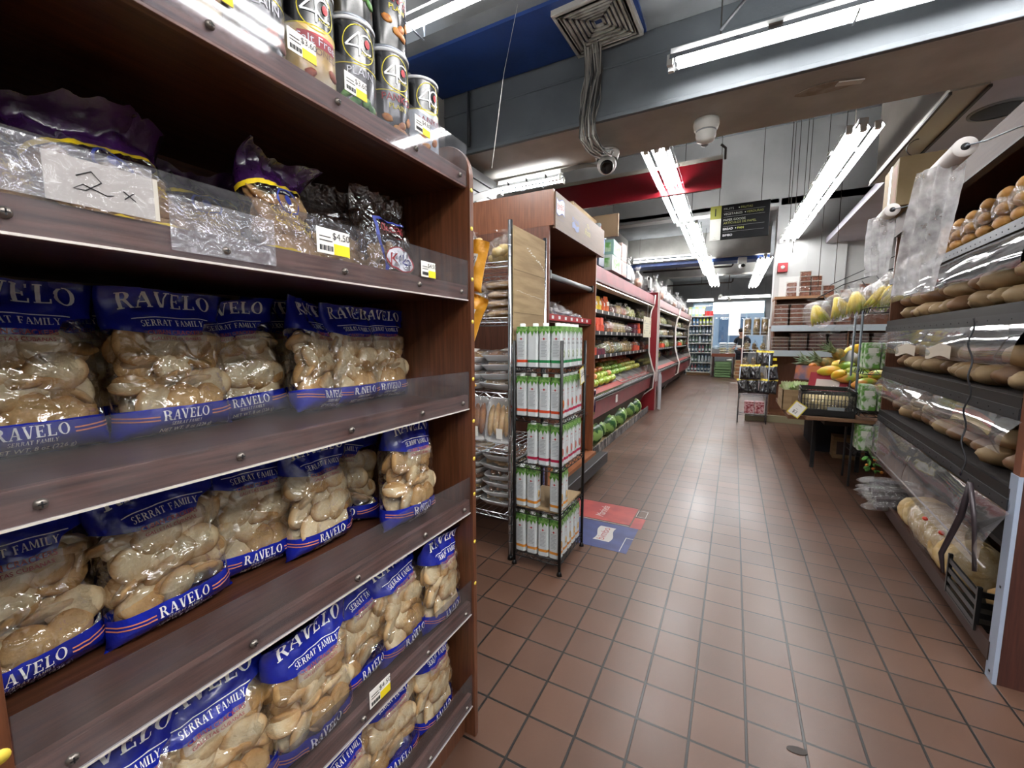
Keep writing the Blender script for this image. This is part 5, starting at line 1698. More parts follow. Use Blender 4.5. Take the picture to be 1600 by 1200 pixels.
# ---- things on top of the cases
def box_thing(name, loc, size, rz, m_, label, cat, face=None, txt=None):
    rt = root(name, loc, (0, 0, R(rz)), label, cat)
    a, b, c_ = size
    MB().box(-a / 2, a / 2, -b / 2, b / 2, 0, c_).build('box_body', m_, rt, bev=.003)
    if face:
        MB().box(-a * .38, a * .38, -b / 2 - .002, -b / 2, c_ * .2, c_ * .8).build('printed_panel', face, rt)
        MB().box(a / 2, a / 2 + .002, -b * .38, b * .38, c_ * .2, c_ * .8).build('side_panel_print', face, rt)
    return rt
TZ = 1.972
GB = mat('teal_box', '#7fa39a', .5); GG = mat('green_print', '#5f9c4a', .5, c2='#b9d0b0', scale=18); WB = mat('white_box', '#c5d0cc', .5)
BBX = mat('blue_box', '#2546a8', .4, c2='#1d3788', scale=15); PKB = mat('rose_box', '#a87a72', .5, c2='#c9b0a8', scale=20); DBX = mat('slate_box', '#7a8c98', .5, c2='#a8b4bc', scale=25)
box_thing('goods_box', (-1.33, 4.34, TZ), (.16, .20, .14), 0, mat('navy_bottle_box', '#14213f', .4), 'dark navy box at the near end of the case top, under the blue one', 'box')
box_thing('goods_box', (-1.33, 4.34, TZ + .142), (.16, .20, .15), 0, BBX, 'bright blue box stacked on the navy box beside the cabinet header', 'box')
box_thing('goods_box', (-1.34, 4.37, TZ + .294), (.18, .24, .12), 0, DBX, 'grey-green box topmost of the stack beside the cabinet header', 'box', mat('rosy_panel', '#a85c5a', .5))
box_thing('goods_box', (-1.33, 4.82, TZ), (.24, .42, .165), 0, WB, 'white and green box, lower of the pair on the case top', 'box', GG)
box_thing('goods_box', (-1.33, 4.82, TZ + .167), (.24, .40, .16), 2, GB, 'teal and green box, upper of the pair on the case top', 'box', GG)
for i in range(2):
    box_thing('goods_box', (-1.31, 5.17 + .27 * i, TZ), (.2, .24, .17), 0, [PKB, DBX][i], '%s box in the lower row beyond the green boxes on the case top' % ['rose', 'slate'][i], 'box', mat('pale_side', '#b9a8a4', .5))
box_thing('goods_box', (-1.31, 5.15, TZ + .172), (.2, .24, .20), 0, PKB, 'rose box stacked in the upper row beyond the green boxes', 'box', MATS['pale_side'])
def jar_bag(seed, c1, c2):
    rt = root('cellophane_bag')
    MB().ell((0, 0, .09), (.075, .075, .088), 12, 8, nz=.2, seed=seed).build('contents', mat('cell_' + c1.strip('#'), c1, .5, c2=c2, scale=20), rt)
    m = MB().lathe([(0, 0), (.09, .003), (.095, .12), (.07, .2), (.025, .27), (.02, .29), (.05, .36)], n=14)
    m.v = [(x * (1 + .15 * noise.noise(Vector((x * 20, z * 12, seed)))), y, z) for x, y, z in m.v]
    m.build('cellophane', PACK, rt)
    MB().lathe([(.023, .275), (.026, .282), (.023, .29)], n=10).build('tie', WHITE, rt)
    return rt
with proto():
    JB = [jar_bag(1, '#b9b4b0', '#8c8a88'), jar_bag(2, '#c87848', '#b0a8a0'), jar_bag(3, '#9a8f9c', '#c9c4c0'), jar_bag(4, '#c9cdd2', '#a8435a')]
for i in range(24):
    y = 5.75 + i * .32 + (.30 if i > 4 else 0)
    put(JB[[0, 0, 1, 0, 2, 3][i % 6]], (-1.30 - .06 * (i % 2), y, TZ + .0), (0, 0, i), 'clear tied cellophane bag on the case tops, %s from the near end' % ORD[i], 'cellophane bags on the case tops', scale=(.9, .9, [.9, 1.1, .8, 1.0, .7][i % 5]), cat='bag')
box_thing('dark_sign', (-1.22, 6.95, 1.98), (.03, .20, .2), 0, BLACK, 'small square black sign standing on the case top', 'sign', mat('dim_white', '#9a9a98', .5))

# ---- far drinks shelves
fr = root('drinks_shelf', (0, 0, 0), label='white drinks shelf with bottles at the far end of the aisle', cat='shelf')
for x in (-1.42, -.66):
    MB().box(x - .015, x + .015, 15.6, 16.1, .0, 2.0).build('upright', WHITE, fr)
MB().box(-1.42, -.66, 16.08, 16.1, 0, 2.0).build('shelf_back', mat('shelf_back_pale', '#9fb2bd', .5), fr)
MB().box(-1.42, -.66, 15.6, 16.1, .0, .10).build('kick_board', mat('tan_kick', '#7d5c3a', .6), fr)
FZ = [.12, .44, .78, 1.10, 1.40, 1.70, 2.0]
for z in FZ:
    MB().box(-1.42, -.66, 15.58, 16.1, z - .03, z).build('shelf_board', WHITE, fr)
def bottle(c1, cap, h=.25, r_=.035):
    rt = root('drink_bottle')
    MB().lathe([(0, 0), (r_, .004), (r_, h * .62), (r_ * .4, h * .84), (r_ * .36, h * .93)], n=12).build('bottle_body', mat('drink_' + c1.strip('#'), c1, .2, coat=.5), rt)
    MB().lathe([(r_ * 1.02, h * .22), (r_ * 1.02, h * .5)], n=12).build('bottle_label', mat('label_pale', '#c9d0d6', .5), rt)
    MB().lathe([(r_ * .42, h * .92), (r_ * .42, h), (0, h)], n=10).build('bottle_cap', mat('cap_' + cap.strip('#'), cap, .4), rt)
    return rt
with proto():
    DB_ = [bottle('#38506a', '#5a5f98'), bottle('#7a2c3c', '#8f2438'), bottle('#3c5a44', '#e0e4e6'), bottle('#4a7ab0', '#e0e4e6'), bottle('#a8b84a', '#d9d94a'), bottle('#b8c8d0', '#2c3c8f')]
sets = [[0, 1, 1, 0, 0, 0, 0], [5, 2, 2, 5, 5, 5, 5], [0, 0, 0, 1, 1, 2, 2], [2, 2, 2, 5, 0, 0, 2], [0, 0, 0, 2, 0, 0, 0], [5, 3, 3, 4, 4, 4, 4]]
for s_, row in enumerate(sets):
    for i, k in enumerate(row):
        put(DB_[k], (-1.35 + i * .105, 15.66, FZ[s_] + .002), (0, 0, 0), 'drink bottle on the far white shelf, %s row from the floor, %s from the left' % (ORD[s_], ORD[i]), 'bottles on the far drinks shelf', cat='bottle')
for i in range(3):
    box_thing('red_pack', (-.93 + i * .11, 15.7, 2.003), (.10, .12, .16), 0, mat('red_pack', '#b3241f', .4), 'red pack on top of the far drinks shelf, %s from the left' % ORD[i], 'box')
for i in range(5):
    box_thing('paper_pack', (-1.38 + i * .105, 15.7 - .02 * (i % 2), 2.003), (.10, .12, .30), 0, [mat('lime_pack', '#c2cc8a', .5), mat('aqua_pack', '#9cc2c4', .5)][i % 2], 'pale pack on top of the far drinks shelf, %s from the left' % ORD[i], 'pack', PAPER)

# ---- table, yellow packs, crates and boxes by the window
tb = root('counter_table', (0, 0, 0), label='brown wooden table by the shop window with yellow packs on it', cat='table')
MB().box(-.62, .05, 15.0, 15.7, .66, .76).build('tabletop', mat('table_brown', '#7a3c22', .5), tb)
for x in (-.60, .0):
    for y in (15.02, 15.64):
        MB().box(x, x + .04, y, y + .04, 0, .66).build('leg', mat('leg_dark', '#3a2018', .5), tb)
YP = mat('yellow_sack', '#d9bf2c', .5, c2='#e8e0b0', scale=20)
for c_ in range(2):
    for k in range(6):
        sk = root('yellow_sack', (-.31 + .25 * c_, 15.2, .762 + .058 * k), label='%s sack on the window table, %s from the bottom of the %s stack' % ('yellow' if k < 3 else 'white and blue', ORD[k], ['left', 'right'][c_]), cat='sack', group='sacks on the window table')
        MB().ell((0, 0, .028), (.118, .16, .03), 14, 8, nz=.12, seed=k).build('sack_body', YP if k < 3 else mat('pale_sack', '#b9d0d6', .5, c2='#dfe6e6', scale=20), sk)
        MB().box(-.10, .10, -.163, -.150, .018, .036).build('sack_label', WHITEINK, sk)
sc_ = root('scale_bin', (-.52, 15.2, .762), label='grey bin with crumpled paper on the left of the window table', cat='bin')
MB().box(-.11, .11, -.12, .12, 0, .14).build('bin_body', GREYW, sc_)
MB().ell((0, 0, .17), (.10, .10, .09), 10, 7, nz=.5, seed=3).build('crumpled_paper', mat('blueish_paper', '#b8cad6', .5), sc_)
for k in range(2):
    cr_ = root('green_crate', (-.28, 15.05, .012 + .25 * k), label='faded green plastic crate under the window table, %s one' % ['lower', 'upper'][k], cat='crate', group='green crates')
    GCR = mat('faded_green', '#6f8f60', .5)
    for j in range(3):
        MB().box(-.24, .24, -.16, -.145, .01 + j * .08, .06 + j * .08).build('side_slat', GCR, cr_)
    MB().box(-.24, .24, -.15, .15, 0, .01).build('crate_floor', GCR, cr_)
    for x in (-.24, .225):
        MB().box(x, x + .015, -.16, .15, 0, .24).build('crate_end', GCR, cr_)
    MB().box(-.225, .225, .135, .15, .0, .24).build('crate_back', GCR, cr_)
for k in range(5):
    box_thing('carton_box', (.17, 14.75, .005 + .115 * k), (.24, .3, .112), 3 * (-1) ** k, [CARD, mat('pale_card', '#b59f80', .7)][k % 2], 'flat cardboard carton in front of the far clerk, %s from the floor' % ORD[k], 'box', mat('faint_print', '#96653f', .6))
tag(MB().ell((-.10, 14.98, .56), (.09, .06, .035), 10, 6, nz=.3).build('white_bag', WHITE), 'small white bag on the green crates', 'bag')

# ---- person
pr = root('person', (.24, 15.15, 0), (0, 0, R(-30)), 'person in a black t-shirt with short dark hair looking down behind the cartons', 'person')
SKIN = mat('skin', '#b98a72', .55); SHIRT = mat('black_shirt', '#15161c', .8); HAIR = mat('dark_hair', '#1d1614', .7)
def skin_fig(name, verts, edges, rad, m_, par):
    me = bpy.data.meshes.new(name)
    me.from_pydata(verts, edges, [])
    me.materials.append(m_)
    o = bpy.data.objects.new(name, me)
    COL.objects.link(o)
    o.parent = par
    sk = o.modifiers.new('skin', 'SKIN')
    for v, r_ in zip(me.skin_vertices[0].data, rad):
        v.radius = (r_, r_) if not isinstance(r_, tuple) else r_
    me.skin_vertices[0].data[0].use_root = True
    sd = o.modifiers.new('sub', 'SUBSURF'); sd.levels = 1; sd.render_levels = 2
    return o
vs = [(0, 0, .84), (0, .01, .98), (0, .0, 1.12), (0, -.02, 1.25), (0, -.05, 1.33), (0, -.09, 1.40), (0, -.12, 1.47),
      (.09, -.02, 1.25), (.19, -.02, 1.22), (.23, -.04, 1.0), (.15, -.22, .93), (.12, -.29, .93),
      (-.09, -.02, 1.25), (-.19, -.02, 1.22), (-.23, -.04, 1.0), (-.15, -.22, .93), (-.12, -.29, .93),
      (.09, 0, .80), (.10, -.01, .44), (.10, .02, .07), (.10, -.12, .04), (-.09, 0, .80), (-.10, -.01, .44), (-.10, .02, .07), (-.10, -.12, .04)]
ed = [(0, 1), (1, 2), (2, 3), (3, 4), (4, 5), (5, 6), (3, 7), (7, 8), (8, 9), (9, 10), (10, 11), (3, 12), (12, 13), (13, 14), (14, 15), (15, 16), (0, 17), (17, 18), (18, 19), (19, 20), (0, 21), (21, 22), (22, 23), (23, 24)]
ra = [(.15, .11), (.13, .10), (.15, .11), (.14, .10), .055, .075, .085, .07, .055, .042, .033, .03, .07, .055, .042, .033, .03, .085, .06, .045, .035, .085, .06, .045, .035]
skin_fig('body', vs, ed, ra, SKIN, pr)
skin_fig('t_shirt', [(0, 0, .82), (0, .01, .98), (0, 0, 1.12), (0, -.02, 1.25), (.09, -.02, 1.25), (.195, -.02, 1.215), (.225, -.035, 1.07), (-.09, -.02, 1.25), (-.195, -.02, 1.215), (-.225, -.035, 1.07)],
         [(0, 1), (1, 2), (2, 3), (3, 4), (4, 5), (5, 6), (3, 7), (7, 8), (8, 9)], [(.17, .13), (.15, .12), (.165, .125), (.15, .11), .08, .068, .058, .08, .068, .058], SHIRT, pr)
skin_fig('trousers', [(0, 0, .86), (.09, 0, .80), (.10, -.01, .44), (.10, .02, .10), (-.09, 0, .80), (-.10, -.01, .44), (-.10, .02, .10)], [(0, 1), (1, 2), (2, 3), (0, 4), (4, 5), (5, 6)], [(.16, .12), .10, .075, .06, .10, .075, .06], mat('dark_trousers', '#1c1e26', .8), pr)
MB().ell((0, -.105, 1.50), (.078, .10, .072), 16, 10, nz=.1).build('hair', HAIR, pr)
m = MB()
for sx in (-1, 1):
    m.ell((sx * .03, -.20, 1.455), (.008, .005, .006), 8, 5)
m.build('eye', INK, pr)
MB().ell((0, -.215, 1.43), (.010, .014, .016), 8, 6).build('nose', SKIN, pr)
MB().ell((0, -.198, 1.40), (.020, .005, .005), 8, 5).build('mouth', mat('lip', '#8a4a44', .6), pr)
for sx in (-1, 1):
    MB().ell((sx * .083, -.115, 1.45), (.008, .018, .026), 8, 6).build('ear', SKIN, pr)
    hb = (sx * .115, -.31, .93)
    for f_ in range(4):
        x = hb[0] + (f_ - 1.5) * .017
        l_ = [.06, .072, .068, .055][f_]
        MB().tube([(x, -.31, .935), (x * .98, -.31 - l_ * .5, .935), (x * .95, -.31 - l_, .915)], [.009, .008, .006], 6).build('finger', SKIN, pr)
    MB().tube([(hb[0] - sx * .03, -.30, .94), (hb[0] - sx * .05, -.335, .945), (hb[0] - sx * .05, -.36, .94)], [.011, .009, .007], 6).build('thumb', SKIN, pr)
tag(MB().box(.02, .14, -.03, -.02, -.04, .04).build('held_paper', PAPER, loc=(.05, 14.86, 1.0)), 'small white paper held by the far clerk', 'paper')
# red post in front of the person
tag(MB().box(.20, .25, 14.2, 14.25, 0, .92).build('red_post', REDP), 'short red post beside the far clerk', 'post')

# ================================================================== RIGHT SIDE
# ---- candy gondola against the white wall
gd = root('candy_gondola', (0, 0, 0), label='brown wooden shelves with silver rails full of candy tubs by the white wall', cat='shelf')
GW = wood('gondola_wood', '#7d5238', '#6b432d', 'z', rough=.45)
GX0, GX1, GYF = .50, 2.25, 7.22
for x in (GX0, 1.38, GX1 - .02):
    MB().box(x, x + .02, 7.30, 7.70, 0, 1.82).build('upright_panel', GW, gd)
MB().box(GX0, GX1, 7.70, 7.72, 0, 1.82).build('back_panel', wood('gondola_back', '#8a5a42', '#774a36', 'z', rough=.5), gd)
MB().box(GX0 - .01, GX1, 7.26, 7.72, 1.80, 1.835).build('top_board', mat('top_board_tan', '#8f6846', .5), gd)
for z in (1.41, 1.05):
    MB().box(GX0 - .03, GX1, GYF, 7.70, z - .02, z).build('shelf_board', GW, gd)
    m = MB().box(GX0 - .03, GX1, GYF - .02, GYF, z - .075, z + .01)
    m.box(GX0 - .03, GX1, GYF - .024, GYF - .02, z - .035, z - .03)
    m.build('price_rail', mat('silver_rail', '#b9c4cc', .35, .5), gd)
MB().box(GX0, GX1, 7.26, 7.70, .10, .13).build('base_deck', GW, gd)
MB().box(GX0 - .3, 1.35, 7.16, 7.22, 0.002, .10).build('base_board', mat('beige_kick', '#8a8268', .7), gd)
def tub(c1, w=.085, d=.08, h=.062):
    rt = root('candy_tub')
    m = MB().box(-w * .94, w * .94, -d * .94, d * .94, .002, h * .86)
    m.build('candy', mat('candy_' + c1.strip('#'), c1, .5, c2='#5e2e18', scale=60, vary=.15), rt, bev=.008)
    m = MB().box(-w, w, -d, d, 0, h * .9)
    m.build('clear_wall', film('tub_plastic', gloss=.12, edge=.6, rough=.1, bump=.1), rt)
    m = MB().box(-w * 1.04, w * 1.04, -d * 1.04, d * 1.04, h * .88, h)
    m.build('lid_rim', mat('pale_lid', '#b8aea4', .3), rt, bev=.004)
    return rt
with proto():
    TB = [tub('#74381c'), tub('#2a151e', .10, .09, .05), tub('#8a4826', .062, .062, .07)]
def stacks(z, xs, ns, kind, h, row, y=7.36):
    for i, (x, n) in enumerate(zip(xs, ns)):
        for q in range(n):
            put(TB[kind], (x, y, z + .002 + q * h), (0, 0, R(rnd.uniform(-3, 3))), 'clear candy tub, %s up in the %s stack from the left, %s' % (ORD[q], ORD[i], row), 'candy tubs on the brown shelves', cat='tub')
stacks(1.835, (.70, .86, .99, 1.14, 1.34, 1.55), (3, 5, 4, 2, 1, 2), 2, .0705, 'top board', 7.40)
stacks(1.41, (.59, .78, .95, 1.13, 1.32), (5, 5, 5, 2, 1), 0, .0625, 'upper shelf')
stacks(1.05, (.60, .82, 1.04, 1.27, 1.51, 1.75), (4, 5, 5, 5, 5, 5), 1, .0505, 'lower shelf')
for k in range(3):
    tag(MB().box(-.045, .045, -.004, 0, -.02, .02).build('yellow_tag', YELLOWP, loc=(.515, 7.13, .93 - .14 * k)), 'small yellow tag at the left edge of the brown shelves, %s from the top' % ORD[k], 'tag', 'yellow tags')

# ---- nut rack farther back
nr = root('nut_rack', (0, 0, 0), label='white wire rack with bags of nuts and beans standing past the wall corner', cat='rack')
for x in (.16, .60):
    for y in (9.8, 10.2):
        MB().rod((x, y, 0), (x, y, 1.62), .010, 6).build('post', WHITE, nr)
for z in (.35, .65, .95, 1.3):
    m = MB()
    for k in range(9):
        m.rod((.16 + .055 * k, 9.8, z), (.16 + .055 * k, 10.2, z), .004, 4)
    m.rod((.16, 9.8, z), (.60, 9.8, z), .006, 5); m.rod((.16, 9.8, z + .06), (.60, 9.8, z + .06), .004, 5)
    m.build('wire_shelf', WHITE, nr)
with proto():
    NBG = [knobbly('nut_bag', 31, 7, .035, mat('nut_tan', '#a08a5c', .6, c2='#7d6a40', scale=40), (.06, .05, .17)), knobbly('nut_bag', 33, 7, .035, mat('nut_dark', '#5a4632', .6, c2='#8f7a52', scale=40), (.06, .05, .16))]
for s_, z in enumerate((.35, .65, .95, 1.3)):
    for i in range(3):
        put(NBG[(i + s_) % 2], (.23 + i * .15, 9.88, z + .008), (0, 0, i), 'clear bag of nuts, %s shelf from the floor, %s from the left, white wire rack' % (ORD[s_], ORD[i]), 'nut bags on the white rack', scale=(1, 1, 1.25), cat='nut bag')
for i, (x, z) in enumerate(((.24, 1.62), (.40, 1.62), (.54, 1.66))):
    jr = root('snack_jar', (x, 9.9, 1.31 + .0), (0, 0, 0), 'tall jar of brown snacks at the top of the white rack, %s from the left' % ORD[i], 'jar', 'snack jars')
    jr.location = (x, 10.08, 1.302)
    MB().lathe([(0, 0), (.06, .003), (.06, .30), (.05, .33)], n=14).build('jar_contents', mat('jar_brown', '#8a744c', .4, c2='#5e4a2c', scale=50, coat=.5), jr)
    MB().lathe([(.055, .33), (.055, .36), (0, .36)], n=14).build('jar_lid', mat('jar_lid_grey', '#9a9c9e', .3), jr)

# ---- chip rack
cr_ = root('chip_rack', (0, 0, 0), label='low metal rack with black snack bags in front of the brown shelves', cat='rack')
for x in (.10, .46):
    for y in (6.95, 7.12):
        MB().rod((x, y, 0.0), (x, y, 1.0 if x > .3 else .82), .009, 6).build('post', STEEL, cr_)
for z in (.14, .42, .62):
    wire_shelf(cr_, .10, .46, 6.95, 7.12, z, STEEL, 5, 6, 2)
def chip(seed, c1):
    rt = root('chip_bag')
    bs = BagShape(.15, .22, .03, seed, .0, wr=.006, top=.75)
    m = MB(); bs.band(m, lambda u: 0, lambda u: .86, 14); m.build('glossy_pouch', mat('chip_' + c1.strip('#'), c1, .15, c2='#2a2a2e', scale=14, coat=1, bump=1.0, bscale=30), rt)
    m = MB(); bs.band(m, lambda u: .86, lambda u: 1, 3); m.build('yellow_header', mat('chip_header', '#d9c34a', .4), rt)
    return rt
with proto():
    CHB = [chip(1.1, '#0e0d0e'), chip(4.2, '#141116'), chip(7.3, '#101320')]
for i, (x, y, z, k) in enumerate(((.17, 6.93, .64, 0), (.30, 6.93, .64, 1), (.43, 7.0, .84, 2), (.36, 7.06, .84, 0), (.16, 6.93, .44, 1), (.28, 6.93, .44, 0), (.41, 6.93, .44, 2), (.52, 6.98, .64, 2), (.50, 7.0, .44, 1))):
    put(CHB[k], (x, y, z), (R(-8), R(rnd.uniform(-8, 8)), R(rnd.uniform(-15, 15))), 'shiny black snack bag hanging on the metal rack, %s counted from lower left' % ORD[i], 'black snack bags', cat='snack bag')
for i in range(2):
    box_thing('red_carton', (.24 + .13 * i, 7.03, .145 + 0), (.12, .14, .17), 0, mat('berry_red_box', '#7e1626', .4, c2='#c9a0a4', scale=30), 'red and white carton on the bottom of the chip rack, %s of two' % ['left', 'right'][i], 'box', None)

# ---- fruit display
fd = root('fruit_stand', (0, 0, 0), label='low dark fruit stand draped in navy under the lettuce box', cat='stand')
MB().box(.52, 1.6, 5.0, 6.4, .42, .46).build('stand_top', mat('stand_wood', '#6b4a32', .6), fd)
MB().box(.84, 1.55, 5.52, 6.35, 0.002, .42).build('stand_skirt', mat('navy_cloth_and_shade', '#10131f', .8), fd)  # navy cloth whose dark face also stands in for shade under the display
def crate_box(name, loc, size, rz, tilt, side, label, cat, open_=True, printm=None):
    rt = root(name, loc, (R(tilt), 0, R(rz)), label, cat)
    a, b, c_ = size
    t = .008
    MB().box(-a / 2, a / 2, -b / 2, b / 2, 0, t).build('box_floor', side, rt)
    for x0, x1, y0, y1 in ((-a / 2, a / 2, -b / 2, -b / 2 + t), (-a / 2, a / 2, b / 2 - t, b / 2), (-a / 2, -a / 2 + t, -b / 2, b / 2), (a / 2 - t, a / 2, -b / 2, b / 2)):
        MB().box(x0, x1, y0, y1, t, c_).build('box_side', side, rt)
    if printm:
        MB().box(-a * .3, a * .3, -b / 2 - .002, -b / 2, c_ * .3, c_ * .7).build('box_print', printm, rt)
    return rt
crate_box('lettuce_box', (.70, 5.55, .465), (.42, .50, .22), 0, 0, CARD, 'open cardboard box heaped with pale lettuce', 'box', printm=mat('faint_box_print', '#8a7252', .7))
LET = mat('lettuce_leaf', '#d3dfb6', .4, c2='#a9c884', scale=14)
for i in range(8):
    lt = root('lettuce', (.56 + (i % 4) * .095, 5.42 + (i // 4) * .2, .62), (rnd.uniform(-.4, .4), rnd.uniform(-.4, .4), i), '%s lettuce head in the open box, %s from the left' % (['front', 'back'][i // 4], ORD[i % 4]), 'lettuce', 'lettuce heads')
    for k in range(7):
        a = 2 * PI * k / 7
        MB().grid(lambda u, v: ((.02 + .045 * v) * math.cos(a + (u - .5) * 1.1), (.02 + .045 * v) * math.sin(a + (u - .5) * 1.1), .02 + .10 * v + .012 * math.sin(u * 14 + k)), 6, 5).build('leaf', LET, lt)
REDBX = mat('fruit_box_red', '#8f2230', .5)
crate_box('papaya_box', (.88, 4.88, .67), (.34, .36, .20), -40, -14, REDBX, 'tilted red fruit box holding papayas, nearer one', 'box', printm=mat('box_white_print', '#c9bdb4', .6))
crate_box('papaya_box', (1.08, 4.70, .62), (.28, .34, .18), -40, -14, REDBX, 'tilted red fruit box holding mangoes, right one', 'box', printm=MATS['box_white_print'])
crate_box('orange_box', (.72, 5.10, .80), (.22, .3, .14), -30, -10, mat('blue_orange_box', '#5a5468', .5, c2='#b8683a', scale=8), 'small blue and orange printed fruit box behind the lettuce', 'box')
tag(MB().box(.75, 1.55, 4.55, 5.4, .46, .60).build('display_ledge', mat('ledge_dark', '#2a221e', .7)), 'dark ledge under the tilted fruit boxes', 'ledge')
def papaya(c1, c2):
    rt = root('papaya')
    MB().lathe([(0, -.13), (.025, -.122), (.055, -.07), (.066, -.01), (.058, .06), (.034, .11), (.012, .13), (0, .131)], n=16).build('fruit_skin', mat('papaya_' + c1.strip('#'), c1, .35, c2=c2, scale=7, coat=.2, mix=(.42, .58)), rt)
    MB().rod((0, 0, .125), (0, 0, .145), .008, 6).build('stem', mat('stem_brown', '#4a3520', .8), rt)
    return rt
with proto():
    PP = [papaya('#d9a02a', '#c9b43a'), papaya('#6f9a3a', '#9aa83a'), papaya('#8fa83c', '#d9944a')]
for i, (x, y, z, k, rx, rz, lb) in enumerate((
    (.79, 4.80, .93, 0, 78, 62, 'yellow papaya at the front left of the heap'), (.85, 4.70, .90, 0, 70, 20, 'small yellow papaya second from the left in the front'),
    (.91, 4.66, .88, 2, 82, 64, 'green and orange mango at the front of the red boxes'), (1.0, 4.84, .93, 1, 84, 70, 'long green papaya in the middle of the heap'),
    (1.05, 4.96, 1.01, 0, 70, 40, 'yellow papaya high on the right of the heap'), (1.02, 5.1, 1.12, 0, 66, 110, 'yellow papaya at the top under the wire basket'),
    (1.01, 4.60, .84, 2, 76, 100, 'green and orange mango right of the front one'), (1.13, 4.85, .99, 1, 84, 60, 'green papaya by the rack post'),
    (.94, 4.92, .97, 1, 80, 30, 'green papaya half hidden behind the paper wrap'), (1.12, 4.70, .91, 2, 80, 30, 'pinkish mango behind the rack post'),
    (.90, 4.98, .98, 0, 80, 80, 'yellow papaya in the rear of the heap below the pineapples'), (1.06, 4.78, .89, 1, 84, 80, 'small green papaya low on the right of the heap'))):
    put(PP[k], (x, y, z), (R(rx), 0, R(rz)), lb, 'papayas and mangoes on the fruit display', cat='fruit', scale=.72)
tag(MB().grid(lambda a, b: (.96 + .17 * (a - .5) + .05 * b, 4.90 + .05 * math.sin(a * 9), .98 + .12 * b + .02 * math.sin(a * 12 + b * 5)), 18, 8).build('wrap_paper', mat('grey_paper', '#a8a8a6', .6)), 'crumpled white wrapping paper around a papaya', 'paper')
def pineapple():
    rt = root('pineapple')
    m = MB()
    m.ell((0, 0, .11), (.062, .062, .10), 18, 14)
    m.v = [(x * (1 + .05 * math.sin(12 * math.atan2(y, x) + z * 60)), y * (1 + .05 * math.sin(12 * math.atan2(y, x) + z * 60)), z) for x, y, z in m.v]
    m.build('fruit_skin', mat('pineapple_skin', '#8a6a2c', .6, c2='#5e5a2a', scale=40), rt)
    for k in range(22):
        a = k * 2.4
        l_ = .16 - .003 * k
        t = 1.0 - k * .035
        MB().tube([(.012 * math.cos(a), .012 * math.sin(a), .20), (.045 * t * math.cos(a), .045 * t * math.sin(a), .20 + l_ * .5), (.085 * t * math.cos(a), .085 * t * math.sin(a), .20 + l_ * .85)], [.010, .008, .001], 4).build('crown_leaf', mat('crown_green', '#5e6f4c', .5, c2='#8f9a7c', scale=15), rt)
    return rt
with proto():
    PA = pineapple()
for i, (x, y, z, rx, rz) in enumerate(((.93, 5.06, .93, 66, 110), (1.02, 5.16, 1.0, 60, 120), (.86, 5.12, .90, 66, 96))):
    put(PA, (x, y, z), (R(-rx), 0, R(rz)), 'pineapple lying with its crown out behind the papayas, %s from the left' % ORD[i], 'pineapples', cat='pineapple')
with proto():
    OR_ = fruit('#d9801f', '#e08a2c', .042, 'orange')
for i, (x, y) in enumerate(((.70, 5.04), (.74, 5.10), (.72, 5.18))):
    put(OR_, (x, y, .91 + .01 * i), (0, 0, 0), 'orange in the small printed box, %s of three' % ORD[i], 'oranges in the small box', cat='fruit')

# black plastic basket on a board
bk = root('plastic_basket', (.72, 4.42, .585), (0, 0, R(-4)), 'black slotted plastic basket wrapped in clear film with melons inside', 'basket')
BP = mat('black_plastic', '#101112', .35)
a, b, c_ = .36, .42, .21
MB().box(-a / 2, a / 2, -b / 2, b / 2, 0, .012).build('basket_floor', BP, bk)
def slotted(f0, L, name):
    m = MB()
    f0(m, -L / 2, L / 2, 0, .06); f0(m, -L / 2, L / 2, c_ - .03, c_)
    n = int(L / .022)
    for k in range(n + 1):
        x = -L / 2 + k * L / n
        f0(m, x - .003, x + .003, .05, c_ - .02)
    for z in (.095, .14):
        f0(m, -L / 2, L / 2, z - .002, z + .002)
    m.build(name, BP, bk)
slotted(lambda m, u0, u1, z0, z1: m.box(u0, u1, -b / 2, -b / 2 + .006, z0, z1), a, 'slotted_side')
slotted(lambda m, u0, u1, z0, z1: m.box(u0, u1, b / 2 - .006, b / 2, z0, z1), a, 'slotted_side')
slotted(lambda m, u0, u1, z0, z1: m.box(-a / 2, -a / 2 + .006, u0, u1, z0, z1), b, 'slotted_side')
slotted(lambda m, u0, u1, z0, z1: m.box(a / 2 - .006, a / 2, u0, u1, z0, z1), b, 'slotted_side')
m = MB()
m.tube([(-a / 2, -b / 2, c_), (a / 2, -b / 2, c_), (a / 2, b / 2, c_), (-a / 2, b / 2, c_)], .009, 6, closed=True)
m.build('rim', BP, bk)
m = MB()
def wrapf(u, v):
    n = 40
    ang = u * 2 * PI
    ca, sa = math.cos(ang), math.sin(ang)
    x = (a / 2 + .008) * math.copysign(abs(ca) ** .3, ca); y = (b / 2 + .008) * math.copysign(abs(sa) ** .3, sa)
    return (x + .004 * math.sin(v * 30 + u * 40), y + .003 * math.sin(u * 70), .055 + .165 * v)
m.grid(wrapf, 48, 8)
m.build('clear_wrap', PACK, bk)
MB().box(.0, .11, -b / 2 - .013, -b / 2 - .010, .058, .085).build('wrap_label', mat('silvery_label', '#8f9698', .4), bk)
MEL = mat('pale_melon', '#d9c68f', .5, c2='#c2ac72', scale=12)
for i, (x, y) in enumerate(((0, -.08), (-.08, .08), (.10, .09))):
    ml = root('melon', (.72 + x, 4.42 + y, .60), label='pale round melon inside the black basket, %s' % ['front one', 'back left one', 'back right one'][i], cat='melon', group='melons in the basket')
    MB().ell((0, 0, .082), (.085, .085, .082), 18, 12).build('rind', MEL, ml)
bs_ = root('basket_board', (0, 0, 0), label='dark stand with a wooden edge board under the black basket', cat='stand')
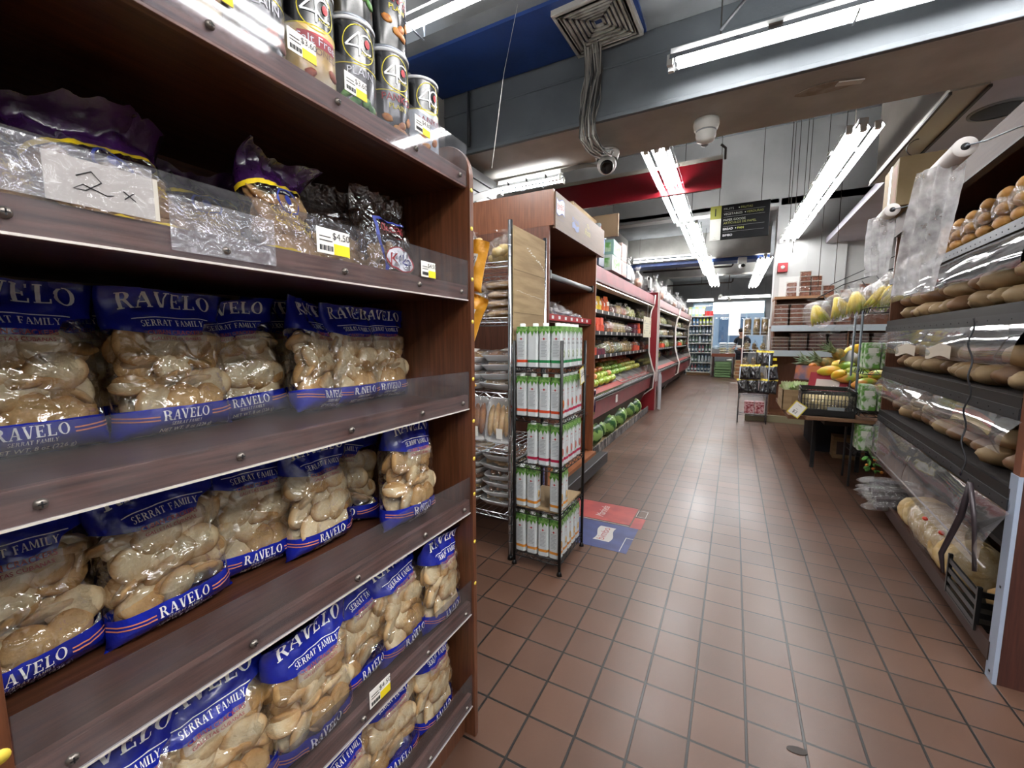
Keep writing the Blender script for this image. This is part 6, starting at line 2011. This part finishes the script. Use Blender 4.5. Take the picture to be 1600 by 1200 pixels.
MB().box(.56, 1.10, 4.18, 4.85, .555, .583).build('edge_board', mat('edge_wood', '#7a5a40', .6), bs_, bev=.003)
for x in (.70, 1.04):
    MB().box(x, x + .03, 4.78, 4.81, 0.002, .555).build('stand_leg', mat('stand_black', '#121214', .8), bs_)
tag_card('price_tag', (.50, 4.22, .63), (R(-10), R(32), R(-20)), (('----', .15), ('--', .15), ('$2', .22)), .10, .12, None, 'tilted white and yellow price card on the corner of the basket stand')
box_thing('floor_carton', (1.09, 5.36, .002), (.26, .2, .22), -4, CARD, 'cardboard box with a dark oval print on the floor under the basket stand', 'box', mat('oval_print', '#4a3c3a', .6))

# banana holder
bh = root('banana_hanger', (0, 0, 0), label='black wire banner of hooks with bagged bananas above the fruit', cat='hook rack')
m = MB()
p0, p1 = Vector((.66, 4.75, 1.60)), Vector((1.10, 4.35, 1.78))
m.tube([tuple(p0), tuple(p0.lerp(p1, .35) + Vector((0, 0, .03))), tuple(p1)], .005, 6)
m.tube([tuple(p0 + Vector((.1, .1, .12))), tuple(p1 + Vector((0, .1, .1)))], .004, 6)
m.build('rail', BLACK, bh)
for k in range(6):
    q = p0.lerp(p1, .08 + k * .17)
    MB().tube([tuple(q), (q.x + .01, q.y - .03, q.z - .03), (q.x + .03, q.y - .07, q.z - .075), (q.x + .05, q.y - .085, q.z - .055)], .004, 5).build('hook', BLACK, bh)
MB().rod((1.10, 4.35, 1.78), (1.10, 4.35, .30), .006, 6).build('rail_post', BLACK, bh)
BAN = mat('banana_yellow', '#d9bf3a', .4, c2='#a8b83c', scale=7, mix=(.45, .62))
def bananas(seed):
    rt = root('banana_bag')
    r2 = random.Random(seed)
    for k in range(6):
        a = (k - 2.5) * .23
        pts, rr = [], []
        for t in range(7):
            u = t / 6
            x = .10 * math.sin(a) * (.2 + u) + .0
            z = .17 - .17 * u
            y = -.05 * math.sin(u * 2.6) - .01 * (k % 2)
            pts.append((x, y, z)); rr.append([.006, .013, .018, .019, .018, .013, .004][t])
        MB().tube(pts, rr, 8).build('banana', BAN, rt)
    MB().ell((.01, -.045, .09), (.018, .004, .018), 8, 6).build('sticker', mat('fruit_sticker', '#c4452c', .5), rt)
    m = MB().ell((0, -.02, .09), (.105, .075, .12), 16, 10, nz=.2, seed=seed)
    m.grid(lambda a, b: ((a - .5) * .10 * (.3 + b), -.02 + .01 * math.sin(a * 12), -.02 - .09 * b), 6, 4)
    m.grid(lambda a, b: ((a - .5) * .06 * (.4 + b), -.02 + .01 * math.sin(a * 9), .20 + .05 * b), 5, 3)
    m.build('bag_film', PACK, rt)
    return rt
with proto():
    BB = [bananas(2), bananas(6)]
for i, (x, y, z, s_) in enumerate(((.68, 4.62, 1.36, 1.0), (.78, 4.52, 1.40, 1.05), (.88, 4.42, 1.43, 1.05), (.97, 4.36, 1.46, 1.1), (1.04, 4.28, 1.50, 1.15))):
    put(BB[i % 2], (x, y, z), (0, R(rnd.uniform(-20, 20)), R(rnd.uniform(-20, 30))), 'clear bag of yellow and green bananas on the hooks, %s from the left' % ORD[i], 'bagged bananas', scale=s_, cat='bananas')
# slim wire rack beside the bread case
wr = root('slim_wire_rack', (0, 0, 0), label='slim black wire rack with green packs between the fruit and the bread case', cat='rack')
for (x, y) in ((.90, 4.30), (1.10, 4.30), (.92, 4.62)):
    MB().rod((x, y, 0.0), (x, y, 1.45), .009, 8).build('post', mat('grey_post', '#4c5258', .4, .5), wr)
for z in (.30, .62, .95, 1.42):
    m = MB()
    truss(m, (.90, 4.12), (1.10, 4.12), z, z + .04, 3)
    truss(m, (.90, 4.12), (.90, 4.45), z, z + .04, 5)
    for k in range(5):
        m.rod((.90 + k * .05, 4.12, z), (.90 + k * .05, 4.45, z), .002, 4)
    m.build('wire_basket', BLACK, wr)
m = MB()
for k in range(60):
    pass
pts = [(1.0 + .006 * (1 if k % 2 else -1), 4.05, .25 + k * .014) for k in range(90)]
MB().tube(pts, .0018, 4).build('spiral_strip', BLACK, wr)
def green_pack(seed):
    rt = root('green_pack')
    MB().box(-.045, .045, -.035, .035, 0, .20).build('pack_body', mat('green_white_pack', '#c9d2c4', .4, c2='#5f9440', scale=22, mix=(.45, .55)), rt, bev=.008)
    MB().box(-.03, .03, -.037, -.035, .12, .16).build('pack_badge', mat('badge_pale', '#d9dcd2', .4), rt)
    return rt
with proto():
    GP = green_pack(1)
for s_, z in enumerate((.34, .66, .99)):
    for i in range(3):
        put(GP, (.95 + (i % 2) * .10, 4.17 + (i // 2) * .10, z + .005), (0, 0, 0), 'green and white pack in the slim rack, %s basket from the floor, %s' % (ORD[s_], ['left', 'right', 'behind'][i]), 'green packs in the slim rack', cat='pack')
bq = root('flower_bunch', (.99, 4.02, .20), (R(10), R(-14), 0), 'small bunch of green leaves and flowers hanging at the foot of the slim rack', 'bunch')
for k in range(12):
    a = k * 2.4
    MB().ell((.035 * math.cos(a), .035 * math.sin(a), .02 + k * .012), (.026, .02, .008), 7, 5, rot=(a, .5, a)).build('leaf', mat('bunch_green', '#4f8a3a', .6), bq)
for k in range(4):
    MB().ell((.04 * math.cos(k * 1.7), -.045, .03 + k * .035), (.012, .01, .012), 7, 5).build('bloom', mat('bloom_orange', '#c97a2c', .6), bq)

# ---- bakery case
BR = .055
bx = root('bakery_case', (.885, 2.03, 0), (0, 0, -BR), 'tall brown bakery case with curved clear flaps at the right edge', 'case')
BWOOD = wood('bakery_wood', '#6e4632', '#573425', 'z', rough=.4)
BLEN = 1.98
def BW(x, y, z):
    c_, s_ = math.cos(-BR), math.sin(-BR)
    return (.885 + x * c_ - y * s_, 2.03 + x * s_ + y * c_, z)
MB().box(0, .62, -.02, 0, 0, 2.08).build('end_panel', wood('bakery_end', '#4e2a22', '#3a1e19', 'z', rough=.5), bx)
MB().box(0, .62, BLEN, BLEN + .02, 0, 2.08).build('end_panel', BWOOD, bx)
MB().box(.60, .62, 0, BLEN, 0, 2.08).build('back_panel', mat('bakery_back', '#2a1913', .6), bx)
MB().box(-.012, .0, -.024, .03, .0, .76).build('corner_guard', mat('brushed_guard', '#b0c0d8', .4, .2), bx)
MB().box(-.010, .0, -.024, .022, .76, 2.08).build('corner_strip', mat('orange_edge', '#7a4a34', .45), bx)
for z in (.03, .35):
    MB().lathe([(0, -.0125), (.005, -.0125)], (0, 0, 0), 10)
    MB().box(-.0135, -.012, -.004, .004, z, z + .008).build('guard_screw', INK, bx)
MB().box(-.015, .02, .0, BLEN, 1.945, 2.08).build('fascia', wood('bakery_fascia', '#54413b', '#45352f', 'y', rough=.6, coat=0), bx)
MB().box(-.018, -.012, .0, BLEN, 1.945, 1.952).build('fascia_line', mat('fascia_line_dark', '#3a2a26', .5), bx)  # thin dark line along the lower edge of the fascia
MB().box(.0, .62, .0, BLEN, 2.06, 2.08).build('top_board', BWOOD, bx)
MB().box(.0, .62, .0, BLEN, .06, .10).build('base_deck', BWOOD, bx)
MB().box(.03, .05, .0, BLEN, .0, .06).build('kick_board', mat('kick_dark', '#1e1512', .7), bx)
MB().box(-.015, .0, .02, BLEN, .06, .13).build('base_lip', mat('base_lip_dark', '#3a241c', .5), bx)
TIER = [.70, 1.02, 1.35]
DARKM = mat('dark_metal', '#161416', .5, .3)
for z in TIER:
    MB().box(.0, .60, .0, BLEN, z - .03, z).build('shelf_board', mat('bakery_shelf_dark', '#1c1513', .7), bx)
    MB().box(-.012, .0, .02, BLEN, z - .035, z + .004).build('shelf_edge', DARKM, bx)
    MB().box(-.016, -.008, .02, BLEN, z - .075, z - .035).build('hinge_strip', mat('hinge_grey', '#24262a', .5, .2), bx)
MB().box(-.012, .60, .0, BLEN, 1.63, 1.655).build('shelf_board', DARKM, bx)
MB().box(-.020, -.012, .02, BLEN, 1.61, 1.65).build('hinge_strip', mat('top_hinge', '#3a3e44', .4, .4), bx)
for k in range(40):
    MB().box(-.0215, -.020, .05 + k * .048, .054 + k * .048, 1.625, 1.629).build('rivet', INK, bx)
    if k % 2 == 0:
        for z in TIER:
            MB().box(-.0175, -.016, .05 + k * .048, .055 + k * .048, z - .058, z - .053).build('rivet', INK, bx)
def flap(z1, z0, out, n, parts):
    for k in range(n):
        y0, y1 = -.012 + (BLEN - .01) * k / n, -.012 + (BLEN - .01) * (k + 1) / n - .006
        m = MB()
        def f(u, v):
            y = y0 + (y1 - y0) * u
            bul = out * (math.sin(v * PI * .62) ** .9) + .006 * math.sin(u * PI)
            return (-.018 - bul + .006 * noise.noise(Vector((y * 3, v * 2, z1 * 5))), y, z1 + (z0 - z1) * v)
        m.grid(f, 16, 12)
        m.build('clear_flap', FLAP, bx)
flap(1.60, 1.46, .05, 2, 0)
flap(1.60, 1.45, .012, 1, 0) if False else None
flap(TIER[2] - .075, 1.13, .045, 2, 0)
flap(TIER[1] - .075, .83, .045, 2, 0)
flap(TIER[0] - .075, .40, .06, 2, 0)
MB().tube([(-.05, .02, .405), (-.05, BLEN - .02, .405)], .004, 6).build('flap_edge', mat('clear_edge', '#b4aca8', .2), bx)
for k in range(8):
    MB().ell((-.056, .1 + k * .25, .412), (.003, .004, .003), 6, 4).build('flap_rivet', STEEL, bx)
for y0, y1, z in ((.45, .85, 1.165), (.95, 1.42, 1.16)):
    m = MB(); m.grid(lambda a, b: (-.072 - .010 * math.sin(a * 3 + z), y0 + (y1 - y0) * a, z - .03 + .055 * b + .012 * math.sin(a * 5)), 14, 4)
    m.build('paper_strip', mat('cream_strip', '#c9bfae', .5), bx)
MB().tube([(-.085, .10, .69), (-.09, .13, .55), (-.12, .17, .37), (-.115, .15, .30)], [.010, .012, .010, .006], 6).build('tong_handle', mat('dark_tong', '#3a3236', .3, .3), bx)
MB().tube([(-.085, .10, .69), (-.075, .06, .55), (-.07, .03, .38)], [.010, .008, .007], 6).build('tong_handle', MATS['dark_tong'], bx)
pts = [(-.10 + .006 * math.sin(k * .9), .19 + .012 * math.sin(k * .35) - k * .0016, 1.30 - k * .018) for k in range(34)]
MB().tube(pts, .0032, 5).build('hanging_cord', INK, bx)

CRUST = mat('bakery_crust', '#bda27a', .6, c2='#94744c', scale=6, bump=.1, bscale=50, vary=.12, coat=.1)
CRUSTD = mat('bakery_crust_dark', '#8f6c4c', .55, c2='#6e4c34', scale=6, vary=.12, coat=.15)
def roll(L, r_, m_, cut=True):
    rt = root('bread_loaf')
    MB().ell((0, 0, r_ * .82), (L / 2, r_ * 1.1, r_ * .82), 18, 12, nz=.22, seed=L * 10).build('crust', m_, rt)
    if cut:
        MB().ell((-L * .12, -r_ * .1, r_ * 1.58), (L * .10, r_ * .22, r_ * .08), 10, 6).build('score_mark', mat('score_dark', '#6e5a2c', .7), rt)
    return rt
with proto():
    LV = [roll(.22, .055, CRUST), roll(.24, .06, CRUST, False), roll(.20, .06, CRUSTD, False), roll(.42, .045, CRUST), roll(.18, .075, CRUSTD, False)]
TNM = {0: 'lowest', 1: 'second', 2: 'third'}
for t_, z in ((2, TIER[2]), (1, TIER[1]), (0, TIER[0])):
    for i in range(13):
        k = [0, 1, 0, 2, 1][(i + t_) % 5] if t_ else [4, 2, 1, 2][i % 4]
        put(LV[k], BW(.14 + rnd.uniform(-.02, .03), .10 + i * .147, z + .002), (0, R(rnd.uniform(-3, 3)), -BR + R(rnd.uniform(-30, 30))), 'bread loaf on the %s clear-flapped shelf, bottom layer, %s from the near end' % (['lower', 'middle', 'upper'][t_], ORD[i]), 'loaves in the bakery case', cat='bread')
        if i % 3 != 2:
            put(LV[(k + 1) % 3], BW(.15, .17 + i * .147, z + .088), (0, R(rnd.uniform(-8, 8)), -BR + R(rnd.uniform(-20, 20))), 'bread loaf on the %s clear-flapped shelf, upper layer, %s from the near end' % (['lower', 'middle', 'upper'][t_], ORD[i]), 'loaves in the bakery case', cat='bread')
for i in range(8):
    put(LV[3], BW(.22, .14 + i * .225, .44), (0, R(-4), -BR + R(90 + rnd.uniform(-9, 9))), 'long pale loaf behind the big bottom flap, %s from the near end' % ORD[i], 'long loaves in the bakery case', cat='bread', scale=.8)
    put(LV[1], BW(.17, .16 + i * .225, .52), (0, 0, -BR + R(80 + rnd.uniform(-20, 20))), 'plump loaf on top of the long ones behind the bottom flap, %s along' % ORD[i], 'long loaves in the bakery case', cat='bread')
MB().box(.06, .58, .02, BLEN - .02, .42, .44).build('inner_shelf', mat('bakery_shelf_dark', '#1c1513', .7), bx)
gb = root('greens_bag', BW(.10, .95, TIER[0] + .16), label='wrapped green salad roll on the lower bakery shelf', cat='salad pack')
MB().ell((0, 0, .03), (.06, .09, .04), 12, 8, nz=.4, seed=4).build('greens', mat('salad_green', '#7a9a62', .5, c2='#4f6f3c', scale=30), gb)
sb = root('striped_bag', BW(.02, .50, TIER[0] + .17), (0, R(20), -BR), 'black, orange and yellow striped bag in the lower bakery shelf', 'bag')
for k, c_ in enumerate(('#c9b06a', '#c8502a', '#17181e')):
    MB().grid(lambda a, b: (-.005 * k, -.20 + .40 * a, -.03 + (k + b) * .028 + .02 * math.sin(a * PI)), 12, 2).build('stripe_band', mat('band_' + c_.strip('#'), c_, .3), sb)

# packs of buns on the top wire tier
def bun_pack(seed):
    rt = root('bun_pack')
    for i in range(4):
        for j in range(3):
            MB().ell((.0, -.075 + .05 * i, .028 + .05 * j), (.05, .0255, .026), 10, 7, nz=.12, seed=i + j).build('bun', mat('bun_golden', '#c99a55', .55, c2='#b07c3a', scale=14, vary=.12), rt)
    m = MB()
    m.ell((0, 0, .078), (.066, .115, .088), 16, 10, nz=.08, seed=seed)
    m.build('wrap_film', PACK, rt)
    return rt
with proto():
    BPK = bun_pack(3)
for i in range(7):
    put(BPK, BW(.10, .14 + .155 * i, 1.66), (0, R(-6), -BR + R(90 + rnd.uniform(-6, 6))), 'clear pack of golden buns on the top bakery tier, %s from the near end' % ORD[i], 'bun packs on the top tier', cat='bun pack', scale=(1, 1, 1.0 if i > 3 else 1.08))
    if i < 3:
        put(BPK, BW(.26, .14 + .155 * i, 1.72), (0, 0, -BR + R(90)), 'clear pack of golden buns in the rear row, %s from the near end' % ORD[i], 'bun packs on the top tier', cat='bun pack')
with proto():
    WBG = knobbly('white_bun_bag', 41, 9, .035, mat('pale_bun', '#cfc4b4', .6), (.09, .09, .12))
for i in range(2):
    put(WBG, BW(.09, 1.62 + .19 * i, 1.658), (0, 0, i), 'clear bag of pale buns at the far end of the top tier, %s one' % ['nearer', 'farther'][i], 'pale bun bags', cat='bun bag')

# bottom shelf: flat bread stack, wrapped papers, crate
fb = root('flatbread_stack', BW(.10, .86, .102), (0, 0, -BR), 'long stack of wrapped pale flat breads on the bottom of the bakery case', 'flat bread')
for k in range(24):
    MB().ell((.01 * math.sin(k * 2.1), -.34 + k * .030, .10 + .008 * math.sin(k * 1.3)), (.115, .030, .10), 16, 9, nz=.15, seed=k, rot=(R(-24), 0, 0)).build('flat_bread', mat('flatbread_cream', '#d9c296', .7, c2='#c2a26a', scale=18, bump=.2, bscale=60, vary=.08), fb)
MB().ell((0, 0, .105), (.135, .42, .12), 24, 14, nz=.10, seed=3).build('wrap_film', PACK, fb)
for y, x in ((-.20, -.085), (-.02, -.10)):
    MB().ell((x, y, .185), (.012, .018, .010), 8, 6).build('red_sticker', mat('sticker_coral', '#d9452c', .5), fb)
for k in range(6):
    pw = root('wrapped_loaf', BW(.02 + .01 * (k % 2), 1.50 + .045 * k, .11 + .035 * (k % 3) + .02 * (k // 3)), (R(10), R(-8), -BR + R(10 - 7 * k)), 'dark rye pack in crinkled film on the bottom shelf, %s from the near end' % ORD[k], 'rye pack', 'rye packs on the bottom shelf')
    MB().box(-.10, .16, -.03, .03, .0, .028).build('dark_bread', mat('dark_rye', '#2e1f22', .5), pw, bev=.005)
    MB().ell((.0, 0, .018), (.17, .055, .032), 14, 8, nz=.3, seed=k).build('wrap_film', PACK, pw)
ck = root('black_crate', BW(.02, .28, .105), (0, 0, -BR), 'black slatted plastic crate at the near bottom corner of the bakery case', 'crate')
for k in range(4):
    MB().box(-.04, .34, -.15, -.142, .01 + k * .042, .032 + k * .042).build('side_slat', BP, ck)
    MB().box(-.04, -.032, -.15, .15, .01 + k * .042, .032 + k * .042).build('side_slat', BP, ck)
for (x, y) in ((-.042, -.152), (-.042, .14), (.12, -.152)):
    MB().box(x, x + .014, y, y + .012, 0, .175).build('crate_post', BP, ck)
MB().box(-.04, .34, -.15, .15, 0, .008).build('crate_floor', BP, ck)
MB().ell((.10, -.02, .075), (.07, .09, .055), 10, 8, nz=.15).build('crate_bread', BREADP, ck)

# produce bag rolls on their brackets
def bag_roll(loc, rz, ln, label, strip):
    rt = root('bag_roll', loc, (0, 0, R(rz)), label, 'bag roll', 'produce bag rolls')
    PLM = mat('milky_roll', '#d2cdca', .45)
    m = MB()
    M = Euler((R(-90), 0, 0)).to_matrix()
    m.lathe([(.012, 0), (.036, 0), (.037, .004), (.037, ln - .004), (.036, ln), (.012, ln)], n=24, M=M)
    m.build('film_roll', PLM, rt)
    m = MB(); m.lathe([(0, -.002), (.013, -.002), (.014, .0), (.014, ln), (0, ln)], n=14, M=M); m.build('core', mat('core_black', '#101012', .7), rt)
    MB().tube([(0, -.008, 0), (.05, -.015, .004), (.13, -.02, .03), (.15, -.01, .035), (.16, .05, .03), (.15, .06, .03)], .003, 6).build('wire_bracket', STEEL, rt)
    MB().tube([(0, -.02, 0), (0, ln + .01, 0)], .004, 6).build('spindle', STEEL, rt)
    m = MB()
    def f(u, v):
        p = Vector(strip[0]).lerp(Vector(strip[1]), v)
        wv = .5 + .5 * min(1, v * 3)
        y = p.y + (u - .5) * (strip[2] + (strip[3] - strip[2]) * v)
        x = p.x - (u - .5) * .11 + .006 * math.sin(u * 22 + v * 4) + .004 * noise.noise(Vector((u * 9, v * 8, 0)))
        return (x, y, p.z)
    m.grid(f, 24, 30)
    m.build('hanging_bag', film('bag_plastic', gloss=.12, edge=.5, rough=.25, bump=1.0, bscale=26, haze=.55, stretch=(1, 2.4, 1)), rt)
    return rt
bag_roll((.745, 2.30, 1.955), -3, .29, 'nearer roll of clear produce bags hanging from the bakery fascia', ((-.03, .14, -.01), (-.04, .34, -.52), .17, .22))
bag_roll((.78, 3.28, 1.975), -3, .30, 'farther roll of clear produce bags hanging from the bakery fascia', ((-.03, .10, -.01), (-.03, .12, -.36), .08, .07))
cbx = root('cardboard_box', (1.09, 3.82, 2.083), (0, 0, -BR), 'taped cardboard box on top of the bakery case', 'box')
MB().box(-.20, .22, -.18, .20, 0, .30).build('box_body', mat('box_tan', '#8f7c5c', .7, c2='#84714f', scale=5), cbx, bev=.003)
MB().box(-.2015, -.2, -.01, .04, 0, .30).build('tape', mat('shiny_tape', '#cfc8bc', .2), cbx)
MB().box(-.2012, -.2, -.16, -.03, .03, .27).build('side_print', mat('reddish_print', '#a88270', .7, c2='#9a8a70', scale=12), cbx)
tag(MB().tube([(1.0 + .03 * math.cos(a * .7), 3.9, 2.56 - .012 * a + .02 * math.sin(a * .7)) for a in range(14)], .003, 5).build('wire_loop', DARKM), 'curled dark wire hanging from the track by the cardboard box', 'wire')
